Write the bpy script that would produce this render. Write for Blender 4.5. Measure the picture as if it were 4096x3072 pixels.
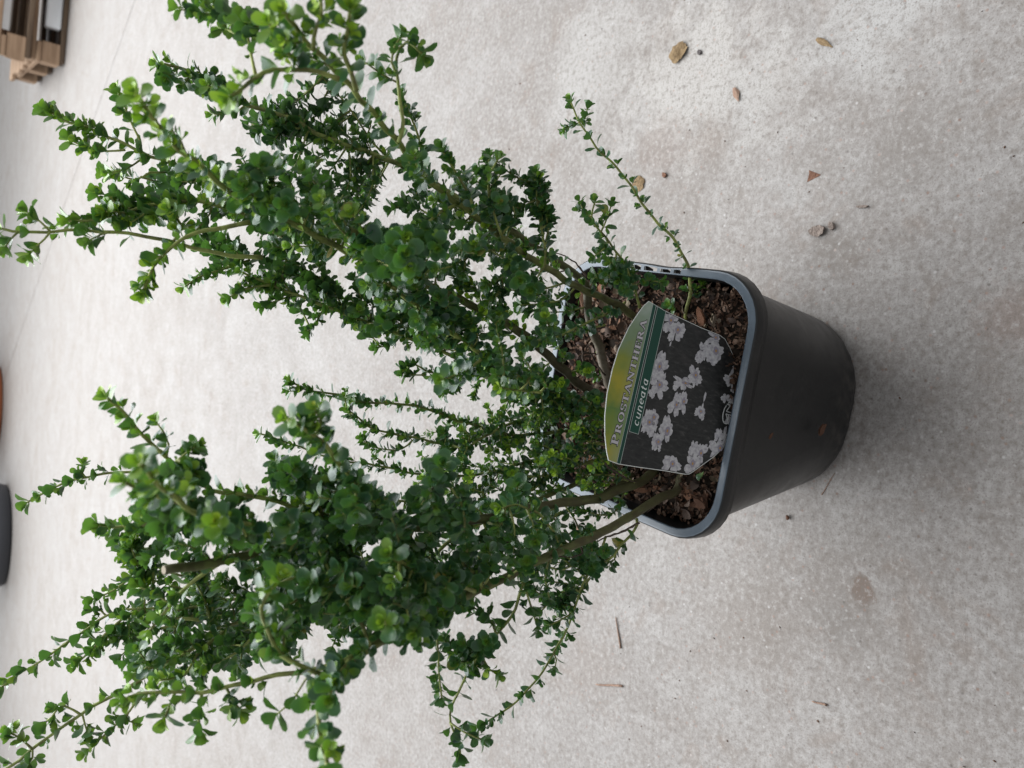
import bpy, bmesh, math, random
import numpy as np
from mathutils import Vector, Matrix, noise

for o in list(bpy.data.objects):
    bpy.data.objects.remove(o)
scene = bpy.context.scene
COL = scene.collection

# ---------------------------------------------------------------- camera
# a phone held on its side above the pot: the picture's left is the place's up
CAM = Vector((-0.00278169, -0.40506624, 0.66234412))
FW = Vector((0.00368149, 0.7675606, -0.64096581))
RT = Vector((0.99877105, 0.02885782, 0.04029403))
UP = Vector((-0.04942498, 0.64032644, 0.76651107))
cd = bpy.data.cameras.new('camera')
cam = bpy.data.objects.new('camera', cd)
COL.objects.link(cam)
X, Y, Z = -UP, RT, -FW
cam.matrix_world = Matrix(((X.x, Y.x, Z.x, CAM.x), (X.y, Y.y, Z.y, CAM.y), (X.z, Y.z, Z.z, CAM.z), (0, 0, 0, 1)))
cd.sensor_width = 36.0
cd.lens = 36.0 * 3060.16 / 4096.0
cd.clip_start = 0.02
cd.clip_end = 200.0
cd.dof.use_dof = True
cd.dof.focus_distance = 0.55
cd.dof.aperture_fstop = 11.0
scene.camera = cam
scene.cycles.max_bounces = 7
scene.cycles.diffuse_bounces = 3
scene.cycles.glossy_bounces = 3
scene.cycles.transmission_bounces = 3
scene.cycles.caustics_reflective = False
scene.cycles.caustics_refractive = False

# ---------------------------------------------------------------- light: a shed, daylight coming in from the far side
world = bpy.data.worlds.new('World')
scene.world = world
world.use_nodes = True
bg = world.node_tree.nodes['Background']
bg.inputs['Color'].default_value = (0.93, 0.965, 1.0, 1)
bg.inputs['Strength'].default_value = 0.54


def area(name, loc, target, sx, sy, power, color):
    l = bpy.data.lights.new(name, 'AREA')
    l.shape = 'RECTANGLE'
    l.size, l.size_y = sx, sy
    l.energy = power
    l.color = color
    o = bpy.data.objects.new(name, l)
    COL.objects.link(o)
    o.location = loc
    o.rotation_euler = (Vector(target) - Vector(loc)).to_track_quat('-Z', 'Y').to_euler()
    return o


area('daylight_opening', (0.4, 7.4, 3.2), (0.0, 2.4, 0.0), 7.0, 3.0, 215, (0.93, 0.97, 1.0))
area('roof_light', (0.1, 2.9, 3.3), (0.0, 0.4, 0.1), 6.5, 4.4, 560, (0.95, 0.98, 1.0))

vs = scene.view_settings
vs.view_transform = 'Standard'
vs.look = 'None'
vs.gamma = 1.0
vs.use_curve_mapping = False
vs.exposure = 0.10

R = random.Random(11)


# ---------------------------------------------------------------- helpers
def mesh(name, verts, faces, smooth=False):
    me = bpy.data.meshes.new(name)
    me.from_pydata([tuple(v) for v in verts], [], faces)
    me.update()
    if smooth:
        for p in me.polygons:
            p.use_smooth = True
    return me


def obj(name, me, mat=None, parent=None, loc=None, rot=None, scale=None):
    o = bpy.data.objects.new(name, me)
    COL.objects.link(o)
    if mat and me and not me.materials:
        me.materials.append(mat)
    if parent:
        o.parent = parent
    if loc is not None:
        o.location = loc
    if rot is not None:
        o.rotation_euler = rot
    if scale is not None:
        o.scale = scale
    return o


def empty(name, loc=(0, 0, 0), rot=(0, 0, 0)):
    o = bpy.data.objects.new(name, None)
    o.empty_display_size = 0.05
    COL.objects.link(o)
    o.location = loc
    o.rotation_euler = rot
    return o


def tag(o, label=None, cat=None, group=None, kind=None):
    if label:
        o['label'] = label
    if cat:
        o['category'] = cat
    if group:
        o['group'] = group
    if kind:
        o['kind'] = kind
    return o


class NT:
    """small helper round a material's node tree"""

    def __init__(self, name, rough=0.6, spec=0.4):
        self.m = bpy.data.materials.new(name)
        self.m.use_nodes = True
        self.t = self.m.node_tree
        self.b = self.t.nodes['Principled BSDF']
        self.out = self.t.nodes['Material Output']
        self.b.inputs['Roughness'].default_value = rough
        self.b.inputs['Specular IOR Level'].default_value = spec

    def n(self, typ, **kw):
        nd = self.t.nodes.new(typ)
        for k, v in kw.items():
            if k in nd.inputs.keys():
                nd.inputs[k].default_value = v
            else:
                setattr(nd, k, v)
        return nd

    def link(self, a, b):
        self.t.links.new(a, b)

    def coord(self, kind='Object', scale=None):
        tc = self.n('ShaderNodeTexCoord')
        if scale is None:
            return tc.outputs[kind]
        mp = self.n('ShaderNodeMapping')
        mp.inputs['Scale'].default_value = scale
        self.link(tc.outputs[kind], mp.inputs['Vector'])
        return mp.outputs[0]

    def noise(self, vec, scale, detail=4, rough=0.55, dist=0.0):
        nd = self.n('ShaderNodeTexNoise')
        nd.inputs['Scale'].default_value = scale
        nd.inputs['Detail'].default_value = detail
        nd.inputs['Roughness'].default_value = rough
        nd.inputs['Distortion'].default_value = dist
        self.link(vec, nd.inputs['Vector'])
        return nd.outputs['Fac']

    def ramp(self, fac, stops, interp='LINEAR'):
        nd = self.n('ShaderNodeValToRGB')
        nd.color_ramp.interpolation = interp
        el = nd.color_ramp.elements
        while len(el) < len(stops):
            el.new(0.5)
        for e, (pos, c) in zip(el, stops):
            e.position = pos
            e.color = (c, c, c, 1) if isinstance(c, (int, float)) else (c[0], c[1], c[2], 1)
        self.link(fac, nd.inputs[0])
        return nd.outputs[0]

    def mix(self, fac, a, b, mode='MIX'):
        nd = self.n('ShaderNodeMix', data_type='RGBA', blend_type=mode)
        for inp, v in ((nd.inputs[0], fac), (nd.inputs[6], a), (nd.inputs[7], b)):
            if isinstance(v, (int, float)):
                inp.default_value = v
            elif isinstance(v, tuple):
                inp.default_value = (v[0], v[1], v[2], 1)
            else:
                self.link(v, inp)
        return nd.outputs[2]

    def math(self, op, a, b=0.0):
        nd = self.n('ShaderNodeMath', operation=op)
        for i, v in enumerate((a, b)):
            if isinstance(v, (int, float)):
                nd.inputs[i].default_value = v
            else:
                self.link(v, nd.inputs[i])
        return nd.outputs[0]

    def bump(self, h, strength, dist):
        nd = self.n('ShaderNodeBump')
        nd.inputs['Strength'].default_value = strength
        nd.inputs['Distance'].default_value = dist
        self.link(h, nd.inputs['Height'])
        self.link(nd.outputs[0], self.b.inputs['Normal'])

    def base(self, c):
        if isinstance(c, tuple):
            self.b.inputs['Base Color'].default_value = (c[0], c[1], c[2], 1)
        else:
            self.link(c, self.b.inputs['Base Color'])

    def attr(self, name):
        nd = self.n('ShaderNodeAttribute', attribute_name=name)
        return nd.outputs['Fac']

    def rnd(self):
        return self.n('ShaderNodeObjectInfo').outputs['Random']


def flat(name, c, rough=0.6, spec=0.3):
    k = NT(name, rough, spec)
    k.base(c)
    return k.m


# ---------------------------------------------------------------- materials
def m_concrete():
    k = NT('concrete', 0.62, 0.35)
    v = k.coord('Object')
    big = k.noise(v, 1.1, 4, 0.6, 0.4)
    mid = k.noise(v, 8.0, 6, 0.6, 0.6)
    stain = k.noise(v, 17.0, 5, 0.68, 0.9)
    cloud = k.noise(v, 34.0, 6, 0.66, 0.5)
    fine = k.noise(v, 170.0, 5, 0.7)
    grit = k.noise(v, 560.0, 3, 0.7)
    c = k.ramp(mid, [(0.3, (0.190, 0.167, 0.151)), (0.5, (0.214, 0.194, 0.180)), (0.7, (0.236, 0.220, 0.208))])
    c = k.mix(k.ramp(big, [(0.4, 0.0), (0.62, 0.6)]), c, (0.228, 0.214, 0.206))
    c = k.mix(k.ramp(cloud, [(0.53, 0.0), (0.64, 0.65)]), c, (0.272, 0.256, 0.244))
    c = k.mix(k.ramp(cloud, [(0.36, 0.6), (0.45, 0.0)]), c, (0.172, 0.150, 0.134))
    c = k.mix(k.ramp(stain, [(0.55, 0.0), (0.70, 0.55)]), c, (0.165, 0.126, 0.102))

    rag = {'a': k.noise(v, 30, 5, 0.7, 0.5), 'b': k.noise(v, 75, 5, 0.7, 0.5)}

    def patch(cx, cy, r, colour, amt, edge, ns):
        """one worn or stained place on the slab with a ragged outline"""
        nonlocal c
        d = k.n('ShaderNodeVectorMath', operation='DISTANCE')
        k.link(v, d.inputs[0])
        d.inputs[1].default_value = (cx, cy, 0)
        dist = k.math('ADD', d.outputs['Value'], k.math('MULTIPLY', k.math('SUBTRACT', rag['a' if ns < 50 else 'b'], 0.5), r * 2.2))
        m = k.ramp(k.math('DIVIDE', dist, r), [(1.0 - edge, amt), (1.0, 0.0)])
        c = k.mix(m, c, colour)

    patch(0.335, 0.115, 0.10, (0.345, 0.325, 0.305), 0.75, 0.55, 26)
    patch(0.30, 0.03, 0.07, (0.330, 0.315, 0.300), 0.6, 0.6, 32)
    patch(0.34, -0.09, 0.07, (0.335, 0.325, 0.315), 0.6, 0.6, 30)
    patch(0.40, 0.26, 0.10, (0.315, 0.300, 0.285), 0.6, 0.6, 24)
    patch(0.27, 0.15, 0.045, (0.150, 0.108, 0.088), 0.5, 0.7, 50)
    patch(0.265, 0.085, 0.035, (0.155, 0.118, 0.096), 0.5, 0.7, 60)
    patch(0.215, -0.115, 0.05, (0.150, 0.130, 0.116), 0.55, 0.7, 55)
    patch(0.135, -0.055, 0.03, (0.135, 0.115, 0.100), 0.6, 0.7, 70)
    patch(-0.163, -0.097, 0.014, (0.120, 0.082, 0.062), 0.85, 0.35, 110)
    patch(-0.196, -0.080, 0.036, (0.140, 0.124, 0.112), 0.6, 0.7, 70)
    patch(-0.22, 0.02, 0.07, (0.158, 0.132, 0.114), 0.5, 0.7, 40)
    patch(-0.13, 0.10, 0.035, (0.165, 0.125, 0.105), 0.45, 0.7, 60)
    patch(-0.32, 0.22, 0.06, (0.170, 0.138, 0.118), 0.5, 0.7, 44)
    patch(0.07, -0.20, 0.03, (0.170, 0.112, 0.088), 0.45, 0.7, 80)
    c = k.mix(k.ramp(fine, [(0.32, 0.85), (0.50, 0.0)]), c, (0.135, 0.115, 0.100))
    c = k.mix(k.ramp(fine, [(0.52, 0.0), (0.68, 0.8)]), c, (0.305, 0.288, 0.274))
    c = k.mix(k.ramp(grit, [(0.32, 0.8), (0.47, 0.0)]), c, (0.125, 0.104, 0.090))
    vo = k.n('ShaderNodeTexVoronoi', feature='F1')
    vo.inputs['Scale'].default_value = 185.0
    k.link(v, vo.inputs['Vector'])
    sep = k.n('ShaderNodeSeparateColor')
    k.link(vo.outputs['Color'], sep.inputs[0])
    dot = k.ramp(vo.outputs['Distance'], [(0.12, 1.0), (0.30, 0.0)])
    c = k.mix(k.math('MULTIPLY', dot, k.ramp(sep.outputs[0], [(0.88, 0.0), (0.99, 0.8)])), c, (0.36, 0.345, 0.335))
    c = k.mix(k.math('MULTIPLY', dot, k.ramp(sep.outputs[1], [(0.86, 0.0), (0.98, 0.7)])), c, (0.085, 0.072, 0.064))
    c = k.mix(k.math('MULTIPLY', dot, k.ramp(sep.outputs[2], [(0.95, 0.0), (0.97, 0.4)])), c, (0.22, 0.115, 0.076))
    k.base(c)
    k.link(k.ramp(mid, [(0.3, 0.7), (0.7, 0.55)]), k.b.inputs['Roughness'])
    k.bump(k.math('ADD', k.math('MULTIPLY', fine, 0.7), k.math('MULTIPLY', grit, 0.35)), 0.35, 0.0018)
    return k.m


def m_leaf():
    k = NT('leaf_green', 0.36, 0.52)
    age, edge, rv = k.attr('age'), k.attr('edge'), k.attr('rnd')
    v = k.coord('Object')
    old = k.mix(rv, (0.008, 0.037, 0.024), (0.019, 0.068, 0.036))
    young = k.mix(rv, (0.25, 0.44, 0.025), (0.40, 0.56, 0.04))
    mid = k.mix(rv, (0.024, 0.094, 0.030), (0.044, 0.138, 0.036))
    c = k.mix(k.ramp(age, [(0.04, 0.0), (0.4, 1.0)]), old, mid)
    c = k.mix(k.ramp(age, [(0.38, 0.0), (0.80, 1.0)]), c, young)
    # blades pale towards their base, the more so the younger they are
    ln = k.attr('len')
    c = k.mix(k.math('MULTIPLY', k.ramp(ln, [(0.15, 0.85), (0.7, 0.0)]), k.ramp(age, [(0.0, 0.06), (0.55, 0.9)])), c, (0.24, 0.36, 0.03))
    c = k.mix(k.ramp(rv, [(0.994, 0.0), (0.997, 0.8)]), c, (0.34, 0.26, 0.045))
    back = k.n('ShaderNodeNewGeometry').outputs['Backfacing']
    c = k.mix(k.math('MULTIPLY', back, 0.55), c, (0.06, 0.125, 0.055))
    e = k.math('POWER', edge, 7.0)
    c = k.mix(k.math('MULTIPLY', e, 0.55), c, (0.13, 0.25, 0.11))  # light caught on the blade's thick edge, put into the margin colour
    k.base(c)
    k.b.inputs['Sheen Weight'].default_value = 0.0
    k.b.inputs['Sheen Roughness'].default_value = 0.4
    tr = k.n('ShaderNodeBsdfTranslucent')
    k.link(k.mix(0.5, c, (0.16, 0.40, 0.015)), tr.inputs['Color'])
    mx = k.n('ShaderNodeMixShader')
    mx.inputs[0].default_value = 0.22
    k.link(k.b.outputs[0], mx.inputs[1])
    k.link(tr.outputs[0], mx.inputs[2])
    k.link(mx.outputs[0], k.out.inputs['Surface'])
    return k.m


def m_stem():
    k = NT('stem_bark', 0.55, 0.3)
    a = k.attr('wood')                  # 0 green tip .. 1 grey wood
    v = k.coord('Object')
    st = k.noise(k.coord('Object', (1, 1, 0.35)), 420, 4, 0.6)
    g = k.ramp(a, [(0.0, (0.40, 0.45, 0.13)), (0.2, (0.29, 0.335, 0.095)), (0.4, (0.125, 0.140, 0.046)), (0.62, (0.082, 0.078, 0.036)), (1.0, (0.20, 0.165, 0.13))])
    g = k.mix(k.ramp(k.noise(v, 90, 4, 0.6), [(0.46, 0.0), (0.62, 0.6)]), g, (0.060, 0.046, 0.026))
    g = k.mix(k.ramp(st, [(0.35, 0.35), (0.6, 0.0)]), g, (0.06, 0.045, 0.03))
    k.base(g)
    k.bump(st, 0.6, 0.0008)
    return k.m


def m_varied(name, stops, rough=0.8, nscale=260, spec=0.25, bump=0.5):
    k = NT(name, rough, spec)
    c = k.ramp(k.rnd(), stops)
    v = k.coord('Object')
    nn = k.noise(v, nscale, 5, 0.65, 0.3)
    c = k.mix(k.ramp(nn, [(0.35, 0.6), (0.6, 0.0)]), c, (0.03, 0.02, 0.014))
    k.base(c)
    k.bump(nn, bump, 0.001)
    return k.m


def m_pot():
    k = NT('pot_plastic', 0.36, 0.4)
    v = k.coord('Object')
    sm = k.noise(v, 55, 4, 0.6)
    gr = k.noise(k.coord('Object', (1, 1, 14)), 240, 3, 0.6)
    c = k.ramp(sm, [(0.35, (0.007, 0.0075, 0.008)), (0.75, (0.014, 0.014, 0.014))])
    sc_ = k.noise(k.coord('Object', (1, 1, 0.25)), 130, 5, 0.75, 1.2)
    c = k.mix(k.ramp(sc_, [(0.62, 0.0), (0.74, 0.45)]), c, (0.06, 0.055, 0.05))
    sz_ = k.n('ShaderNodeSeparateXYZ')
    k.link(v, sz_.inputs[0])
    low = k.math('MULTIPLY', k.ramp(sz_.outputs[2], [(0.0, 1.0), (0.06, 0.0)]), k.ramp(k.noise(v, 90, 5, 0.7), [(0.46, 0.0), (0.62, 0.6)]))
    c = k.mix(low, c, (0.075, 0.066, 0.058))
    dust = k.noise(v, 700, 3, 0.7)
    c = k.mix(k.ramp(dust, [(0.66, 0.0), (0.75, 0.5)]), c, (0.16, 0.15, 0.14))
    k.base(c)
    k.link(k.ramp(sm, [(0.3, 0.30), (0.7, 0.42)]), k.b.inputs['Roughness'])
    k.bump(gr, 0.14, 0.0006)
    return k.m


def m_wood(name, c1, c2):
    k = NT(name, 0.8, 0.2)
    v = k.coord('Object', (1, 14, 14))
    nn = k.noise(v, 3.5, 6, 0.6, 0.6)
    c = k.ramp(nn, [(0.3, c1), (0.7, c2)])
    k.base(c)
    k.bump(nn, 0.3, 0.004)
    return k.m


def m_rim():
    k = NT('rim_plastic_sky_tint', 0.33, 0.5)
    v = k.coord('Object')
    c = k.ramp(k.noise(v, 45, 4, 0.6), [(0.3, (0.055, 0.074, 0.098)), (0.7, (0.080, 0.105, 0.136))])  # sky reflection on the rim top put into the base colour as blue-grey
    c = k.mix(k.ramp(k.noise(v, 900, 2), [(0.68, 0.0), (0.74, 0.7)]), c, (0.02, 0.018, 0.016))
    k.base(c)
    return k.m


CONC = m_concrete()
LEAF = m_leaf()
STEM = m_stem()
POT = m_pot()
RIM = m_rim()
BARK = m_varied('bark_brown', [(0.0, (0.032, 0.02, 0.014)), (0.3, (0.10, 0.048, 0.03)), (0.6, (0.22, 0.095, 0.05)), (0.85, (0.28, 0.17, 0.115)), (1.0, (0.08, 0.06, 0.052))])
DRY = m_varied('dry_leaf_brown', [(0.0, (0.06, 0.043, 0.038)), (0.3, (0.18, 0.125, 0.10)), (0.55, (0.11, 0.075, 0.067)), (0.8, (0.33, 0.27, 0.18)), (1.0, (0.24, 0.165, 0.145))], 0.75, 340)
SOIL = flat('dark_soil', (0.016, 0.011, 0.008), 0.95, 0.15)

# ---------------------------------------------------------------- floor: slabs with one sawn joint
J0 = Vector((1.31, 2.59, 0))
J1 = Vector((-0.01, 5.35, 0))
jd = (J1 - J0).normalized()
jn = Vector((-jd.y, jd.x, 0))
a = J0 - jd * 30
b = J0 + jd * 40
W = 0.0035
prof = [(-45, 0), (-W - 0.003, 0), (-W, -0.0015), (-W + 0.0015, -0.007), (W - 0.0015, -0.007), (W, -0.0015), (W + 0.003, 0), (45, 0)]
vv, ff = [], []
for (o_, h) in prof:
    vv.append(a + jn * o_ + Vector((0, 0, h)))
    vv.append(b + jn * o_ + Vector((0, 0, h)))
for i in range(len(prof) - 1):
    ff.append((2 * i, 2 * i + 2, 2 * i + 3, 2 * i + 1))
fl = obj('floor', mesh('floor', vv, ff), CONC)
if fl.data.polygons[0].normal.z < 0:
    fl.data.flip_normals()
tag(fl, 'pale grey concrete floor with a thin sawn joint', None, None, 'structure')

# ---------------------------------------------------------------- the pot
PSI, PH, PA, PRR, PB, PRB = -0.1661, 0.1993, 0.100, 0.0393, 0.083, 0.071
cP, sP = math.cos(PSI), math.sin(PSI)


def rsq(hw, rad, n=9, side=10, dent=0.0):
    """rounded square loop; straight runs subdivided"""
    P = []
    for k_, (sx, sy) in enumerate(((1, 1), (-1, 1), (-1, -1), (1, -1))):
        for i in range(n):
            an = k_ * math.pi / 2 + i / (n - 1) * math.pi / 2
            P.append((sx * (hw - rad) + rad * math.cos(an), sy * (hw - rad) + rad * math.sin(an)))
        q0 = P[-1]
        kk = (k_ + 1) % 4
        sx2, sy2 = ((1, 1), (-1, 1), (-1, -1), (1, -1))[kk]
        an = kk * math.pi / 2
        q1 = (sx2 * (hw - rad) + rad * math.cos(an), sy2 * (hw - rad) + rad * math.sin(an))
        for i in range(1, side):
            t = i / side
            P.append((q0[0] + (q1[0] - q0[0]) * t, q0[1] + (q1[1] - q0[1]) * t))
    if dent:
        Q = []
        for (x, y) in P:
            if x > hw - 1e-6:
                x -= dent * math.exp(-((y + 0.012) / 0.016) ** 2)
            Q.append((x, y))
        P = Q
    return [(x * cP - y * sP, x * sP + y * cP) for x, y in P]


def loft(rings, skip=lambda i, j: False):
    """rings: list of (loop, z); quads between consecutive rings"""
    v, f = [], []
    n = len(rings[0][0])
    for loop, z in rings:
        v += [(x, y, z) for x, y in loop]
    for i in range(len(rings) - 1):
        for j in range(n):
            if skip(i, j):
                continue
            a_, b_ = i * n + j, i * n + (j + 1) % n
            f.append((a_, b_, b_ + n, a_ + n))
    return v, f


pot = empty('plant_pot', (0, 0, 0))
tag(pot, 'square black plastic nursery pot standing on the concrete floor', 'pot')
SB = 36
# body: outer wall, foot, underside, and inner wall
rings = []
for t in (0.0, 0.02, 0.05, 0.2, 0.4, 0.6, 0.8, 1.0):
    hw = PB + (PA - 0.0062 - PB) * t - (0.0025 if t == 0 else 0.0)
    rd = PRB + (PRR - 0.004 - PRB) * t
    rings.append((rsq(hw, rd, side=SB), 0.0015 + t * (PH - 0.0115)))
vb, fb = loft(rings)
n = len(rings[0][0])
fb.append(tuple(reversed(range(n))))
me = mesh('pot_body', vb, fb, True)
obj('body', me, POT, pot)
rin = [(rsq(PA - 0.0074, PRR - 0.006, side=SB), PH - 0.0012), (rsq(PA - 0.0088, PRR - 0.006, side=SB), PH - 0.012), (rsq(PA - 0.0125, PRR - 0.006, side=SB), PH - 0.06)]
vi, fi = loft(rin)
obj('inner_wall', mesh('pot_inner', vi, [tuple(reversed(q)) for q in fi], True), POT, pot)


# rim: inner lip, top strip with the slots, outer edge and skirt
def rr(off, side=SB, dent=0.0):
    return rsq(PA - off, PRR - off * 0.8, side=side, dent=dent)


D = 0.0012
rim_r = [(rr(0.0076), PH - 0.0016), (rr(0.0071), PH - 0.0003), (rr(0.0066), PH), (rr(0.0060), PH + 0.00002), (rr(0.0024, dent=D), PH + 0.00002), (rr(0.0012, dent=D), PH - 0.00002), (rr(0.0004, dent=D), PH - 0.0006), (rr(0.0, dent=D), PH - 0.0020), (rr(-0.0003, dent=D), PH - 0.0065), (rr(-0.0005, dent=D), PH - 0.0125), (rr(0.0012, dent=D), PH - 0.0132), (rr(0.0016, dent=D), PH - 0.0085)]
loop0 = rr(0.0042)


def slot(i, j):
    if i != 3:
        return False
    x, y = loop0[j]
    lx, ly = x * cP + y * sP, -x * sP + y * cP
    if lx < PA - 0.0045:
        return False
    return any(a_ < ly < b_ for a_, b_ in ((-0.0285, -0.0215), (-0.0185, -0.0090), (-0.0065, 0.0085), (0.0110, 0.0200), (0.0225, 0.0290)))


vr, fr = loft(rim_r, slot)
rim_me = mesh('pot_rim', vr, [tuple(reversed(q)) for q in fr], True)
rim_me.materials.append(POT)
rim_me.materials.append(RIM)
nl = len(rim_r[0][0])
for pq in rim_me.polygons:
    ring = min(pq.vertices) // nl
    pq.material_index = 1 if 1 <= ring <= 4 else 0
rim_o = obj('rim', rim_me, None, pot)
# little gussets that carry the slotted rim
for ly in (-0.020, -0.0077, 0.0098, 0.0213):
    v0 = [(PA - 0.0062, ly - 0.0012, PH - 0.0005), (PA - 0.0018, ly - 0.0005, PH - 0.0005), (PA - 0.0018, ly + 0.0005, PH - 0.0005), (PA - 0.0062, ly + 0.0012, PH - 0.0005)]
    v1 = [(x - 0.001 * (i in (1, 2)) * 2, y, PH - 0.010) for i, (x, y, z) in enumerate(v0)]
    vs_ = [(x * cP - y * sP, x * sP + y * cP, z) for x, y, z in v0 + v1]
    obj('rim_bridge', mesh('rim_bridge', vs_, [(0, 1, 2, 3), (7, 6, 5, 4), (0, 4, 5, 1), (1, 5, 6, 2), (2, 6, 7, 3), (3, 7, 4, 0)]), POT, rim_o)


# ---------------------------------------------------------------- soil and mulch
SZ = PH - 0.013


def soil_h(x, y):
    return SZ + 0.004 * noise.noise(Vector((x * 30, y * 30, 3.1))) + 0.003 * noise.noise(Vector((x * 90, y * 90, 7.7))) - 0.010 * math.exp(-(((x - 0.058) / 0.014) ** 2 + ((y + 0.014) / 0.012) ** 2))


soil = empty('potting_mulch', (0, 0, SZ))
tag(soil, 'brown bark chips and dry leaf litter filling the black pot', 'mulch')
N = 46
hwS = PA - 0.0088
sv, sf = [], []
for i in range(N + 1):
    for j in range(N + 1):
        u_, w_ = -1 + 2 * i / N, -1 + 2 * j / N
        # squircle mapping keeps the sheet inside the rounded walls
        x = hwS * u_ * math.sqrt(1 - 0.22 * w_ * w_)
        y = hwS * w_ * math.sqrt(1 - 0.22 * u_ * u_)
        X_, Y_ = x * cP - y * sP, x * sP + y * cP
        sv.append((X_, Y_, soil_h(X_, Y_) - SZ))
for i in range(N):
    for j in range(N):
        q = i * (N + 1) + j
        sf.append((q, q + N + 1, q + N + 2, q + 1))
obj('soil', mesh('soil', sv, sf, True), SOIL, soil)


def in_pot(m=0.0):
    while True:
        x, y = R.uniform(-1, 1) * (hwS - m), R.uniform(-1, 1) * (hwS - m)
        ax, ay = abs(x) - (hwS - m - 0.03), abs(y) - (hwS - m - 0.03)
        if ax > 0 and ay > 0 and math.hypot(ax, ay) > 0.03:
            continue
        wx, wy = x * cP - y * sP, x * sP + y * cP
        if m > 0.003 and wy < -0.064 and -0.045 < wx < 0.05:
            continue                      # kept clear by the label pushed in here
        return wx, wy


def chip_mesh(k_):
    rr_ = random.Random(100 + k_)
    L, Wd, T = 0.5, rr_.uniform(0.12, 0.32), rr_.uniform(0.05, 0.12)
    v = []
    for z in (-1, 1):
        for (x, y) in ((-1, -0.6), (-0.35, -1), (0.5, -0.85), (1, -0.1), (0.7, 0.8), (-0.2, 1.0), (-0.9, 0.55)):
            v.append((x * L * rr_.uniform(0.75, 1.1), y * Wd * rr_.uniform(0.7, 1.2), z * T * rr_.uniform(0.5, 1.2) + 0.05 * x * x))
    f = [tuple(range(7, 14)), tuple(reversed(range(7)))]
    for i in range(7):
        j = (i + 1) % 7
        f.append((i, j, j + 7, i + 7))
    return mesh('bark_chip', v, f)


def dry_mesh(k_):
    rr_ = random.Random(300 + k_)
    rows, cols = 5, 4
    cup, curl, tw = rr_.uniform(0.5, 1.9) * rr_.choice((-1, 1)), rr_.uniform(-0.9, 0.9), rr_.uniform(-0.8, 0.8)
    v, f = [], []
    for i in range(rows + 1):
        t = i / rows
        w_ = (0.05, 0.15, 0.30, 0.36, 0.30, 0.12)[i] * rr_.uniform(0.85, 1.15)
        for j in range(cols + 1):
            s = -1 + 2 * j / cols
            x, y = t - 0.5, s * w_
            z = cup * y * y * 1.4 + curl * (t - 0.5) ** 2 + tw * y * (t - 0.5) + rr_.uniform(-0.03, 0.03)
            v.append((x, y, z))
    for i in range(rows):
        for j in range(cols):
            q = i * (cols + 1) + j
            f.append((q, q + cols + 1, q + cols + 2, q + 1))
    return mesh('dry_leaf', v, f, True)


CHIPS = [chip_mesh(i) for i in range(9)]
DRYS = [dry_mesh(i) for i in range(10)]
for m_ in CHIPS:
    m_.materials.append(BARK)
for m_ in DRYS:
    m_.materials.append(DRY)
for i in range(190):
    x, y = in_pot(0.006)
    s = R.uniform(0.004, 0.0085) if i % 6 else R.uniform(0.010, 0.023)
    o = obj('bark_chip', R.choice(CHIPS), None, soil, (x, y, soil_h(x, y) - SZ + R.uniform(0.0005, 0.0035)), (R.gauss(0, 0.45), R.gauss(0, 0.45), R.uniform(0, 6.28)), (s, s * R.uniform(0.5, 1.1), s))
for i in range(295):
    x, y = in_pot(0.006)
    s = R.uniform(0.0055, 0.0105)
    o = obj('dry_leaf', R.choice(DRYS), None, soil, (x, y, soil_h(x, y) - SZ + R.uniform(0.002, 0.0055)), (R.gauss(0, 0.9), R.gauss(0, 0.9), R.uniform(0, 6.28)), (s, s * R.uniform(0.8, 1.3), s * R.uniform(0.8, 1.6)))
# the rest of the litter, too small to pick apart
cv, cf = [], []
for i in range(4200):
    x, y = in_pot(0.001)
    s = R.uniform(0.0008, 0.0032)
    c = Vector((x, y, soil_h(x, y) - SZ + R.uniform(0, 0.003)))
    rot = Matrix.Rotation(R.uniform(0, 6.28), 3, 'Z') @ Matrix.Rotation(R.gauss(0, 0.7), 3, 'X') @ Matrix.Rotation(R.gauss(0, 0.7), 3, 'Y')
    k0 = len(cv)
    el = R.uniform(0.35, 1.0)
    for q in ((-1, -0.5 * el, 0), (0.2, -0.8 * el, 0.25), (1, 0.1, 0), (0.1, 0.8 * el, 0.15), (-0.8, 0.5 * el, -0.1), (0, 0, -0.5)):
        cv.append(c + rot @ (Vector(q) * s))
    cf += [(k0, k0 + 1, k0 + 2), (k0, k0 + 2, k0 + 3), (k0, k0 + 3, k0 + 4), (k0 + 5, k0 + 1, k0), (k0 + 5, k0 + 2, k0 + 1), (k0 + 5, k0 + 3, k0 + 2), (k0 + 5, k0 + 4, k0 + 3), (k0 + 5, k0, k0 + 4)]
CR = NT('crumb_brown', 0.9, 0.2)
CR.base(CR.ramp(CR.noise(CR.coord('Object'), 190, 2), [(0.3, (0.035, 0.022, 0.016)), (0.5, (0.10, 0.055, 0.036)), (0.62, (0.17, 0.115, 0.085)), (0.75, (0.05, 0.034, 0.028))]))
o = obj('crumbs', mesh('crumbs', cv, cf), CR.m, soil)
tag(o, None, None, None, 'stuff')

# bits of bark clinging to the rim and wall
STUCK = flat('bark_damp', (0.075, 0.036, 0.022), 0.8, 0.25)


def stuck(name, label, loc, rot, s, k_):
    me_ = CHIPS[k_].copy()
    me_.materials.clear()
    me_.materials.append(STUCK)
    o = obj(name, me_, None, None, loc, rot, s)
    tag(o, label, 'bark chip')


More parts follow.
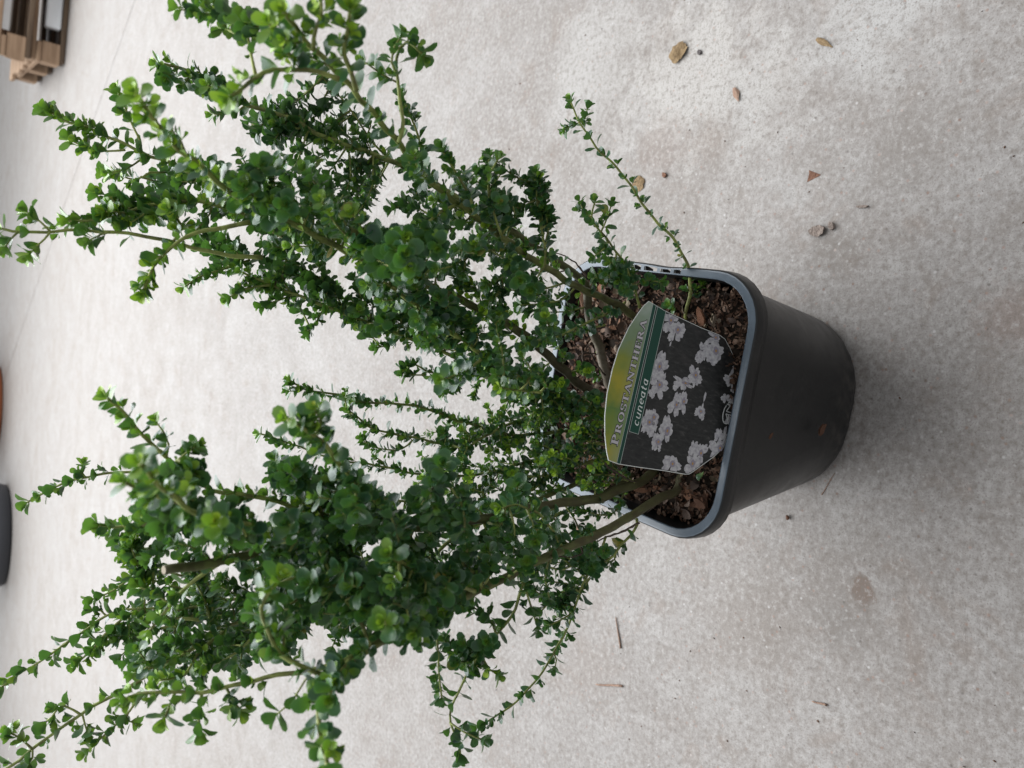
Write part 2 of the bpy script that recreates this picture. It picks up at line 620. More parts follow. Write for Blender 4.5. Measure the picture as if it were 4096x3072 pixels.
stuck('bark_chip', 'dark red bark flake lying across the rim corner nearest the thick lower stem', (-0.0800, -0.0700, PH + 0.0012), (0.1, -0.2, 0.9), (0.012, 0.014, 0.012), 2)
stuck('bark_chip', 'brown bark chip stuck to the pot wall low on its dark front', (-0.0250, -0.0905, 0.070), (1.45, 0.5, -0.20), (0.011, 0.009, 0.009), 4)
stuck('bark_chip', 'tiny brown crumb on the pot wall just below the front rim', (-0.0290, -0.0985, 0.158), (1.4, 0.6, -0.2), (0.0055, 0.004, 0.004), 5)

# ---------------------------------------------------------------- measured plant shoots (0.1 mm): points, base/tip width mm, leaf mm, bare share, node gap mm, tuft share, youth, wood, main, cut
SHOOTS = [
[[-93,191,1851,36,191,2062,302,165,2213,504,160,2346,707,121,2427,816,115,2493,966,206,2795,1108,286,3071,1227,372,3356,1362,450,3636,1458,526,3901,1525,614,4202,1563,677,4419,1618,708,4553,1657,748,4710,1669,796,4888,1769,820,5056,1792,842,5156,1803,861,5239,1815,891,5375],8.5,1.6,9.5,0.3,6.5,0.75,0.5,0.45,1,0],
[[-133,210,1797,-75,202,2087,-23,205,2285,42,201,2432,112,191,2554,160,185,2652,264,169,2839,335,158,2976,410,149,3169,455,143,3293,484,140,3436,533,130,3583,567,121,3747,598,110,3904,615,102,4007,668,71,4276,713,33,4517,777,-28,4785,830,-105,5056,852,-155,5202,868,-192,5296,897,-228,5357,930,-279,5443,967,-348,5553,992,-405,5640,1049,-513,5748,1091,-608,5838],8.5,2.0,9,0.28,6.5,0.75,0.8,0.35,1,0],
[[459,23,1809,615,-51,2183,705,-73,2650,747,-86,2859,802,-106,3034,853,-130,3262,910,-159,3431,953,-186,3588,1014,-228,3777,1060,-269,3967,1122,-332,4193,1186,-402,4371,1250,-477,4513,1293,-543,4650,1330,-605,4762,1350,-651,4850,1369,-690,4907,1384,-738,4991,1403,-800,5088,1412,-868,5197,1429,-968,5327,1442,-1039,5402],6.5,2.2,9,0.18,8.5,0.5,0.6,0,1,0],
[[1295,-868,4981,1342,-961,5065,1375,-1016,5127,1424,-1122,5163,1465,-1207,5201],2.6,1.5,9,0.3,6.5,0.75,0.6,0,1,0],
[[1320,-862,5067,1322,-864,5152,1312,-857,5238,1280,-847,5355,1222,-844,5434,1149,-850,5501,1104,-852,5546],2.4,1.6,9.2,0.3,9,0.75,0.8,0,1,0],
[[1335,-804,5215,1350,-889,5322,1371,-951,5393,1388,-1001,5447],2,1.3,9,0.2,6.5,0.75,0.7,0,1,0],
[[1364,-974,5245,1405,-1060,5280,1443,-1149,5291,1489,-1215,5347],2,1.3,9,0.2,6.5,0.75,0.7,0,1,0],
[[1551,-755,5274,1570,-568,5302,1632,-413,5340,1706,-256,5383,1792,-111,5423],2,1.2,9,0.2,6.5,0.75,0.7,0,1,0],
[[1366,-475,5297,1494,-453,5324,1599,-438,5342,1622,-426,5357],1.8,1.2,9,0.3,6.5,0.75,0.7,0,1,0],
[[1640,-239,5269,1721,-88,5325,1836,22,5356,1938,123,5392],1.8,1.2,9,0.2,6.5,0.75,0.7,0,1,0],
[[1219,-565,4564,1313,-594,4559,1414,-595,4585,1528,-598,4612,1642,-610,4626,1712,-644,4604,1645,-716,4541],2.2,1.4,9.5,0.45,11,0.35,0.35,0,1,0],
[[1531,-638,4635,1608,-633,4680,1700,-684,4658],1.4,1.0,9,0.2,10,0.3,0.35,0,1,0],
[[1424,204,3926,1548,121,4023,1658,72,4132,1730,39,4198],1.8,1.0,8.5,0.05,6.5,0.75,0.2,0,1,0],
[[1586,867,3785,1710,858,3986,1790,843,4060,1889,836,4181,1960,837,4281,2025,837,4375],1.8,1.0,8,0.05,6.5,0.75,0.2,0,1,0],
[[1610,-377,4480,1609,-407,4592,1621,-427,4665,1628,-440,4716],1.2,0.8,8.5,0.1,6.5,0.75,0.3,0,1,0],
[[798,499,4276,940,648,4547,1082,808,4821,1157,927,5020,1223,998,5139,1272,1057,5239,1321,1154,5398,1382,1219,5508,1418,1282,5613,1450,1325,5685,1477,1387,5787,1529,1438,5872],3.5,1.5,9.5,0.15,6.5,0.75,0.9,0,1,0],
[[1308,1121,5491,1294,1199,5585,1311,1279,5680,1353,1334,5747],1.4,1.0,9,0.2,6.5,0.75,0.8,0,1,0],
[[1278,1169,5392,1196,1164,5476,1165,1176,5556],1.3,0.9,9,0.15,6.5,0.75,0.7,0,1,0],
[[1344,955,5449,1446,946,5511,1549,936,5559,1587,939,5587],1.4,1.0,9,0.1,6.5,0.75,0.8,0,1,0],
[[1254,1342,5288,1200,1403,5361,1228,1467,5437,1240,1530,5513],1.4,0.9,8.5,0.15,6.5,0.75,0.7,0,1,0],
[[823,562,4663,940,612,4919,982,664,5099,974,716,5269,941,747,5373,914,773,5460,881,790,5522,832,815,5614,799,846,5721,777,874,5817],3,1.5,10,0.2,6,0.75,0.8,0,1,0],
[[918,981,5478,977,1031,5538,1003,1080,5597,1016,1109,5632],1.3,0.9,9,0.2,6.5,0.75,0.7,0,1,0],
[[690,561,4817,678,603,5030,703,649,5220,712,666,5288,733,699,5419,736,725,5523,735,753,5631,718,800,5820,698,820,5906,673,855,6055,687,869,6122],3,1.5,9,0.42,22,0.7,0.7,0,1,0],
[[689,761,5915,732,765,5954,753,780,6000,777,785,6023],1.3,0.9,9,0.2,10,0.75,0.6,0,1,0],
[[689,761,5915,631,761,5950,593,768,5983,557,771,6004],1.3,0.9,10,0.2,10,0.75,0.6,0,1,0],
[[667,817,6060,625,841,6089,584,857,6108],1.2,0.8,9,0.2,8,0.75,0.7,0,1,0],
[[713,610,5657,693,645,5698,663,679,5739],1.2,0.9,9,0.0,7,0.75,0.5,0,1,0],
[[842,318,4996,783,351,5162,748,376,5259,693,396,5351,594,403,5434,549,405,5469,465,394,5505,383,378,5532],3,1.5,10,0.45,7,0.75,0.8,0,1,0],
[[715,907,4764,643,925,4910,585,949,5031,552,959,5086,499,965,5144],1.8,1.1,9,0.1,6.5,0.75,0.5,0,1,0],
[[-185,341,2053,-153,394,2374,-14,478,2836,85,536,3161,183,566,3375,252,591,3551,277,612,3674,328,643,3880,386,671,4091,410,682,4183,458,701,4351,526,723,4602,567,732,4745,608,738,4872],4.2,1.6,9,0.2,6.5,0.75,0.4,0,1,0],
[[548,711,4684,519,751,4814,480,773,4883,444,787,4931],1.8,1.1,9,0.1,6.5,0.75,0.5,0,1,0],
[[461,770,4286,360,800,4321,307,831,4358,272,841,4370],1.6,1.0,8.5,0.1,6.5,0.75,0.35,0,1,0],
[[510,712,4529,464,774,4603,426,846,4689],1.4,1,9,0.1,6.5,0.75,0.5,0,1,0],
[[304,697,3730,229,741,3782,207,798,3850],1.4,1,8.5,0.1,6.5,0.75,0.3,0,1,0],
[[-199,210,2130,-150,173,2443,-52,132,2852,52,88,3125,122,55,3300,185,18,3511,264,-30,3708,328,-78,3906,407,-137,4069,474,-204,4282,527,-259,4422,592,-327,4556,692,-441,4710],4.2,1.8,9.3,0.12,6.5,0.75,0.35,0,1,0],
[[134,380,3037,100,412,3256,35,447,3450,60,486,3640,106,505,3754,51,506,3812],2,1.1,8.5,0.1,6.5,0.75,0.3,0,1,0],
[[137,-78,3581,44,-305,3889,-9,-495,4173],2,1.4,9.5,0.2,6.5,0.75,0.3,0,1,0],
[[24,405,3691,21,450,3744,26,494,3797],1.2,0.9,8.5,0.1,6.5,0.75,0.3,0,1,0],
[[676,6,2124,599,-43,2287,467,-113,2649,304,-207,3096,249,-260,3364],2.2,1.2,8,0.05,8,0.5,0.2,0,1,0],
[[794,-254,3218,913,-308,3274,1028,-334,3350,1175,-379,3426,1307,-426,3483],1.8,1.1,9,0.05,6.5,0.75,0.25,0,1,0],
[[886,-380,3692,948,-404,3755,1074,-447,3855,1173,-490,3913,1271,-583,3919],1.8,1.1,9,0.05,6.5,0.75,0.3,0,1,0],
[[971,-429,3946,1051,-476,4023,1149,-512,4143,1211,-530,4229,1252,-546,4276],2,1.2,9,0.05,6.5,0.75,0.3,0,1,0],
[[1046,-138,3671,1193,-211,3677,1296,-280,3657],1.6,1.0,8.5,0.05,6.5,0.75,0.25,0,1,0],
[[1055,-279,3970,965,-334,4130,862,-387,4262,750,-446,4392],1.8,1.2,9,0.1,6.5,0.75,0.3,0,1,0],
[[1091,-430,4257,1105,-524,4399,1145,-621,4496],1.6,1.1,9.5,0.1,6.5,0.75,0.3,0,1,0],
[[861,-342,3581,811,-333,3709,777,-313,3846,778,-296,3947],1.8,1.0,8.5,0.1,6.5,0.75,0.25,0,1,0],
[[856,-105,3240,754,-113,3358,670,-100,3493,629,-92,3567],1.8,1.0,8.5,0.1,6.5,0.75,0.25,0,1,0],
[[740,-52,2835,695,-8,2938,656,56,3070,654,122,3200],1.6,1.0,8,0.05,6.5,0.75,0.2,0,1,0],
[[734,45,2639,633,78,2729,593,156,2880,573,227,3012],1.6,1.0,8,0.05,6.5,0.75,0.2,0,1,0],
[[475,-37,2383,422,5,2578,372,48,2740,325,84,2878,258,130,3051],1.8,1.0,8,0.05,8,0.75,0.2,0,1,0],
[[530,-357,1777,586,-391,1880,724,-445,1902,889,-477,1958,1017,-471,2045,1139,-446,2158,1254,-396,2316,1399,-359,2462,1542,-323,2606,1674,-265,2790,1838,-229,2949,1949,-220,3031],3,1.2,7.8,0.12,11,0.55,0.3,0,1,0],
[[1895,-64,2750,1968,-79,2732,2023,-84,2727],1,0.8,7.5,0.0,5,0.75,0.3,0,1,0],
[[1919,-37,2750,1898,-3,2792,1859,31,2832],1,0.8,7.5,0.0,5,0.75,0.3,0,1,0],
[[615,-237,2224,780,-289,2381,913,-314,2522,1003,-318,2648,1084,-320,2769,1163,-326,2877,1251,-385,2908],2.2,1.2,8.5,0.02,9,0.5,0.3,0,1,0],
[[1065,-382,2832,1159,-428,2823,1240,-456,2822],1.3,0.9,8,0.05,6.5,0.75,0.3,0,1,0],
[[1148,-372,2923,1196,-332,2971,1246,-320,2986],1.2,0.9,8,0.05,6.5,0.75,0.3,0,1,0],
[[761,-308,2373,794,-419,2340,774,-489,2312],1.2,0.9,9.5,0.05,8,0.75,0.3,0,1,0],
[[789,-329,2426,777,-246,2575,787,-189,2672],1.4,0.9,9,0.05,7,0.75,0.3,0,1,0],
[[-304,285,1885,-353,382,2231,-410,596,2712,-339,729,3011,-295,807,3185,-240,857,3302,-200,958,3527,-199,1055,3743,-148,1141,3938,-135,1229,4136,-67,1289,4280],3,1.5,8.5,0.05,5.5,0.75,0.35,0,1,0],
[[-219,240,2009,-205,294,2187,-226,422,2544,-309,509,2794,-427,583,3022,-506,624,3153,-469,710,3387,-438,763,3536,-408,831,3727,-365,873,3850,-266,906,3977],3,1.4,8.5,0.1,6.5,0.75,0.35,0,1,0],
[[-322,886,3953,-252,896,4011,-180,891,4037],1.3,1,9,0.0,6.5,0.75,0.3,0,1,0],
[[-464,233,1899,-469,308,2154,-625,546,2610,-735,735,2960,-745,924,3303,-679,1109,3642,-655,1220,3844,-623,1293,3979,-528,1421,4218,-470,1516,4394],3,1.2,8,0.1,6.5,0.75,0.35,0,1,0],
[[-453,702,3576,-530,759,3643,-521,876,3784,-471,937,3856],1.4,1,8,0.1,6.5,0.75,0.3,0,1,0],
[[-56,-332,3276,-47,-426,3570,-35,-474,3729],1.6,1.1,8.5,0.1,6.5,0.75,0.55,0,1,0],
[[-172,69,2195,-104,100,2527,-93,132,2756,-44,150,2917],2,1.2,8,0.05,6.5,0.75,0.25,0,1,0],
[[-606,-157,1822,-712,-186,2061,-755,-166,2269,-817,-152,2457,-838,-109,2808,-870,-75,3137,-915,-47,3482,-938,-23,3889,-922,-13,4323,-931,-21,4600,-949,-36,4790,-974,-56,4955,-988,-79,5112,-1000,-102,5236,-1001,-127,5356,-996,-161,5503],7.6,4.6,9,0.15,9,0.5,0.2,0,1,1],
[[-574,-453,1770,-650,-413,1870,-719,-409,1872,-763,-425,1943,-799,-426,2132,-870,-438,2343,-917,-446,2497,-984,-460,2737,-1043,-475,3008,-1090,-493,3267,-1132,-517,3502,-1175,-545,3675,-1200,-572,3869,-1239,-614,4075,-1274,-672,4323,-1326,-797,4717,-1341,-850,4846,-1355,-915,4989],7.2,4.0,9,0.32,9,0.5,0.2,0.1,1,0],
[[-1294,-971,4922,-1357,-954,4996,-1320,-911,5101,-1273,-883,5173,-1203,-864,5235,-1105,-860,5282,-1023,-869,5303,-932,-916,5285,-897,-942,5270],2.6,1.6,9.5,0.1,7.5,0.7,0.5,0,1,0],
[[-1319,-950,4947,-1359,-1037,5096,-1412,-1126,5147,-1462,-1232,5180,-1508,-1336,5211,-1541,-1426,5233],2.8,1.8,9.5,0.2,7,0.75,0.5,0,1,0],
[[-1294,-971,4922,-1299,-1134,5078,-1312,-1235,5151],2,1.4,9.5,0.1,6.5,0.75,0.3,0,1,0],
[[-1312,-941,4880,-1339,-883,4949,-1379,-811,5035,-1496,-770,5083,-1575,-721,5142],1.4,0.8,10,0.5,14,0.2,0.2,0,1,0],
[[-810,-542,4425,-664,-637,4611,-559,-701,4765,-435,-779,4920,-334,-848,5036,-262,-903,5150,-217,-950,5265],3,1.8,9.2,0.05,6,0.75,0.45,0,1,0],
[[-901,-105,4322,-839,-89,4512,-787,-61,4702,-739,-41,4842,-678,-13,5044,-659,11,5212,-590,15,5307,-531,15,5382,-474,17,5463,-391,13,5561,-299,-2,5636,-179,-18,5757],3.4,1.6,9,0.1,7.5,0.75,0.7,0,1,0],
[[-474,-178,5486,-410,-223,5433,-397,-238,5415],1.4,1,9,0.2,6.5,0.75,0.4,0,1,0],
[[-826,-561,5026,-735,-669,5235,-657,-771,5444,-616,-837,5571,-549,-908,5674,-464,-994,5776,-375,-1092,5874],3,1.9,8.6,0.1,7,0.75,0.55,0,1,0],
[[-580,-720,5617,-550,-748,5705,-512,-770,5788,-478,-787,5848],2,1.4,8.5,0.1,7,0.75,0.5,0,1,0],
[[-797,-40,5181,-810,127,5382,-846,244,5521,-866,335,5630,-857,386,5691],2.4,1.4,10,0.2,6.5,0.75,0.8,0,1,0],
[[-833,1278,4887,-722,1428,5171,-736,1557,5395,-758,1612,5492,-783,1655,5566,-835,1719,5679,-939,1792,5815],2.2,1.3,9.5,0.35,9,0.75,0.6,0,1,0],
[[-765,1613,5522,-717,1635,5549,-683,1625,5538],1,0.8,8,0.1,6.5,0.75,0.5,0,1,0],
[[-883,-246,4154,-660,-605,4316,-486,-896,4443,-422,-1007,4494],2.6,1.7,9.5,0.15,7,0.75,0.15,0,1,0],
[[-868,-187,3444,-708,-465,3560,-631,-559,3625],1.8,1.3,10,0.4,7,0.75,0.1,0,1,0],
[[-871,-312,4075,-794,-465,4079,-748,-575,4073],2,1.4,10,0.1,8,0.75,0.1,0,1,0],
[[-1060,-455,3123,-840,-575,3401,-753,-615,3572,-721,-637,3698,-724,-659,3816],2.0,1.2,9,0.1,8,0.5,0.4,0,1,0],
[[-1186,-651,3980,-973,-917,4503,-880,-1025,4690,-801,-1116,4829],2.6,1.7,9.5,0.1,6.5,0.75,0.35,0,1,0],
[[-1212,-725,4202,-1171,-972,4556,-1129,-1102,4750,-1070,-1197,4887],2.6,1.8,9.5,0.1,6.5,0.75,0.4,0,1,0],
[[-1226,-765,4310,-1261,-878,4460,-1278,-935,4555,-1220,-984,4672],2.2,1.5,9.5,0.1,6.5,0.75,0.3,0,1,0],
[[-1196,-599,3886,-1085,-633,3973,-1032,-633,4064,-935,-697,4082],2.2,1.5,10,0.1,7,0.75,0.15,0,1,0],
[[-1321,-808,4727,-1177,-811,4791,-1076,-790,4865,-989,-774,4926],2.2,1.4,9.5,0.1,8,0.75,0.3,0,1,0],
[[-894,-275,4899,-1000,-298,4872,-1103,-326,4837,-1196,-303,4864],2,1.3,9.5,0.1,8,0.75,0.3,0,1,0],
[[-913,-101,4640,-791,-136,4677,-689,-145,4732,-633,-126,4813,-564,-109,4895,-496,-103,4952],2.2,1.3,9,0.1,7,0.75,0.2,0,1,0],
[[-921,-280,5049,-854,-259,5129,-839,-214,5240,-863,-180,5325],2,1.3,9.5,0.1,7,0.75,0.3,0,1,0],
[[-1460,-569,4700,-1505,-485,4863,-1531,-388,5036,-1553,-344,5116,-1582,-284,5222,-1604,-228,5320,-1601,-154,5450,-1599,-98,5546,-1634,-49,5633],3,1.6,9,0.35,8,0.75,0.75,0,1,0],
[[-1640,-141,5290,-1717,-137,5294,-1780,-135,5296,-1837,-141,5289],1.8,1.2,9.5,0.2,6,0.75,0.7,0,1,0],
[[-1626,-106,5409,-1667,-148,5443,-1708,-183,5473],1.6,1.2,9.5,0.1,6,0.75,0.5,0,1,0],
[[-1609,-218,5197,-1659,-269,5181,-1698,-316,5158],1.6,1.2,9.5,0.1,8,0.75,0.4,0,1,0],
[[-1351,499,3952,-1535,678,4401,-1623,803,4683,-1725,890,4888,-1856,969,5088,-1968,1042,5270,-2061,1099,5414,-2113,1142,5519,-2156,1158,5567,-2242,1202,5685,-2335,1242,5801,-2401,1263,5869,-2491,1321,6021],3.4,1.7,9,0.3,13,0.7,0.6,0,1,0],
[[-2125,1083,5582,-2072,1155,5669,-2135,1187,5707,-2182,1219,5745],1.5,1,9,0.25,8,0.75,0.6,0,1,0],
[[-2319,1206,5807,-2257,1215,5858,-2222,1226,5895,-2205,1235,5920],1.4,1,9.5,0.15,8,0.75,0.5,0,1,0],
[[-2126,1076,5574,-2186,1065,5560,-2230,1054,5547],1.2,0.9,9,0.15,8,0.75,0.5,0,1,0],
[[-2320,1205,5805,-2385,1203,5803,-2417,1221,5824],1.2,0.9,9,0.1,7,0.75,0.5,0,1,0],
[[-2032,965,5286,-2123,973,5340,-2195,996,5404,-2275,1027,5483,-2337,1052,5544],1.6,1.1,9,0.2,7,0.75,0.7,0,1,0],
[[-2136,1004,5332,-2190,1020,5350,-2203,990,5314],1,0.8,8.5,0.1,6.5,0.75,0.5,0,1,0],
[[-1283,720,4216,-1506,961,4629,-1611,1212,5030,-1597,1329,5216,-1656,1443,5397,-1762,1511,5512,-1834,1564,5601,-1922,1615,5689,-1989,1668,5776,-2031,1706,5839,-2105,1744,5906],2.8,1.3,9,0.35,10,0.6,0.6,0,1,0],
[[-1618,946,4954,-1578,1057,5197,-1544,1102,5290,-1628,1147,5397,-1696,1172,5462,-1779,1189,5517,-1851,1217,5588],2.2,1.2,9,0.2,6.5,0.75,0.65,0,1,0],
[[-1601,1247,4690,-1474,1432,5070,-1429,1508,5217,-1449,1520,5243,-1524,1560,5330,-1586,1618,5446],2,1.1,8.5,0.3,7,0.75,0.75,0,1,0],
[[-1667,937,4630,-1640,1135,4925,-1708,1204,5028,-1785,1367,5263,-1840,1458,5396,-1784,1506,5467],3,1.4,9,0.2,6.5,0.75,0.5,0.2,1,0],
[[-1006,-46,5173,-1106,-6,5314,-1176,13,5383,-1223,20,5419,-1276,25,5454,-1340,35,5502],2.4,1.4,9,0.35,9,0.75,0.75,0,1,0],
[[-1317,340,5322,-1252,395,5388,-1229,449,5452],1.4,1,9,0.1,6.5,0.75,0.6,0,1,0],
[[-1406,1055,4929,-1292,1200,5203,-1260,1260,5309,-1196,1287,5364],1.8,1.1,8.5,0.2,6.5,0.75,0.6,0,1,0],
[[-1506,448,4825,-1543,488,5032,-1642,498,5151,-1709,529,5303,-1736,560,5426],2.2,1.3,9,0.1,6.5,0.75,0.5,0,1,0],
[[-1555,442,4974,-1607,372,5137,-1700,286,5240,-1690,258,5378],2,1.3,9,0.1,6.5,0.75,0.6,0,1,0],
[[-1348,163,4797,-1523,154,4937,-1618,177,5064,-1636,208,5161],2,1.3,9,0.1,6.5,0.75,0.4,0,1,0],
[[-962,-300,2217,-997,-319,2226,-1073,-318,2291,-1135,-302,2368,-1221,-290,2452,-1264,-272,2518,-1306,-258,2575,-1407,-243,2671,-1556,-243,2774,-1652,-257,2819,-1783,-253,2916,-1888,-249,2995,-1981,-242,3072,-2080,-220,3184,-2145,-202,3266,-2206,-169,3382,-2263,-133,3501],2.2,1.2,9,0.05,10,0.6,0.1,0,1,0],
[[-1088,-225,2462,-1187,-252,2541,-1268,-264,2612,-1416,-276,2750,-1565,-307,2851,-1632,-272,3026],2,1.1,8.5,0.1,8,0.5,0.1,0,1,0],
[[-1140,-532,3498,-1395,-513,3558,-1489,-477,3614,-1619,-424,3697,-1759,-371,3780,-1909,-340,3836,-1978,-324,3863,-2068,-325,3872,-2168,-371,3830,-2262,-384,3824],2.2,1.2,9.5,0.1,9,0.5,0.15,0,1,0],
[[-2061,-338,3881,-2106,-420,3823,-2134,-507,3756],1.3,0.9,9,0.1,7,0.75,0.1,0,1,0],
[[-1361,-345,4033,-1482,-376,4040,-1585,-405,4039,-1720,-435,4044,-1832,-467,4040],1.8,1.0,8.5,0.1,8,0.5,0.15,0,1,0],
[[-1149,-512,3521,-1270,-566,3519,-1366,-614,3508,-1470,-661,3497],1.6,1.1,9,0.1,8,0.75,0.15,0,1,0],
[[-1633,-443,3757,-1722,-513,3730,-1744,-553,3703],1.1,0.8,8.5,0.1,7,0.75,0.5,0,1,0],
[[-870,58,2646,-989,-32,2596,-1197,-131,2551,-1246,-178,2517],1.6,1,8.5,0.1,6.5,0.75,0.1,0,1,0],
[[-1122,-404,3183,-1267,-422,3233,-1385,-471,3227,-1446,-456,3275],1.6,1,8.5,0.1,6.5,0.75,0.1,0,1,0],
[[-1212,-205,3109,-1268,-275,2937,-1185,-330,2804],1.6,1,8.5,0.1,6.5,0.75,0.1,0,1,0],
[[-686,34,1894,-835,56,2247,-960,123,2578,-1092,211,2987,-1229,239,3206,-1287,266,3354,-1338,316,3595,-1381,379,3905,-1439,425,4175],4,1.8,8,0.3,6.5,0.75,0.1,0.3,1,0],
[[-620,168,1899,-857,321,2531,-1007,456,2939,-1173,557,3269,-1318,600,3454,-1402,687,3720,-1453,831,4152,-1487,932,4469],4.5,2,8,0.3,6.5,0.75,0.15,0.3,1,0],
[[-562,195,2032,-664,312,2418,-895,428,2821,-931,561,3197,-909,688,3558,-871,778,3820],3.5,1.5,7.5,0.2,6.5,0.75,0.2,0,1,0],
[[-492,116,2093,-558,226,2372,-697,296,2565,-701,412,2822,-667,501,3022],2.2,1.2,6.5,0.05,5,0.75,0.3,0,1,0],
[[-706,-217,2161,-614,-155,2295,-505,-91,2426,-396,-48,2522],1.4,0.9,6.5,0.1,5,0.75,0.3,0,1,0],
[[-719,-139,2099,-666,-47,2257,-673,56,2424,-602,139,2560,-530,201,2663],1.6,0.9,7,0.1,5,0.75,0.3,0,1,0],
[[-767,-171,2217,-926,-189,2337,-942,-153,2459,-903,-109,2601],1.5,0.9,7.5,0.1,6,0.75,0.2,0,1,0],
[[626,-381,1770,649,-289,1876,663,-285,1932],1.2,0.8,7.5,0.1,6.5,0.75,0.3,0,1,0],
[[720,-411,1770,773,-489,1870,807,-532,1870],1.2,0.8,7.5,0.1,6.5,0.75,0.3,0,1,0],
[[238,586,3516,294,648,3497,398,789,3572],1.6,0.9,9.5,0.12,5.5,0.6,0.32,0,0,0],
[[500,725,4544,584,984,4529,643,1175,4588],1.6,0.9,7.3,0.12,5.5,0.6,0.18,0,0,0],
[[626,136,2395,577,237,2510,562,385,2661],1.6,0.9,9.4,0.12,5.5,0.6,0.2,0,0,0],
[[940,648,4547,1073,501,4525,1107,337,4656],1.6,0.9,7.5,0.12,5.5,0.6,0.2,0,0,0],
[[1024,-236,3815,960,-43,3826,954,53,3905],1.6,0.9,9.2,0.12,5.5,0.6,0.25,0,0,0],
[[461,770,4286,571,1009,4247,785,1254,4357],1.6,0.9,7.4,0.12,5.5,0.6,0.38,0,0,0],
[[-56,-332,3276,-7,-355,3243,80,-350,3332],1.6,0.9,8.1,0.12,5.5,0.6,0.26,0,0,0],
[[85,536,3161,222,581,3132,327,629,3219],1.6,0.9,7.4,0.12,5.5,0.6,0.38,0,0,0],
[[672,918,4851,830,1247,4795,963,1526,4918],1.6,0.9,9.4,0.12,5.5,0.6,0.21,0,0,0],
[[823,562,4663,852,480,4646,897,457,4719],1.6,0.9,7.5,0.12,5.5,0.6,0.16,0,0,0],
[[647,84,4169,691,136,4166,813,187,4246],1.6,0.9,8.7,0.12,5.5,0.6,0.34,0,0,0],
[[122,55,3300,62,-47,3286,20,-86,3374],1.6,0.9,8.4,0.12,5.5,0.6,0.32,0,0,0],
[[1499,579,4082,1232,509,4124,1030,521,4232],1.6,0.9,7.7,0.12,5.5,0.6,0.22,0,0,0],
[[602,109,3924,623,174,3930,712,170,3972],1.6,0.9,7.5,0.12,5.5,0.6,0.19,0,0,0],
[[437,146,3243,336,254,3194,354,346,3292],1.6,0.9,8.9,0.12,5.5,0.6,0.33,0,0,0],
[[461,770,4286,625,1096,4240,787,1420,4394],1.6,0.9,8.9,0.12,5.5,0.6,0.2,0,0,0],
[[672,31,3017,613,-33,3030,568,-82,3065],1.6,0.9,7.3,0.12,5.5,0.6,0.27,0,0,0],
[[302,-58,3827,247,60,3793,263,135,3904],1.6,0.9,8.8,0.12,5.5,0.6,0.32,0,0,0],
[[127,386,3081,154,282,3126,201,227,3164],1.6,0.9,9.6,0.12,5.5,0.6,0.38,0,0,0],
[[197,571,3411,335,645,3422,438,573,3475],1.6,0.9,7.7,0.12,5.5,0.6,0.33,0,0,0],
[[605,107,3945,561,256,3907,467,354,3986],1.6,0.9,8.8,0.12,5.5,0.6,0.33,0,0,0],
[[434,-164,4154,383,-181,4130,337,-279,4209],1.6,0.9,7.7,0.12,5.5,0.6,0.24,0,0,0],
[[407,-137,4069,443,-234,4069,467,-330,4112],1.6,0.9,8.4,0.12,5.5,0.6,0.18,0,0,0],
[[1197,970,5092,1179,1035,5090,1184,1110,5153],1.6,0.9,7.7,0.12,5.5,0.6,0.17,0,0,0],
[[420,686,4216,489,795,4237,553,955,4283],1.6,0.9,7.9,0.12,5.5,0.6,0.36,0,0,0],
[[846,572,4714,755,455,4687,742,409,4817],1.6,0.9,9.2,0.12,5.5,0.6,0.22,0,0,0],
[[662,-99,3508,622,-115,3465,524,-109,3560],1.6,0.9,7.6,0.12,5.5,0.6,0.28,0,0,0],
[[448,-177,4197,436,-81,4152,493,-9,4250],1.6,0.9,8.8,0.12,5.5,0.6,0.36,0,0,0],
[[883,589,4439,780,525,4422,752,425,4558],1.6,0.9,8.0,0.12,5.5,0.6,0.38,0,0,0],
[[720,-108,3412,644,-259,3389,586,-410,3473],1.6,0.9,9.6,0.12,5.5,0.6,0.25,0,0,0],
[[1586,867,3785,1373,1219,3809,1163,1490,3944],1.6,0.9,8.5,0.12,5.5,0.6,0.2,0,0,0],
[[609,106,3966,658,57,3949,784,119,4025],1.6,0.9,9.1,0.12,5.5,0.6,0.34,0,0,0],
[[363,660,4006,428,739,3982,514,802,4066],1.6,0.9,9.0,0.12,5.5,0.6,0.15,0,0,0],
[[636,90,4115,771,160,4103,934,274,4203],1.6,0.9,8.5,0.12,5.5,0.6,0.25,0,0,0],
[[804,-329,3736,708,-509,3721,602,-666,3779],1.6,0.9,9.1,0.12,5.5,0.6,0.24,0,0,0],
[[297,624,3756,420,654,3700,428,655,3819],1.6,0.9,8.4,0.12,5.5,0.6,0.37,0,0,0],
[[1586,867,3785,1339,1118,3876,988,1349,4104],1.6,0.9,7.8,0.12,5.5,0.6,0.2,0,0,0],
[[472,141,3379,492,35,3354,457,-72,3446],1.6,0.9,8.0,0.12,5.5,0.6,0.33,0,0,0],
[[386,671,4091,499,629,4080,650,647,4145],1.6,0.9,8.1,0.12,5.5,0.6,0.16,0,0,0],
[[1222,1379,5332,1251,1641,5075,1215,1922,4872],1.6,0.9,9.1,0.12,5.5,0.6,0.3,0,0,0],
[[-83,136,2789,17,23,2781,4,-17,2838],1.6,0.9,7.4,0.12,5.5,0.6,0.35,0,0,0],
[[260,-249,3310,321,-470,3347,400,-626,3526],1.6,0.9,8.0,0.12,5.5,0.6,0.37,0,0,0],
[[1512,597,4142,1410,793,4124,1309,963,4217],1.6,0.9,7.4,0.12,5.5,0.6,0.15,0,0,0],
[[738,9,4624,973,116,4625,1204,180,4689],1.6,0.9,8.6,0.12,5.5,0.6,0.32,0,0,0],
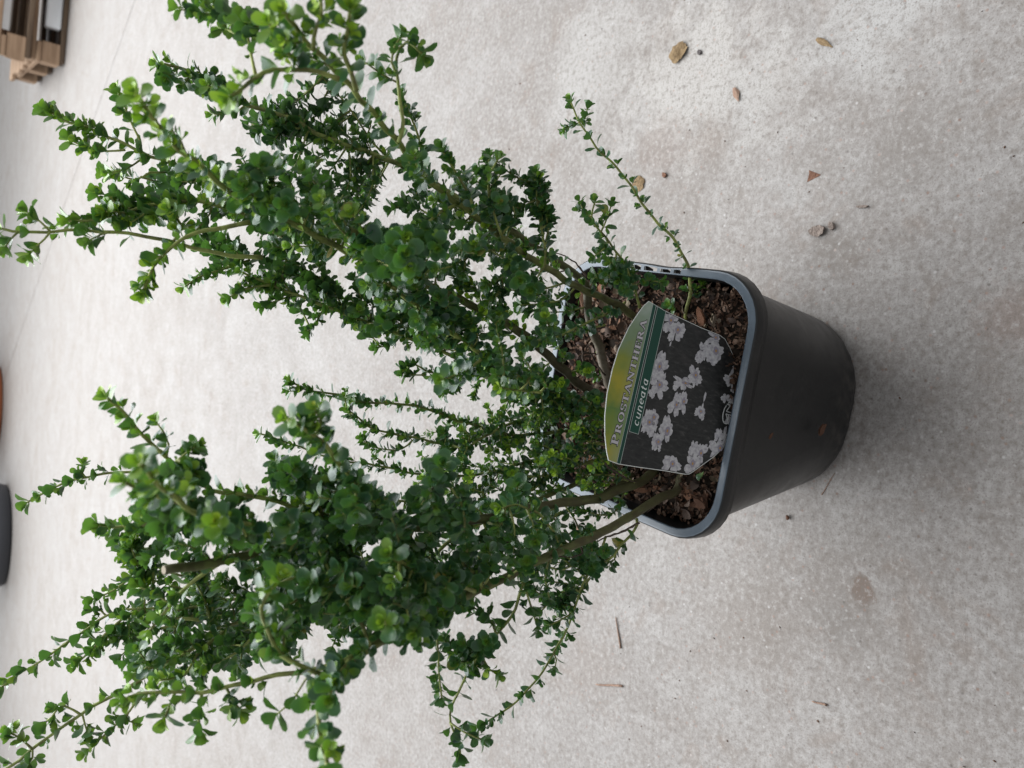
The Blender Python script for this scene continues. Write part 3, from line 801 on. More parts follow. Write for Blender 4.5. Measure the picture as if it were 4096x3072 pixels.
[[1512,597,4142,1307,758,4138,1051,891,4184],1.6,0.9,8.4,0.12,5.5,0.6,0.37,0,0,0],
[[1710,858,3986,1666,1025,4087,1512,1154,4260],1.6,0.9,7.7,0.12,5.5,0.6,0.29,0,0,0],
[[636,90,4115,592,107,4092,505,179,4170],1.6,0.9,8.6,0.12,5.5,0.6,0.19,0,0,0],
[[777,-309,3866,739,-288,3897,653,-304,3915],1.6,0.9,7.9,0.12,5.5,0.6,0.22,0,0,0],
[[360,-101,3971,402,-252,4015,445,-315,4022],1.6,0.9,8.9,0.12,5.5,0.6,0.14,0,0,0],
[[1586,867,3785,1379,945,3858,1106,1086,3929],1.6,0.9,7.4,0.12,5.5,0.6,0.32,0,0,0],
[[375,-113,4004,295,-198,3976,213,-175,4053],1.6,0.9,8.8,0.12,5.5,0.6,0.22,0,0,0],
[[940,648,4547,953,1006,4511,997,1269,4603],1.6,0.9,8.1,0.12,5.5,0.6,0.22,0,0,0],
[[277,-39,3747,261,97,3736,260,249,3828],1.6,0.9,9.3,0.12,5.5,0.6,0.26,0,0,0],
[[272,608,3649,447,700,3667,676,780,3700],1.6,0.9,8.2,0.12,5.5,0.6,0.15,0,0,0],
[[586,115,3841,738,209,3788,853,360,3883],1.6,0.9,7.5,0.12,5.5,0.6,0.16,0,0,0],
[[686,914,4822,773,954,4798,853,1035,4892],1.6,0.9,9.4,0.12,5.5,0.6,0.16,0,0,0],
[[912,619,4493,965,855,4523,1119,974,4579],1.6,0.9,7.4,0.12,5.5,0.6,0.37,0,0,0],
[[547,127,3648,482,209,3684,476,238,3719],1.6,0.9,9.5,0.12,5.5,0.6,0.15,0,0,0],
[[1308,419,3524,1156,474,3513,1148,562,3605],1.6,0.9,9.0,0.12,5.5,0.6,0.16,0,0,0],
[[1097,832,4860,1231,778,4842,1327,731,4917],1.6,0.9,7.5,0.12,5.5,0.6,0.23,0,0,0],
[[512,719,4552,607,722,4622,705,614,4642],1.6,0.9,9.0,0.12,5.5,0.6,0.31,0,0,0],
[[997,712,4656,1063,1078,4735,1160,1499,4733],1.6,0.9,9.5,0.12,5.5,0.6,0.29,0,0,0],
[[778,-303,3907,750,-398,3891,782,-459,3953],1.6,0.9,8.6,0.12,5.5,0.6,0.39,0,0,0],
[[677,64,4324,777,67,4329,849,8,4390],1.6,0.9,7.5,0.12,5.5,0.6,0.36,0,0,0],
[[823,562,4663,782,669,4670,794,745,4743],1.6,0.9,7.4,0.12,5.5,0.6,0.13,0,0,0],
[[363,660,4006,687,654,3956,898,648,4065],1.6,0.9,7.5,0.12,5.5,0.6,0.2,0,0,0],
[[617,109,2790,630,247,2754,705,297,2831],1.6,0.9,7.8,0.12,5.5,0.6,0.12,0,0,0],
[[328,643,3880,489,627,3881,776,646,3961],1.6,0.9,8.2,0.12,5.5,0.6,0.29,0,0,0],
[[1054,776,4766,1178,767,4773,1230,819,4819],1.6,0.9,7.5,0.12,5.5,0.6,0.33,0,0,0],
[[1142,903,4980,1215,864,4966,1240,867,5044],1.6,0.9,7.5,0.12,5.5,0.6,0.24,0,0,0],
[[924,-355,4183,1010,-187,4235,990,-123,4315],1.6,0.9,8.9,0.12,5.5,0.6,0.13,0,0,0],
[[1054,776,4766,1032,898,4749,991,951,4821],1.6,0.9,7.5,0.12,5.5,0.6,0.23,0,0,0],
[[272,608,3649,307,494,3632,347,431,3693],1.6,0.9,8.3,0.12,5.5,0.6,0.34,0,0,0],
[[277,-39,3747,340,13,3739,408,-101,3823],1.6,0.9,9.2,0.12,5.5,0.6,0.22,0,0,0],
[[1157,927,5020,1232,875,5006,1232,743,5084],1.6,0.9,7.9,0.12,5.5,0.6,0.3,0,0,0],
[[1829,841,4108,1707,1067,4225,1515,1423,4416],1.6,0.9,8.6,0.12,5.5,0.6,0.13,0,0,0],
[[1197,970,5092,1226,1004,5042,1204,1183,5141],1.6,0.9,9.3,0.12,5.5,0.6,0.38,0,0,0],
[[1420,495,3795,1317,406,3796,1150,331,3942],1.6,0.9,8.2,0.12,5.5,0.6,0.21,0,0,0],
[[-38,-465,3698,150,-489,3730,359,-480,3799],1.6,0.9,8.5,0.12,5.5,0.6,0.17,0,0,0],
[[1156,321,3185,1074,566,3164,964,827,3263],1.6,0.9,9.2,0.12,5.5,0.6,0.15,0,0,0],
[[160,33,3427,115,138,3423,73,164,3477],1.6,0.9,9.6,0.12,5.5,0.6,0.28,0,0,0],
[[257,595,3576,580,799,3522,865,1011,3625],1.6,0.9,8.2,0.12,5.5,0.6,0.18,0,0,0],
[[1596,695,4499,1377,926,4489,1202,1118,4552],1.6,0.9,8.1,0.12,5.5,0.6,0.32,0,0,0],
[[150,186,2632,191,123,2619,285,157,2678],1.6,0.9,8.7,0.12,5.5,0.6,0.23,0,0,0],
[[668,71,4276,591,95,4247,535,139,4318],1.6,0.9,8.2,0.12,5.5,0.6,0.21,0,0,0],
[[405,680,4164,613,912,4175,803,1127,4208],1.6,0.9,8.2,0.12,5.5,0.6,0.39,0,0,0],
[[114,399,3168,138,380,3177,106,281,3217],1.6,0.9,8.9,0.12,5.5,0.6,0.26,0,0,0],
[[308,631,3797,375,550,3810,462,472,3874],1.6,0.9,8.0,0.12,5.5,0.6,0.14,0,0,0],
[[657,922,4880,784,1218,4905,929,1482,4941],1.6,0.9,9.1,0.12,5.5,0.6,0.31,0,0,0],
[[601,140,2850,547,176,2871,540,317,2900],1.6,0.9,9.0,0.12,5.5,0.6,0.28,0,0,0],
[[686,56,4372,726,-31,4313,765,-161,4414],1.6,0.9,8.2,0.12,5.5,0.6,0.17,0,0,0],
[[794,-254,3218,741,-231,3239,585,-251,3347],1.6,0.9,7.6,0.12,5.5,0.6,0.31,0,0,0],
[[363,660,4006,361,500,3997,379,333,4077],1.6,0.9,9.4,0.12,5.5,0.6,0.18,0,0,0],
[[855,559,4384,978,824,4414,1118,1156,4448],1.6,0.9,9.4,0.12,5.5,0.6,0.17,0,0,0],
[[360,-101,3971,326,-52,3970,295,-7,4043],1.6,0.9,7.5,0.12,5.5,0.6,0.27,0,0,0],
[[127,386,3081,86,359,3067,187,300,3152],1.6,0.9,8.3,0.12,5.5,0.6,0.23,0,0,0],
[[855,559,4384,964,849,4355,1090,1136,4465],1.6,0.9,9.6,0.12,5.5,0.6,0.17,0,0,0],
[[1254,1342,5288,1306,1433,5121,1307,1566,5088],1.6,0.9,8.7,0.12,5.5,0.6,0.17,0,0,0],
[[238,586,3516,334,627,3530,482,657,3580],1.6,0.9,7.5,0.12,5.5,0.6,0.25,0,0,0],
[[-50,-388,3453,-21,-351,3492,44,-223,3548],1.6,0.9,9.3,0.12,5.5,0.6,0.29,0,0,0],
[[232,-11,3629,191,141,3616,213,221,3685],1.6,0.9,7.5,0.12,5.5,0.6,0.17,0,0,0],
[[1127,880,4940,1137,756,4965,1189,672,5042],1.6,0.9,8.7,0.12,5.5,0.6,0.15,0,0,0],
[[85,536,3161,284,541,3190,431,557,3241],1.6,0.9,9.2,0.12,5.5,0.6,0.31,0,0,0],
[[-10,114,2961,90,49,2928,64,-4,3044],1.6,0.9,9.6,0.12,5.5,0.6,0.15,0,0,0],
[[1184,956,5068,1183,860,5033,1246,848,5117],1.6,0.9,8.2,0.12,5.5,0.6,0.24,0,0,0],
[[391,-125,4036,333,-237,4033,318,-270,4079],1.6,0.9,8.2,0.12,5.5,0.6,0.27,0,0,0],
[[1533,627,4246,1371,773,4304,1366,998,4322],1.6,0.9,8.2,0.12,5.5,0.6,0.3,0,0,0],
[[248,-20,3669,348,-53,3674,387,-117,3732],1.6,0.9,7.6,0.12,5.5,0.6,0.25,0,0,0],
[[461,770,4286,659,1045,4314,750,1288,4417],1.6,0.9,9.1,0.12,5.5,0.6,0.28,0,0,0],
[[1499,579,4082,1312,793,4062,1199,1012,4166],1.6,0.9,7.5,0.12,5.5,0.6,0.19,0,0,0],
[[543,727,4660,618,778,4639,736,871,4702],1.6,0.9,8.5,0.12,5.5,0.6,0.13,0,0,0],
[[778,-300,3927,698,-280,3937,639,-312,4107],1.6,0.9,8.2,0.12,5.5,0.6,0.33,0,0,0],
[[211,786,3836,425,1107,3848,648,1316,3937],1.6,0.9,8.8,0.12,5.5,0.6,0.29,0,0,0],
[[1132,303,3128,1109,499,3155,1015,626,3183],1.6,0.9,9.2,0.12,5.5,0.6,0.37,0,0,0],
[[1080,270,3016,1076,458,2991,1028,729,3062],1.6,0.9,9.6,0.12,5.5,0.6,0.18,0,0,0],
[[1533,627,4246,1293,626,4221,1076,719,4304],1.6,0.9,8.0,0.12,5.5,0.6,0.3,0,0,0],
[[1097,832,4860,1107,978,4866,1192,1224,4940],1.6,0.9,7.5,0.12,5.5,0.6,0.22,0,0,0],
[[-48,-407,3511,51,-461,3464,153,-473,3554],1.6,0.9,7.4,0.12,5.5,0.6,0.34,0,0,0],
[[672,918,4851,691,846,4825,743,798,4904],1.6,0.9,9.1,0.12,5.5,0.6,0.22,0,0,0],
[[826,529,4330,870,655,4331,918,807,4389],1.6,0.9,8.7,0.12,5.5,0.6,0.38,0,0,0],
[[307,831,4358,506,1122,4346,674,1392,4454],1.6,0.9,7.6,0.12,5.5,0.6,0.25,0,0,0],
[[918,-164,3462,890,4,3450,900,145,3530],1.6,0.9,8.7,0.12,5.5,0.6,0.33,0,0,0],
[[461,770,4286,641,916,4238,823,1212,4432],1.6,0.9,9.5,0.12,5.5,0.6,0.22,0,0,0],
[[267,604,3625,370,897,3651,453,1171,3674],1.6,0.9,9.5,0.12,5.5,0.6,0.39,0,0,0],
[[547,127,3648,641,96,3637,693,51,3704],1.6,0.9,9.5,0.12,5.5,0.6,0.2,0,0,0],
[[686,914,4822,760,1109,4792,919,1250,4878],1.6,0.9,8.6,0.12,5.5,0.6,0.18,0,0,0],
[[982,664,5099,918,716,5098,823,756,5161],1.6,0.9,9.6,0.12,5.5,0.6,0.19,0,0,0],
[[687,-103,3466,648,-122,3436,555,-112,3509],1.6,0.9,8.8,0.12,5.5,0.6,0.19,0,0,0],
[[957,633,4991,997,543,5034,1088,476,5057],1.6,0.9,9.0,0.12,5.5,0.6,0.27,0,0,0],
[[1051,254,2961,954,418,2991,878,511,3052],1.6,0.9,7.4,0.12,5.5,0.6,0.28,0,0,0],
[[615,102,4007,588,90,3981,517,30,4096],1.6,0.9,9.5,0.12,5.5,0.6,0.15,0,0,0],
[[1127,880,4940,1250,1130,4913,1351,1286,5008],1.6,0.9,8.8,0.12,5.5,0.6,0.36,0,0,0],
[[787,-43,4839,822,91,4854,860,267,4930],1.6,0.9,9.1,0.12,5.5,0.6,0.26,0,0,0],
[[386,671,4091,438,865,4065,554,962,4141],1.6,0.9,7.7,0.12,5.5,0.6,0.16,0,0,0],
[[386,671,4091,359,662,4109,425,545,4149],1.6,0.9,8.6,0.12,5.5,0.6,0.37,0,0,0],
[[1082,808,4821,1082,1040,4794,1052,1240,4868],1.6,0.9,8.6,0.12,5.5,0.6,0.36,0,0,0],
[[686,56,4372,716,-37,4404,760,-174,4460],1.6,0.9,7.9,0.12,5.5,0.6,0.38,0,0,0],
[[787,-43,4839,953,-93,4810,1063,-155,4889],1.6,0.9,9.7,0.12,5.5,0.6,0.32,0,0,0],
[[672,-418,4679,737,-485,4844,814,-619,5002],1.6,0.9,7.8,0.12,5.5,0.6,0.37,0,0,0],
[[772,-434,4366,643,-545,4419,535,-627,4478],1.6,0.9,7.9,0.12,5.5,0.6,0.27,0,0,0],
[[809,-74,4947,972,-74,4905,1093,-116,5020],1.6,0.9,8.4,0.12,5.5,0.6,0.17,0,0,0],
[[672,-418,4679,718,-520,4713,786,-591,4815],1.6,0.9,9.0,0.12,5.5,0.6,0.45,0,0,0],
[[672,-418,4679,772,-330,4728,972,-319,4839],1.6,0.9,9.9,0.12,5.5,0.6,0.26,0,0,0],
[[726,21,4570,819,-53,4569,886,-57,4649],1.6,0.9,9.0,0.12,5.5,0.6,0.3,0,0,0],
[[632,-373,4617,692,-660,4614,671,-853,4673],1.6,0.9,8.1,0.12,5.5,0.6,0.36,0,0,0],
[[830,-105,5056,947,-155,5068,1022,-163,5111],1.6,0.9,9.2,0.12,5.5,0.6,0.41,0,0,0],
[[834,-115,5085,798,-290,5094,781,-538,5152],1.6,0.9,9.4,0.12,5.5,0.6,0.18,0,0,0],
[[632,-373,4617,669,-364,4634,692,-477,4681],1.6,0.9,9.8,0.12,5.5,0.6,0.43,0,0,0],
[[777,-28,4785,900,-13,4761,946,73,4856],1.6,0.9,8.0,0.12,5.5,0.6,0.27,0,0,0],
[[672,-418,4679,650,-655,4661,577,-946,4727],1.6,0.9,9.9,0.12,5.5,0.6,0.24,0,0,0],
[[772,-434,4366,751,-614,4381,683,-730,4462],1.6,0.9,9.7,0.12,5.5,0.6,0.35,0,0,0],
[[652,-395,4648,550,-652,4617,518,-929,4694],1.6,0.9,9.0,0.12,5.5,0.6,0.29,0,0,0],
[[940,612,4919,975,454,4972,1048,292,4997],1.6,0.9,9.7,0.12,5.5,0.6,0.22,0,0,0],
[[772,-434,4366,697,-603,4425,683,-736,4500],1.6,0.9,9.2,0.12,5.5,0.6,0.21,0,0,0],
[[772,-434,4366,760,-337,4409,773,-347,4519],1.6,0.9,8.9,0.12,5.5,0.6,0.28,0,0,0],
[[855,-162,5221,905,-314,5253,949,-487,5262],1.6,0.9,9.5,0.12,5.5,0.6,0.17,0,0,0],
[[738,9,4624,824,-47,4629,870,-135,4699],1.6,0.9,8.8,0.12,5.5,0.6,0.3,0,0,0],
[[540,-273,4449,568,-282,4487,691,-238,4515],1.6,0.9,9.2,0.12,5.5,0.6,0.15,0,0,0],
[[830,-105,5056,948,-174,5064,1016,-272,5114],1.6,0.9,7.9,0.12,5.5,0.6,0.26,0,0,0],
[[862,-177,5258,837,-307,5218,845,-457,5311],1.6,0.9,8.7,0.12,5.5,0.6,0.23,0,0,0],
[[772,-434,4366,717,-688,4394,639,-899,4514],1.6,0.9,8.6,0.12,5.5,0.6,0.28,0,0,0],
[[517,-248,4394,604,-275,4394,664,-283,4435],1.6,0.9,9.9,0.12,5.5,0.6,0.39,0,0,0],
[[834,-115,5085,846,-216,5114,831,-339,5144],1.6,0.9,9.3,0.12,5.5,0.6,0.38,0,0,0],
[[672,-418,4679,774,-475,4808,965,-437,4981],1.6,0.9,7.7,0.12,5.5,0.6,0.19,0,0,0],
[[865,-184,5277,904,-255,5281,887,-447,5320],1.6,0.9,7.8,0.12,5.5,0.6,0.33,0,0,0],
[[1849,839,4133,1807,868,4177,1715,950,4255],1.6,0.9,8.7,0.12,5.5,0.6,0.15,0,0,0],
[[1973,837,4300,1867,955,4313,1722,1138,4459],1.6,0.9,8.2,0.12,5.5,0.6,0.08,0,0,0],
[[1973,837,4300,1874,915,4241,1781,977,4439],1.6,0.9,9.1,0.12,5.5,0.6,0.06,0,0,0],
[[1585,689,4472,1608,770,4448,1627,837,4514],1.6,0.9,8.0,0.12,5.5,0.6,0.08,0,0,0],
[[1642,732,4647,1697,808,4599,1735,857,4692],1.6,0.9,9.9,0.12,5.5,0.6,0.08,0,0,0],
[[2012,837,4357,1906,1110,4429,1776,1399,4639],1.6,0.9,7.9,0.12,5.5,0.6,0.08,0,0,0],
[[1869,838,4157,1810,980,4134,1738,1032,4280],1.6,0.9,7.8,0.12,5.5,0.6,0.07,0,0,0],
[[2012,837,4357,1851,976,4473,1790,1214,4552],1.6,0.9,8.9,0.12,5.5,0.6,0.09,0,0,0],
[[1555,664,4375,1613,806,4333,1685,951,4417],1.6,0.9,9.1,0.12,5.5,0.6,0.09,0,0,0],
[[1607,702,4526,1654,731,4514,1758,882,4572],1.6,0.9,9.8,0.12,5.5,0.6,0.08,0,0,0],
[[1596,695,4499,1606,793,4458,1600,1010,4560],1.6,0.9,8.1,0.12,5.5,0.6,0.1,0,0,0],
[[1634,724,4616,1658,956,4606,1727,1189,4662],1.6,0.9,8.9,0.12,5.5,0.6,0.14,0,0,0],
[[1810,879,5321,1788,874,5333,1699,786,5362],1.6,0.9,9.2,0.12,5.5,0.6,0.25,0,0,0],
[[1783,834,5116,1765,732,5088,1666,701,5173],1.6,0.9,8.3,0.12,5.5,0.6,0.28,0,0,0],
[[1801,857,5222,1779,826,5206,1689,778,5268],1.6,0.9,8.3,0.12,5.5,0.6,0.22,0,0,0],
[[1778,829,5096,1656,657,5120,1653,596,5180],1.6,0.9,8.9,0.12,5.5,0.6,0.46,0,0,0],
[[1042,-253,3891,1097,-303,3873,1131,-335,3959],1.6,0.9,8.4,0.12,5.5,0.6,0.09,0,0,0],
[[1094,-456,3867,1148,-463,3881,1306,-492,3914],1.6,0.9,7.7,0.12,5.5,0.6,0.26,0,0,0],
[[927,-170,3494,1033,-198,3480,1041,-230,3558],1.6,0.9,9.0,0.12,5.5,0.6,0.13,0,0,0],
[[1175,-379,3426,1111,-304,3509,1114,-302,3570],1.6,0.9,9.3,0.12,5.5,0.6,0.18,0,0,0],
[[1033,-244,3853,1129,-233,3840,1262,-240,3901],1.6,0.9,7.5,0.12,5.5,0.6,0.09,0,0,0],
[[953,-186,3588,1109,-192,3575,1299,-48,3664],1.6,0.9,8.3,0.12,5.5,0.6,0.23,0,0,0],
[[898,-385,3705,1023,-469,3665,1112,-467,3755],1.6,0.9,8.1,0.12,5.5,0.6,0.14,0,0,0],
[[944,-180,3556,905,-164,3556,1062,-225,3606],1.6,0.9,7.9,0.12,5.5,0.6,0.11,0,0,0],
[[1114,-464,3878,1177,-451,3840,1237,-421,3921],1.6,0.9,8.7,0.12,5.5,0.6,0.19,0,0,0],
[[953,-186,3588,1034,-222,3568,1120,-241,3642],1.6,0.9,8.3,0.12,5.5,0.6,0.24,0,0,0],
[[1024,-430,3815,1028,-490,3851,1034,-557,3874],1.6,0.9,7.7,0.12,5.5,0.6,0.16,0,0,0],
[[1281,-417,3472,1292,-309,3508,1391,-218,3663],1.6,0.9,8.0,0.12,5.5,0.6,0.17,0,0,0],
[[965,-194,3626,1025,-302,3632,1152,-268,3681],1.6,0.9,7.9,0.12,5.5,0.6,0.13,0,0,0],
[[1005,-329,3335,1051,-355,3336,1156,-335,3390],1.6,0.9,7.5,0.12,5.5,0.6,0.16,0,0,0],
[[1145,-370,3411,1172,-397,3389,1265,-425,3451],1.6,0.9,9.4,0.12,5.5,0.6,0.08,0,0,0],
[[1145,-370,3411,1241,-324,3370,1289,-339,3462],1.6,0.9,9.3,0.12,5.5,0.6,0.09,0,0,0],
[[1087,-352,3380,1202,-355,3364,1263,-352,3421],1.6,0.9,8.3,0.12,5.5,0.6,0.11,0,0,0],
[[1005,-329,3335,1051,-336,3279,1110,-389,3377],1.6,0.9,8.5,0.12,5.5,0.6,0.22,0,0,0],
[[959,-318,3305,1113,-301,3281,1251,-354,3355],1.6,0.9,8.1,0.12,5.5,0.6,0.19,0,0,0],
[[913,-308,3274,1091,-333,3267,1148,-314,3327],1.6,0.9,8.8,0.12,5.5,0.6,0.21,0,0,0],
[[-387,510,2520,-299,550,2467,-181,628,2561],1.6,0.9,6.2,0.12,5.5,0.6,0.57,0,0,0],
[[-418,-57,2503,-383,-58,2520,-315,-55,2665],1.6,0.9,6.5,0.12,5.5,0.6,0.52,0,0,0],
[[-418,-57,2503,-329,-35,2513,-293,-105,2696],1.6,0.9,6.4,0.12,5.5,0.6,0.67,0,0,0],
[[-131,87,2394,-167,15,2388,-253,-67,2447],1.6,0.9,7.0,0.12,5.5,0.6,0.48,0,0,0],
[[-42,461,2744,42,595,2739,-22,657,2794],1.6,0.9,6.0,0.12,5.5,0.6,0.55,0,0,0],
[[-418,-57,2503,-389,-63,2524,-371,61,2578],1.6,0.9,6.1,0.12,5.5,0.6,0.37,0,0,0],
[[89,185,2093,76,243,2091,107,290,2163],1.6,0.9,6.6,0.12,5.5,0.6,0.37,0,0,0],
[[45,513,3031,-3,634,3046,-109,633,3083],1.6,0.9,6.4,0.12,5.5,0.6,0.37,0,0,0],
[[-131,87,2394,-72,-1,2404,-90,-76,2466],1.6,0.9,7.0,0.12,5.5,0.6,0.34,0,0,0],
[[-54,147,2885,44,156,2931,96,251,2934],1.6,0.9,7.4,0.12,5.5,0.6,0.53,0,0,0],
[[-54,147,2885,-114,186,2965,-132,303,3026],1.6,0.9,7.1,0.12,5.5,0.6,0.46,0,0,0],
[[-118,94,2461,-71,2,2431,-152,-47,2518],1.6,0.9,6.9,0.12,5.5,0.6,0.24,0,0,0],
[[-531,182,2260,-359,160,2192,-374,131,2323],1.6,0.9,5.7,0.12,5.5,0.6,0.43,0,0,0],
[[-104,100,2527,-152,84,2545,-162,-52,2602],1.6,0.9,6.0,0.12,5.5,0.6,0.25,0,0,0],
[[181,182,2689,143,273,2703,59,291,2756],1.6,0.9,7.2,0.12,5.5,0.6,0.67,0,0,0],
[[-63,143,2853,-185,93,2855,-286,138,2911],1.6,0.9,7.3,0.12,5.5,0.6,0.65,0,0,0],
[[-531,182,2260,-488,189,2311,-378,199,2336],1.6,0.9,5.7,0.12,5.5,0.6,0.36,0,0,0],
[[-10,114,2961,-12,190,2952,-46,262,3020],1.6,0.9,6.0,0.12,5.5,0.6,0.48,0,0,0],
[[98,193,2530,133,84,2478,125,-79,2585],1.6,0.9,6.9,0.12,5.5,0.6,0.59,0,0,0],
[[-54,147,2885,1,243,2893,45,236,2937],1.6,0.9,5.8,0.12,5.5,0.6,0.24,0,0,0],
[[-54,147,2885,-92,212,2825,-85,318,2969],1.6,0.9,7.0,0.12,5.5,0.6,0.46,0,0,0],
[[-70,444,2652,-41,488,2643,34,436,2718],1.6,0.9,6.2,0.12,5.5,0.6,0.37,0,0,0],
[[-333,524,2839,-294,478,2827,-204,467,2902],1.6,0.9,6.5,0.12,5.5,0.6,0.56,0,0,0],
[[-387,510,2520,-357,542,2491,-320,595,2588],1.6,0.9,6.7,0.12,5.5,0.6,0.51,0,0,0],
[[-102,106,2573,-148,84,2552,-232,-30,2645],1.6,0.9,6.4,0.12,5.5,0.6,0.3,0,0,0],
[[11,106,3016,-9,187,2975,4,198,3102],1.6,0.9,5.7,0.12,5.5,0.6,0.55,0,0,0],
[[-70,444,2652,-103,473,2682,-101,524,2782],1.6,0.9,7.2,0.12,5.5,0.6,0.57,0,0,0],
[[-367,676,2891,-291,625,2885,-198,628,2941],1.6,0.9,6.1,0.12,5.5,0.6,0.66,0,0,0],
[[-93,132,2756,-202,45,2685,-239,63,2816],1.6,0.9,7.1,0.12,5.5,0.6,0.36,0,0,0],
[[-98,119,2665,-156,83,2667,-259,151,2722],1.6,0.9,6.1,0.12,5.5,0.6,0.38,0,0,0],
[[-159,75,2262,-158,51,2262,-197,-21,2353],1.6,0.9,6.6,0.12,5.5,0.6,0.54,0,0,0],
[[-153,394,2374,-190,458,2351,-193,517,2444],1.6,0.9,6.7,0.12,5.5,0.6,0.64,0,0,0],
[[-73,139,2821,-133,265,2776,-116,316,2866],1.6,0.9,7.0,0.12,5.5,0.6,0.5,0,0,0],
[[-259,457,2644,-214,410,2614,-277,331,2691],1.6,0.9,6.7,0.12,5.5,0.6,0.51,0,0,0],
[[6,489,2901,51,648,2856,71,733,2974],1.6,0.9,6.2,0.12,5.5,0.6,0.28,0,0,0],
[[-179,196,2255,-251,184,2263,-267,236,2340],1.6,0.9,6.3,0.12,5.5,0.6,0.29,0,0,0],
[[-71,140,2770,-17,43,2735,12,-57,2823],1.6,0.9,6.7,0.12,5.5,0.6,0.61,0,0,0],
[[-73,139,2821,-141,239,2846,-177,268,2884],1.6,0.9,6.0,0.12,5.5,0.6,0.49,0,0,0],
[[-125,410,2467,-122,333,2503,-126,335,2582],1.6,0.9,6.7,0.12,5.5,0.6,0.42,0,0,0],
[[-356,539,2885,-293,491,2945,-247,428,2982],1.6,0.9,5.7,0.12,5.5,0.6,0.3,0,0,0],
[[-93,132,2756,-178,157,2720,-312,240,2822],1.6,0.9,6.2,0.12,5.5,0.6,0.59,0,0,0],
[[-160,383,2310,-78,400,2344,-79,404,2405],1.6,0.9,5.7,0.12,5.5,0.6,0.49,0,0,0],
[[-418,-57,2503,-374,-96,2514,-324,-79,2587],1.6,0.9,7.0,0.12,5.5,0.6,0.48,0,0,0],
[[-498,641,3200,-480,563,3172,-559,462,3288],1.6,0.9,6.8,0.12,5.5,0.6,0.25,0,0,0],
[[-418,-57,2503,-392,-55,2529,-352,-28,2621],1.6,0.9,7.3,0.12,5.5,0.6,0.47,0,0,0],
[[-673,56,2424,-669,74,2441,-731,-32,2520],1.6,0.9,6.9,0.12,5.5,0.6,0.67,0,0,0],
[[-398,553,2616,-433,529,2633,-448,495,2723],1.6,0.9,7.3,0.12,5.5,0.6,0.51,0,0,0],
[[-54,147,2885,-183,122,2905,-293,91,2999],1.6,0.9,6.3,0.12,5.5,0.6,0.35,0,0,0],
[[-594,499,2518,-585,461,2524,-511,384,2625],1.6,0.9,6.5,0.12,5.5,0.6,0.61,0,0,0],
[[-803,381,2660,-806,447,2657,-755,477,2757],1.6,0.9,7.1,0.12,5.5,0.6,0.27,0,0,0],
[[-668,198,2105,-645,261,2101,-733,289,2167],1.6,0.9,6.9,0.12,5.5,0.6,0.41,0,0,0],
[[-743,886,3235,-844,976,3257,-905,1086,3302],1.6,0.9,6.4,0.12,5.5,0.6,0.35,0,0,0],
[[-1040,477,3005,-1028,584,2941,-980,641,3078],1.6,0.9,6.0,0.12,5.5,0.6,0.71,0,0,0],
[[-743,886,3235,-781,859,3258,-836,778,3337],1.6,0.9,6.5,0.12,5.5,0.6,0.56,0,0,0],
[[-926,586,3269,-818,615,3235,-714,578,3327],1.6,0.9,6.0,0.12,5.5,0.6,0.49,0,0,0],
[[-916,508,3047,-938,445,3099,-905,371,3154],1.6,0.9,7.2,0.12,5.5,0.6,0.35,0,0,0],
[[-490,616,3127,-415,598,3135,-371,587,3200],1.6,0.9,7.4,0.12,5.5,0.6,0.4,0,0,0],
[[-544,189,2643,-458,197,2541,-403,276,2683],1.6,0.9,5.9,0.12,5.5,0.6,0.34,0,0,0],
[[-353,703,2951,-422,723,2938,-433,829,3036],1.6,0.9,6.5,0.12,5.5,0.6,0.36,0,0,0],
[[-477,692,3341,-469,597,3348,-393,548,3405],1.6,0.9,6.4,0.12,5.5,0.6,0.26,0,0,0],
[[-647,584,2680,-563,630,2719,-490,673,2733],1.6,0.9,6.1,0.12,5.5,0.6,0.64,0,0,0],
[[-398,553,2616,-455,589,2666,-490,643,2715],1.6,0.9,6.3,0.12,5.5,0.6,0.66,0,0,0],
[[-544,189,2643,-578,59,2762,-549,22,2878],1.6,0.9,6.1,0.12,5.5,0.6,0.43,0,0,0],
[[-931,561,3197,-792,476,3231,-679,349,3301],1.6,0.9,6.4,0.12,5.5,0.6,0.66,0,0,0],
[[-745,43,2095,-729,73,2100,-772,126,2183],1.6,0.9,6.7,0.12,5.5,0.6,0.71,0,0,0],
[[-715,229,2212,-719,169,2204,-663,95,2257],1.6,0.9,6.2,0.12,5.5,0.6,0.55,0,0,0],
[[-857,321,2531,-961,603,2639,-1044,838,2644],1.6,0.9,7.4,0.12,5.5,0.6,0.69,0,0,0],
[[-735,735,2960,-856,762,3006,-914,732,3068],1.6,0.9,6.1,0.12,5.5,0.6,0.27,0,0,0],
[[-477,692,3341,-395,612,3369,-385,573,3398],1.6,0.9,6.9,0.12,5.5,0.6,0.32,0,0,0],
[[-918,637,3414,-802,639,3407,-733,641,3494],1.6,0.9,7.1,0.12,5.5,0.6,0.54,0,0,0],
[[-498,641,3200,-542,704,3220,-608,703,3258],1.6,0.9,6.3,0.12,5.5,0.6,0.67,0,0,0],
[[-691,659,2820,-719,659,2845,-894,671,2905],1.6,0.9,5.8,0.12,5.5,0.6,0.32,0,0,0],
[[-895,428,2821,-871,377,2840,-829,271,2922],1.6,0.9,6.1,0.12,5.5,0.6,0.41,0,0,0],
[[-647,584,2680,-653,676,2651,-632,838,2739],1.6,0.9,6.7,0.12,5.5,0.6,0.36,0,0,0],
[[-498,641,3200,-559,608,3219,-643,477,3261],1.6,0.9,6.3,0.12,5.5,0.6,0.25,0,0,0],
[[-664,312,2418,-842,437,2407,-957,583,2464],1.6,0.9,6.7,0.12,5.5,0.6,0.41,0,0,0],
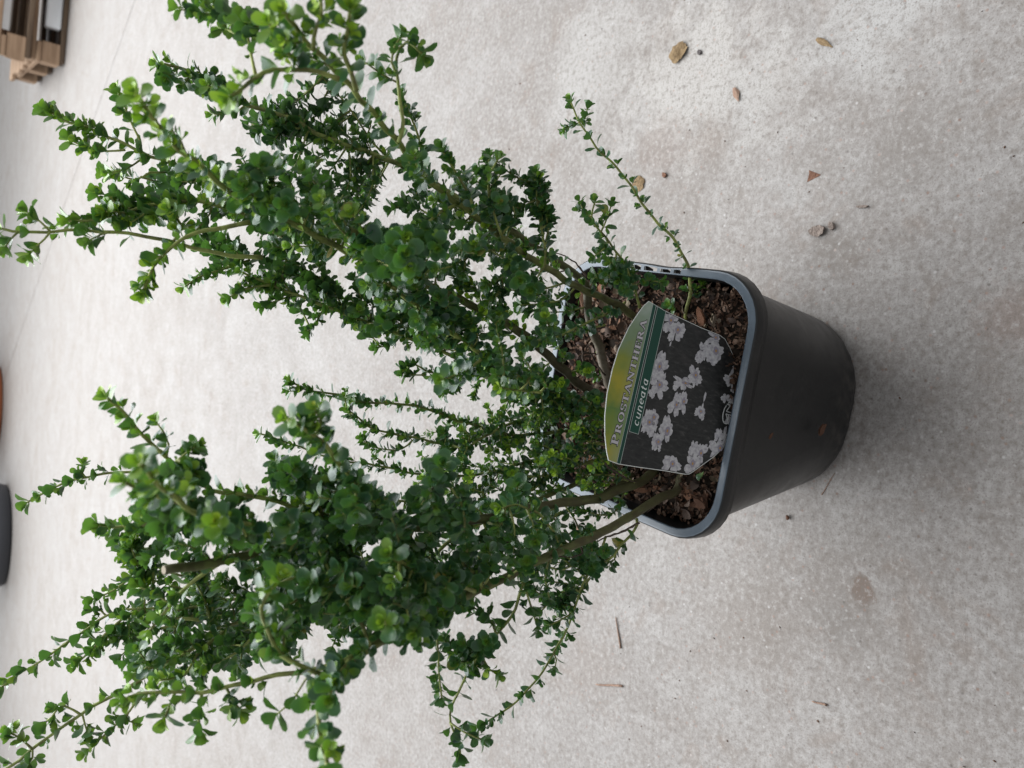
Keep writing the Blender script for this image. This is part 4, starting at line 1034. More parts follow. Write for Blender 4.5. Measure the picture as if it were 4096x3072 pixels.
[[-687,448,2902,-674,359,2928,-661,260,2981],1.6,0.9,6.6,0.12,5.5,0.6,0.47,0,0,0],
[[-739,810,3097,-693,928,3024,-666,1082,3142],1.6,0.9,6.8,0.12,5.5,0.6,0.38,0,0,0],
[[-506,624,3153,-582,607,3136,-642,687,3204],1.6,0.9,6.7,0.12,5.5,0.6,0.65,0,0,0],
[[-544,189,2643,-480,153,2686,-438,196,2817],1.6,0.9,7.3,0.12,5.5,0.6,0.29,0,0,0],
[[-559,176,2622,-521,308,2618,-463,326,2668],1.6,0.9,6.4,0.12,5.5,0.6,0.34,0,0,0],
[[-544,189,2643,-588,150,2668,-519,87,2751],1.6,0.9,7.0,0.12,5.5,0.6,0.71,0,0,0],
[[-743,886,3235,-788,817,3254,-819,773,3320],1.6,0.9,7.4,0.12,5.5,0.6,0.52,0,0,0],
[[-821,-144,2527,-744,-120,2483,-705,-119,2582],1.6,0.9,6.4,0.12,5.5,0.6,0.57,0,0,0],
[[-715,38,2044,-788,20,1993,-843,99,2115],1.6,0.9,6.4,0.12,5.5,0.6,0.53,0,0,0],
[[-483,-83,2445,-553,-166,2458,-584,-181,2581],1.6,0.9,5.9,0.12,5.5,0.6,0.69,0,0,0],
[[-697,319,2616,-569,323,2576,-583,303,2675],1.6,0.9,6.0,0.12,5.5,0.6,0.6,0,0,0],
[[-935,110,2511,-929,112,2448,-788,170,2556],1.6,0.9,6.5,0.12,5.5,0.6,0.42,0,0,0],
[[-356,539,2885,-511,561,2864,-528,547,2960],1.6,0.9,7.3,0.12,5.5,0.6,0.62,0,0,0],
[[-741,848,3166,-783,1082,3161,-844,1138,3228],1.6,0.9,6.2,0.12,5.5,0.6,0.66,0,0,0],
[[-172,69,2195,-240,101,2173,-307,120,2255],1.6,0.9,6.3,0.12,5.5,0.6,0.45,0,0,0],
[[-917,375,2694,-952,450,2714,-929,544,2752],1.6,0.9,7.2,0.12,5.5,0.6,0.34,0,0,0],
[[-559,176,2622,-555,52,2572,-527,18,2684],1.6,0.9,7.0,0.12,5.5,0.6,0.51,0,0,0],
[[-625,546,2610,-763,686,2603,-832,832,2655],1.6,0.9,6.2,0.12,5.5,0.6,0.49,0,0,0],
[[-395,622,2772,-434,593,2748,-495,499,2822],1.6,0.9,7.3,0.12,5.5,0.6,0.57,0,0,0],
[[-916,508,3047,-825,554,3063,-778,586,3122],1.6,0.9,7.0,0.12,5.5,0.6,0.41,0,0,0],
[[-418,-57,2503,-495,0,2492,-458,-15,2658],1.6,0.9,6.2,0.12,5.5,0.6,0.28,0,0,0],
[[-395,622,2772,-480,765,2745,-494,864,2825],1.6,0.9,7.1,0.12,5.5,0.6,0.34,0,0,0],
[[-491,658,3247,-512,583,3213,-637,500,3323],1.6,0.9,6.0,0.12,5.5,0.6,0.42,0,0,0],
[[-563,451,2427,-541,546,2492,-526,665,2545],1.6,0.9,7.3,0.12,5.5,0.6,0.55,0,0,0],
[[-931,561,3197,-840,633,3175,-845,661,3258],1.6,0.9,7.2,0.12,5.5,0.6,0.43,0,0,0],
[[-810,290,2424,-824,390,2410,-843,428,2525],1.6,0.9,7.0,0.12,5.5,0.6,0.39,0,0,0],
[[-739,810,3097,-705,1040,3107,-622,1219,3153],1.6,0.9,5.7,0.12,5.5,0.6,0.36,0,0,0],
[[-713,697,2890,-692,828,2832,-657,976,2972],1.6,0.9,5.9,0.12,5.5,0.6,0.27,0,0,0],
[[-664,312,2418,-603,333,2385,-612,363,2518],1.6,0.9,6.5,0.12,5.5,0.6,0.4,0,0,0],
[[-410,596,2712,-411,733,2772,-344,923,2809],1.6,0.9,6.9,0.12,5.5,0.6,0.27,0,0,0],
[[-741,848,3166,-794,809,3235,-888,850,3273],1.6,0.9,6.9,0.12,5.5,0.6,0.59,0,0,0],
[[-313,776,3116,-330,869,3031,-428,1025,3186],1.6,0.9,7.1,0.12,5.5,0.6,0.37,0,0,0],
[[-916,508,3047,-836,493,3048,-813,515,3138],1.6,0.9,6.4,0.12,5.5,0.6,0.71,0,0,0],
[[-498,641,3200,-491,743,3238,-451,770,3267],1.6,0.9,5.9,0.12,5.5,0.6,0.68,0,0,0],
[[-1092,211,2987,-991,243,2998,-939,284,3073],1.6,0.9,6.0,0.12,5.5,0.6,0.64,0,0,0],
[[-563,451,2427,-717,539,2466,-909,721,2510],1.6,0.9,7.0,0.12,5.5,0.6,0.52,0,0,0],
[[-559,176,2622,-605,138,2634,-633,84,2717],1.6,0.9,6.2,0.12,5.5,0.6,0.68,0,0,0],
[[-879,760,3768,-867,697,4009,-909,570,4198],1.6,0.9,9.8,0.12,5.5,0.6,0.24,0,0,0],
[[-1402,687,3720,-1484,670,3717,-1545,707,3786],1.6,0.9,9.6,0.12,5.5,0.6,0.28,0,0,0],
[[-1543,488,5032,-1468,589,5000,-1354,637,5095],1.6,0.9,8.0,0.12,5.5,0.6,0.31,0,0,0],
[[-1601,1247,4690,-1790,1339,4703,-1989,1373,4733],1.6,0.9,8.4,0.12,5.5,0.6,0.11,0,0,0],
[[-1550,1321,4842,-1631,1357,4884,-1726,1306,4926],1.6,0.9,8.3,0.12,5.5,0.6,0.23,0,0,0],
[[-1550,1321,4842,-1714,1391,4850,-1777,1438,4926],1.6,0.9,9.3,0.12,5.5,0.6,0.23,0,0,0],
[[-1383,161,4825,-1291,188,4903,-1182,251,5058],1.6,0.9,7.7,0.12,5.5,0.6,0.32,0,0,0],
[[-1355,341,3719,-1436,336,3751,-1541,312,3780],1.6,0.9,9.5,0.12,5.5,0.6,0.24,0,0,0],
[[-1453,831,4152,-1433,988,4117,-1475,1179,4205],1.6,0.9,9.7,0.12,5.5,0.6,0.13,0,0,0],
[[-1347,329,3657,-1390,181,3656,-1486,73,3723],1.6,0.9,7.6,0.12,5.5,0.6,0.3,0,0,0],
[[-1488,156,4909,-1488,240,4916,-1519,260,4970],1.6,0.9,8.8,0.12,5.5,0.6,0.18,0,0,0],
[[-931,-21,4600,-940,-60,4618,-1038,-74,4673],1.6,0.9,8.5,0.12,5.5,0.6,0.15,0,0,0],
[[-1543,488,5032,-1358,488,5086,-1136,474,5211],1.6,0.9,7.5,0.12,5.5,0.6,0.32,0,0,0],
[[-1480,912,4405,-1693,1007,4478,-1852,1257,4572],1.6,0.9,7.9,0.12,5.5,0.6,0.19,0,0,0],
[[-1175,-545,3675,-1086,-658,3638,-1020,-783,3720],1.6,0.9,8.1,0.12,5.5,0.6,0.29,0,0,0],
[[-1473,891,4342,-1660,1107,4339,-1830,1293,4412],1.6,0.9,9.0,0.12,5.5,0.6,0.14,0,0,0],
[[-1283,720,4216,-1212,583,4240,-1212,437,4391],1.6,0.9,8.9,0.12,5.5,0.6,0.32,0,0,0],
[[-1338,316,3595,-1411,364,3604,-1523,447,3677],1.6,0.9,8.7,0.12,5.5,0.6,0.14,0,0,0],
[[-871,-312,4075,-1008,-276,4109,-1039,-221,4187],1.6,0.9,8.4,0.12,5.5,0.6,0.21,0,0,0],
[[-1462,607,4221,-1418,566,4226,-1337,524,4273],1.6,0.9,8.1,0.12,5.5,0.6,0.25,0,0,0],
[[-1553,703,4457,-1570,583,4470,-1594,354,4576],1.6,0.9,9.0,0.12,5.5,0.6,0.14,0,0,0],
[[-931,-21,4600,-1080,-101,4538,-1219,-173,4674],1.6,0.9,7.8,0.12,5.5,0.6,0.2,0,0,0],
[[-747,-620,3597,-871,-681,3578,-905,-777,3657],1.6,0.9,7.8,0.12,5.5,0.6,0.28,0,0,0],
[[-1543,488,5032,-1291,478,5060,-1124,471,5177],1.6,0.9,9.6,0.12,5.5,0.6,0.15,0,0,0],
[[-1601,1247,4690,-1595,1226,4753,-1652,1187,4798],1.6,0.9,7.6,0.12,5.5,0.6,0.23,0,0,0],
[[-1427,416,4121,-1486,415,4167,-1482,386,4250],1.6,0.9,9.4,0.12,5.5,0.6,0.29,0,0,0],
[[-1174,-606,3903,-1081,-631,3920,-1022,-727,3954],1.6,0.9,8.6,0.12,5.5,0.6,0.11,0,0,0],
[[-1364,354,3781,-1415,398,3806,-1470,474,3850],1.6,0.9,9.5,0.12,5.5,0.6,0.26,0,0,0],
[[-1386,669,3667,-1282,678,3718,-1185,625,3766],1.6,0.9,8.6,0.12,5.5,0.6,0.22,0,0,0],
[[-1427,416,4121,-1455,352,4168,-1497,339,4307],1.6,0.9,8.0,0.12,5.5,0.6,0.28,0,0,0],
[[-1557,1084,5252,-1425,1012,5277,-1343,951,5306],1.6,0.9,8.1,0.12,5.5,0.6,0.27,0,0,0],
[[-1569,1111,4870,-1464,1137,4850,-1366,1150,4943],1.6,0.9,9.3,0.12,5.5,0.6,0.2,0,0,0],
[[-1459,851,4215,-1514,957,4199,-1569,991,4279],1.6,0.9,9.2,0.12,5.5,0.6,0.19,0,0,0],
[[-1543,488,5032,-1592,564,5047,-1627,682,5090],1.6,0.9,8.1,0.12,5.5,0.6,0.16,0,0,0],
[[-1335,618,3507,-1586,589,3532,-1751,595,3577],1.6,0.9,8.9,0.12,5.5,0.6,0.21,0,0,0],
[[-897,-58,3344,-889,-117,3378,-971,-166,3430],1.6,0.9,9.8,0.12,5.5,0.6,0.17,0,0,0],
[[-1578,1120,5333,-1700,1155,5325,-1708,1140,5376],1.6,0.9,9.4,0.12,5.5,0.6,0.29,0,0,0],
[[-982,-70,5050,-1038,13,5017,-1024,198,5090],1.6,0.9,8.1,0.12,5.5,0.6,0.18,0,0,0],
[[-1443,802,4066,-1541,984,4061,-1658,1140,4126],1.6,0.9,7.7,0.12,5.5,0.6,0.13,0,0,0],
[[-1107,-503,3361,-1093,-359,3314,-1129,-260,3427],1.6,0.9,8.2,0.12,5.5,0.6,0.3,0,0,0],
[[-1223,-597,3992,-1309,-416,4015,-1375,-207,4054],1.6,0.9,8.4,0.12,5.5,0.6,0.11,0,0,0],
[[-1570,728,4514,-1672,615,4516,-1748,438,4590],1.6,0.9,8.6,0.12,5.5,0.6,0.14,0,0,0],
[[-938,-23,3889,-1022,-59,3887,-1251,-94,3960],1.6,0.9,9.3,0.12,5.5,0.6,0.17,0,0,0],
[[-1465,1448,5100,-1609,1500,5157,-1750,1541,5145],1.6,0.9,7.6,0.12,5.5,0.6,0.18,0,0,0],
[[-931,-21,4600,-952,126,4592,-946,322,4672],1.6,0.9,8.9,0.12,5.5,0.6,0.31,0,0,0],
[[-931,-21,4600,-890,158,4607,-893,394,4643],1.6,0.9,8.4,0.12,5.5,0.6,0.11,0,0,0],
[[-1694,1190,5007,-1906,1471,4987,-2166,1758,5059],1.6,0.9,7.8,0.12,5.5,0.6,0.12,0,0,0],
[[-823,-583,3435,-890,-620,3399,-913,-643,3488],1.6,0.9,8.0,0.12,5.5,0.6,0.15,0,0,0],
[[-924,-38,3645,-865,-5,3653,-883,-73,3756],1.6,0.9,7.8,0.12,5.5,0.6,0.28,0,0,0],
[[-1388,535,4042,-1224,536,4029,-1061,649,4126],1.6,0.9,7.6,0.12,5.5,0.6,0.27,0,0,0],
[[-1664,838,4765,-1712,667,4778,-1782,477,4860],1.6,0.9,9.2,0.12,5.5,0.6,0.21,0,0,0],
[[-1664,838,4765,-1513,822,4797,-1416,798,4929],1.6,0.9,7.9,0.12,5.5,0.6,0.22,0,0,0],
[[-1427,416,4121,-1449,229,4165,-1569,156,4357],1.6,0.9,8.9,0.12,5.5,0.6,0.14,0,0,0],
[[-1433,773,3979,-1339,743,3978,-1204,754,4102],1.6,0.9,7.9,0.12,5.5,0.6,0.17,0,0,0],
[[-926,-16,4434,-960,-89,4430,-983,-120,4508],1.6,0.9,9.6,0.12,5.5,0.6,0.17,0,0,0],
[[-1601,1247,4690,-1517,1339,4703,-1469,1429,4787],1.6,0.9,9.3,0.12,5.5,0.6,0.3,0,0,0],
[[-1427,416,4121,-1352,348,4130,-1221,347,4236],1.6,0.9,7.6,0.12,5.5,0.6,0.25,0,0,0],
[[-920,-42,3563,-1009,-36,3587,-1154,-52,3625],1.6,0.9,7.9,0.12,5.5,0.6,0.31,0,0,0],
[[-1423,744,3893,-1273,920,3881,-1184,1029,3997],1.6,0.9,9.0,0.12,5.5,0.6,0.15,0,0,0],
[[-1461,913,4546,-1299,910,4646,-1211,861,4700],1.6,0.9,8.0,0.12,5.5,0.6,0.26,0,0,0],
[[-1576,1284,4766,-1636,1470,4776,-1733,1636,4873],1.6,0.9,9.4,0.12,5.5,0.6,0.29,0,0,0],
[[-1480,912,4405,-1452,1050,4396,-1435,1287,4481],1.6,0.9,8.1,0.12,5.5,0.6,0.24,0,0,0],
[[-932,-19,4063,-921,219,4050,-909,398,4156],1.6,0.9,9.4,0.12,5.5,0.6,0.3,0,0,0],
[[-1453,831,4152,-1554,940,4137,-1665,939,4234],1.6,0.9,8.0,0.12,5.5,0.6,0.14,0,0,0],
[[-1548,1061,4789,-1505,978,4809,-1513,926,4914],1.6,0.9,8.2,0.12,5.5,0.6,0.29,0,0,0],
[[-1664,838,4765,-1681,789,4745,-1726,686,4833],1.6,0.9,7.8,0.12,5.5,0.6,0.32,0,0,0],
[[-1212,-205,3109,-1205,-129,3111,-1137,-143,3182],1.6,0.9,8.0,0.12,5.5,0.6,0.1,0,0,0],
[[-883,-246,4154,-958,-202,4193,-1080,-214,4266],1.6,0.9,8.5,0.12,5.5,0.6,0.26,0,0,0],
[[-1348,163,4797,-1371,220,4734,-1378,285,4843],1.6,0.9,8.8,0.12,5.5,0.6,0.11,0,0,0],
[[-1427,416,4121,-1377,274,4138,-1337,159,4237],1.6,0.9,9.3,0.12,5.5,0.6,0.23,0,0,0],
[[-938,-23,3889,-1056,-27,3884,-1286,-73,3954],1.6,0.9,9.2,0.12,5.5,0.6,0.14,0,0,0],
[[-1348,163,4797,-1238,262,4827,-1047,318,4846],1.6,0.9,9.5,0.12,5.5,0.6,0.17,0,0,0],
[[-918,637,3414,-966,582,3400,-966,501,3496],1.6,0.9,8.6,0.12,5.5,0.6,0.27,0,0,0],
[[-1500,1395,4994,-1620,1485,4935,-1731,1596,5050],1.6,0.9,8.2,0.12,5.5,0.6,0.12,0,0,0],
[[-1473,891,4342,-1688,886,4380,-1872,976,4416],1.6,0.9,7.6,0.12,5.5,0.6,0.17,0,0,0],
[[-723,-650,3769,-824,-706,3759,-987,-765,3812],1.6,0.9,9.5,0.12,5.5,0.6,0.28,0,0,0],
[[-1459,851,4215,-1612,853,4214,-1768,843,4280],1.6,0.9,9.5,0.12,5.5,0.6,0.14,0,0,0],
[[-1541,-456,3647,-1458,-343,3638,-1361,-222,3788],1.6,0.9,9.8,0.12,5.5,0.6,0.32,0,0,0],
[[-1252,249,3265,-1422,262,3266,-1534,310,3334],1.6,0.9,9.6,0.12,5.5,0.6,0.21,0,0,0],
[[-1655,504,5182,-1555,584,5185,-1434,551,5279],1.6,0.9,8.3,0.12,5.5,0.6,0.23,0,0,0],
[[-1443,802,4066,-1594,826,4077,-1726,824,4106],1.6,0.9,9.7,0.12,5.5,0.6,0.17,0,0,0],
[[-1433,773,3979,-1620,823,3974,-1918,815,4082],1.6,0.9,8.2,0.12,5.5,0.6,0.24,0,0,0],
[[-1708,1204,5028,-1826,1228,5031,-1934,1190,5099],1.6,0.9,8.5,0.12,5.5,0.6,0.28,0,0,0],
[[-927,-18,4489,-923,160,4532,-968,340,4559],1.6,0.9,9.3,0.12,5.5,0.6,0.24,0,0,0],
[[-649,1235,3871,-768,1194,3920,-973,1086,4040],1.6,0.9,7.7,0.12,5.5,0.6,0.16,0,0,0],
[[-1347,329,3657,-1522,353,3669,-1603,455,3742],1.6,0.9,8.8,0.12,5.5,0.6,0.22,0,0,0],
[[-1561,163,4988,-1548,148,4961,-1575,302,5040],1.6,0.9,7.7,0.12,5.5,0.6,0.24,0,0,0],
[[-1720,542,5352,-1699,685,5329,-1747,770,5413],1.6,0.9,8.6,0.12,5.5,0.6,0.16,0,0,0],
[[-927,-18,4489,-1155,24,4478,-1422,62,4557],1.6,0.9,8.8,0.12,5.5,0.6,0.32,0,0,0],
[[-1586,400,5072,-1606,431,5046,-1694,393,5129],1.6,0.9,9.0,0.12,5.5,0.6,0.25,0,0,0],
[[-871,-312,4075,-953,-364,4047,-981,-342,4180],1.6,0.9,9.0,0.12,5.5,0.6,0.17,0,0,0],
[[-1274,-672,4323,-1326,-454,4342,-1458,-347,4426],1.6,0.9,9.2,0.12,5.5,0.6,0.32,0,0,0],
[[-1553,703,4457,-1467,518,4506,-1445,370,4636],1.6,0.9,9.6,0.12,5.5,0.6,0.15,0,0,0],
[[-1586,1035,5148,-1492,1061,5144,-1454,1066,5220],1.6,0.9,8.8,0.12,5.5,0.6,0.15,0,0,0],
[[-1453,157,4881,-1522,38,4805,-1495,1,4830],1.6,0.9,9.7,0.12,5.5,0.6,0.29,0,0,0],
[[-1418,159,4853,-1333,188,4914,-1217,218,5091],1.6,0.9,9.4,0.12,5.5,0.6,0.32,0,0,0],
[[-935,-24,4638,-1096,-63,4649,-1246,-108,4709],1.6,0.9,9.7,0.12,5.5,0.6,0.12,0,0,0],
[[-1361,-345,4033,-1370,-252,4158,-1385,-130,4377],1.6,0.9,8.3,0.12,5.5,0.6,0.17,0,0,0],
[[-1480,912,4405,-1602,900,4365,-1780,897,4458],1.6,0.9,9.7,0.12,5.5,0.6,0.3,0,0,0],
[[-1601,1247,4690,-1661,1199,4700,-1665,1132,4755],1.6,0.9,9.4,0.12,5.5,0.6,0.13,0,0,0],
[[-1212,-205,3109,-1236,-165,3175,-1334,-108,3239],1.6,0.9,7.6,0.12,5.5,0.6,0.3,0,0,0],
[[-1473,891,4342,-1782,1118,4308,-2072,1356,4386],1.6,0.9,7.7,0.12,5.5,0.6,0.12,0,0,0],
[[-1769,1334,5216,-1847,1452,5205,-1957,1507,5273],1.6,0.9,8.6,0.12,5.5,0.6,0.13,0,0,0],
[[-926,-16,4434,-1125,-37,4437,-1296,30,4510],1.6,0.9,9.6,0.12,5.5,0.6,0.27,0,0,0],
[[-1607,372,5137,-1587,398,5138,-1549,435,5254],1.6,0.9,9.4,0.12,5.5,0.6,0.24,0,0,0],
[[-1392,388,3959,-1451,288,3970,-1461,211,4035],1.6,0.9,7.5,0.12,5.5,0.6,0.14,0,0,0],
[[-938,-23,3889,-1078,1,3895,-1275,25,3960],1.6,0.9,9.5,0.12,5.5,0.6,0.19,0,0,0],
[[-915,-47,3482,-1011,-52,3425,-1097,-51,3527],1.6,0.9,8.6,0.12,5.5,0.6,0.23,0,0,0],
[[-1667,937,4630,-1768,1123,4681,-1922,1274,4725],1.6,0.9,8.4,0.12,5.5,0.6,0.24,0,0,0],
[[-1348,163,4797,-1378,198,4632,-1373,224,4600],1.6,0.9,8.3,0.12,5.5,0.6,0.32,0,0,0],
[[-723,-655,3793,-769,-668,3801,-830,-675,3848],1.6,0.9,9.5,0.12,5.5,0.6,0.2,0,0,0],
[[-1372,366,3843,-1470,348,3838,-1561,291,3941],1.6,0.9,9.6,0.12,5.5,0.6,0.13,0,0,0],
[[-1196,-599,3886,-1061,-651,3854,-962,-687,3927],1.6,0.9,8.2,0.12,5.5,0.6,0.22,0,0,0],
[[-1392,388,3959,-1490,470,3912,-1595,529,4025],1.6,0.9,8.7,0.12,5.5,0.6,0.12,0,0,0],
[[-1725,548,5377,-1697,505,5367,-1583,451,5439],1.6,0.9,9.1,0.12,5.5,0.6,0.24,0,0,0],
[[-915,-47,3482,-1030,-73,3459,-1029,0,3560],1.6,0.9,8.2,0.12,5.5,0.6,0.11,0,0,0],
[[-1347,329,3657,-1311,156,3700,-1296,-29,3763],1.6,0.9,8.1,0.12,5.5,0.6,0.31,0,0,0],
[[-1601,1247,4690,-1838,1358,4663,-2144,1329,4798],1.6,0.9,9.5,0.12,5.5,0.6,0.12,0,0,0],
[[-1427,416,4121,-1445,344,4080,-1461,209,4191],1.6,0.9,9.7,0.12,5.5,0.6,0.32,0,0,0],
[[-928,-527,3290,-979,-434,3304,-949,-355,3334],1.6,0.9,9.1,0.12,5.5,0.6,0.14,0,0,0],
[[-954,-40,4823,-946,3,4768,-1013,148,4863],1.6,0.9,7.6,0.12,5.5,0.6,0.2,0,0,0],
[[-954,-40,4823,-948,140,4828,-938,348,4893],1.6,0.9,8.1,0.12,5.5,0.6,0.32,0,0,0],
[[-1605,778,4627,-1543,688,4663,-1491,493,4781],1.6,0.9,9.7,0.12,5.5,0.6,0.16,0,0,0],
[[-1588,753,4570,-1665,781,4590,-1754,803,4624],1.6,0.9,8.0,0.12,5.5,0.6,0.13,0,0,0],
[[-868,-187,3444,-981,-201,3419,-1031,-239,3516],1.6,0.9,9.5,0.12,5.5,0.6,0.21,0,0,0],
[[-1443,802,4066,-1341,956,4067,-1159,1040,4116],1.6,0.9,8.9,0.12,5.5,0.6,0.25,0,0,0],
[[-1570,728,4514,-1553,597,4548,-1619,448,4621],1.6,0.9,7.9,0.12,5.5,0.6,0.18,0,0,0],
[[-1423,744,3893,-1603,862,3896,-1795,944,4000],1.6,0.9,9.0,0.12,5.5,0.6,0.32,0,0,0],
[[-1667,937,4630,-1789,1049,4686,-2014,1211,4720],1.6,0.9,8.8,0.12,5.5,0.6,0.23,0,0,0],
[[-1553,703,4457,-1543,642,4483,-1524,528,4579],1.6,0.9,9.6,0.12,5.5,0.6,0.27,0,0,0],
[[-1383,161,4825,-1411,257,4758,-1467,263,4760],1.6,0.9,9.7,0.12,5.5,0.6,0.14,0,0,0],
[[-1642,498,5151,-1773,562,5159,-1852,608,5205],1.6,0.9,9.1,0.12,5.5,0.6,0.16,0,0,0],
[[-1550,1321,4842,-1847,1516,4885,-2002,1650,4941],1.6,0.9,9.6,0.12,5.5,0.6,0.25,0,0,0],
[[-902,706,3610,-1072,739,3624,-1142,777,3666],1.6,0.9,8.3,0.12,5.5,0.6,0.24,0,0,0],
[[-1427,416,4121,-1421,334,4181,-1351,273,4338],1.6,0.9,8.4,0.12,5.5,0.6,0.1,0,0,0],
[[-883,-246,4154,-972,-241,4190,-1097,-303,4306],1.6,0.9,8.4,0.12,5.5,0.6,0.25,0,0,0],
[[-1231,-606,4033,-1186,-503,4050,-1148,-459,4112],1.6,0.9,9.0,0.12,5.5,0.6,0.23,0,0,0],
[[-1348,163,4797,-1311,138,4762,-1270,32,4887],1.6,0.9,7.8,0.12,5.5,0.6,0.14,0,0,0],
[[-1723,1237,5075,-1857,1232,5045,-2003,1249,5123],1.6,0.9,8.6,0.12,5.5,0.6,0.23,0,0,0],
[[-1588,753,4570,-1783,945,4648,-1994,1131,4658],1.6,0.9,8.5,0.12,5.5,0.6,0.1,0,0,0],
[[-934,-28,3808,-863,-17,3864,-834,-30,3899],1.6,0.9,8.7,0.12,5.5,0.6,0.18,0,0,0],
[[-1287,266,3354,-1414,318,3344,-1605,477,3404],1.6,0.9,9.1,0.12,5.5,0.6,0.15,0,0,0],
[[-749,-462,4251,-768,-584,4254,-834,-674,4316],1.6,0.9,8.5,0.12,5.5,0.6,0.19,0,0,0],
[[-664,-637,4611,-739,-615,4576,-790,-618,4715],1.6,0.9,8.5,0.12,5.5,0.6,0.22,0,0,0],
[[-1007,-777,4914,-1120,-723,4975,-1122,-639,5100],1.6,0.9,7.8,0.12,5.5,0.6,0.16,0,0,0],
[[-1016,-864,4398,-967,-980,4385,-999,-1082,4494],1.6,0.9,9.1,0.12,5.5,0.6,0.14,0,0,0],
[[-880,-1025,4690,-794,-992,4728,-764,-964,4737],1.6,0.9,10.3,0.12,5.5,0.6,0.09,0,0,0],
[[-808,-582,5068,-827,-573,5051,-843,-450,5159],1.6,0.9,9.2,0.12,5.5,0.6,0.17,0,0,0],
[[-1177,-308,4858,-1257,-295,4874,-1282,-202,5013],1.6,0.9,8.3,0.12,5.5,0.6,0.11,0,0,0],
[[-979,-65,5018,-1026,-146,4997,-1035,-212,5087],1.6,0.9,9.6,0.12,5.5,0.6,0.12,0,0,0],
[[-510,-732,4827,-574,-760,4834,-664,-814,4909],1.6,0.9,9.6,0.12,5.5,0.6,0.09,0,0,0],
[[-1117,-1121,4777,-1062,-1135,4709,-1020,-1039,4818],1.6,0.9,8.2,0.12,5.5,0.6,0.12,0,0,0],
[[-1305,-747,4559,-1328,-554,4546,-1300,-377,4698],1.6,0.9,8.8,0.12,5.5,0.6,0.08,0,0,0],
[[-580,-688,4734,-665,-731,4789,-727,-790,4803],1.6,0.9,10.1,0.12,5.5,0.6,0.13,0,0,0],
[[-913,-101,4640,-1046,-188,4663,-1197,-245,4701],1.6,0.9,8.0,0.12,5.5,0.6,0.19,0,0,0],
[[-864,-1043,4718,-749,-1031,4736,-648,-1003,4768],1.6,0.9,8.6,0.12,5.5,0.6,0.14,0,0,0],
[[-794,-390,4219,-925,-404,4274,-1003,-430,4405],1.6,0.9,10.1,0.12,5.5,0.6,0.16,0,0,0],
[[-1059,-787,4877,-960,-860,4823,-916,-866,4926],1.6,0.9,9.4,0.12,5.5,0.6,0.21,0,0,0],
[[-929,-19,4544,-1035,-182,4548,-1119,-329,4628],1.6,0.9,9.4,0.12,5.5,0.6,0.2,0,0,0],
[[-1007,-777,4914,-906,-736,4946,-783,-721,5018],1.6,0.9,8.1,0.12,5.5,0.6,0.1,0,0,0],
[[-1177,-308,4858,-1199,-354,4949,-1233,-337,5051],1.6,0.9,10.0,0.12,5.5,0.6,0.26,0,0,0],
[[-913,-101,4640,-905,-205,4647,-806,-297,4682],1.6,0.9,8.1,0.12,5.5,0.6,0.17,0,0,0],
[[-460,-940,4464,-578,-949,4516,-658,-1035,4535],1.6,0.9,9.4,0.12,5.5,0.6,0.1,0,0,0],
[[-1177,-811,4791,-1087,-848,4800,-1090,-911,4831],1.6,0.9,9.9,0.12,5.5,0.6,0.18,0,0,0],
[[-1137,-802,4820,-1182,-672,4820,-1197,-566,4873],1.6,0.9,7.9,0.12,5.5,0.6,0.21,0,0,0],
[[-916,-280,4893,-913,-362,4927,-916,-453,5054],1.6,0.9,9.6,0.12,5.5,0.6,0.19,0,0,0],
[[-750,-140,4699,-851,-211,4724,-834,-305,4811],1.6,0.9,8.0,0.12,5.5,0.6,0.19,0,0,0],
[[-899,-1003,4653,-868,-1035,4652,-958,-1108,4728],1.6,0.9,8.0,0.12,5.5,0.6,0.2,0,0,0],
[[-1260,-649,4224,-1180,-582,4208,-1151,-551,4273],1.6,0.9,9.6,0.12,5.5,0.6,0.16,0,0,0],
[[-473,-918,4453,-601,-1112,4440,-705,-1217,4500],1.6,0.9,8.8,0.12,5.5,0.6,0.09,0,0,0],
[[-880,-1025,4690,-860,-1010,4680,-937,-884,4808],1.6,0.9,9.3,0.12,5.5,0.6,0.16,0,0,0],
[[-936,-960,4578,-948,-1032,4578,-1005,-1116,4633],1.6,0.9,9.2,0.12,5.5,0.6,0.2,0,0,0],
[[-894,-275,4899,-957,-336,4947,-907,-361,5044],1.6,0.9,8.5,0.12,5.5,0.6,0.09,0,0,0],
[[-954,-40,4823,-948,-140,4782,-977,-257,4874],1.6,0.9,10.3,0.12,5.5,0.6,0.23,0,0,0],
[[-1076,-790,4865,-1005,-906,4821,-965,-950,4914],1.6,0.9,9.6,0.12,5.5,0.6,0.23,0,0,0],
[[-1007,-777,4914,-1029,-737,4922,-982,-782,5037],1.6,0.9,10.1,0.12,5.5,0.6,0.16,0,0,0],
[[-808,-72,4626,-820,-268,4641,-836,-332,4671],1.6,0.9,10.2,0.12,5.5,0.6,0.15,0,0,0],
[[-723,-599,4536,-775,-600,4512,-855,-501,4664],1.6,0.9,9.4,0.12,5.5,0.6,0.23,0,0,0],
[[-959,-44,4856,-952,-116,4900,-1044,-131,4915],1.6,0.9,8.1,0.12,5.5,0.6,0.08,0,0,0],
[[-849,-1061,4746,-921,-1111,4781,-965,-1011,4832],1.6,0.9,9.9,0.12,5.5,0.6,0.22,0,0,0],
[[-810,-542,4425,-816,-458,4411,-851,-415,4509],1.6,0.9,8.4,0.12,5.5,0.6,0.26,0,0,0],
[[-1285,-697,4402,-1218,-504,4408,-1137,-368,4543],1.6,0.9,8.9,0.12,5.5,0.6,0.14,0,0,0],
[[-1177,-308,4858,-1307,-198,4882,-1317,-142,5024],1.6,0.9,8.3,0.12,5.5,0.6,0.12,0,0,0],
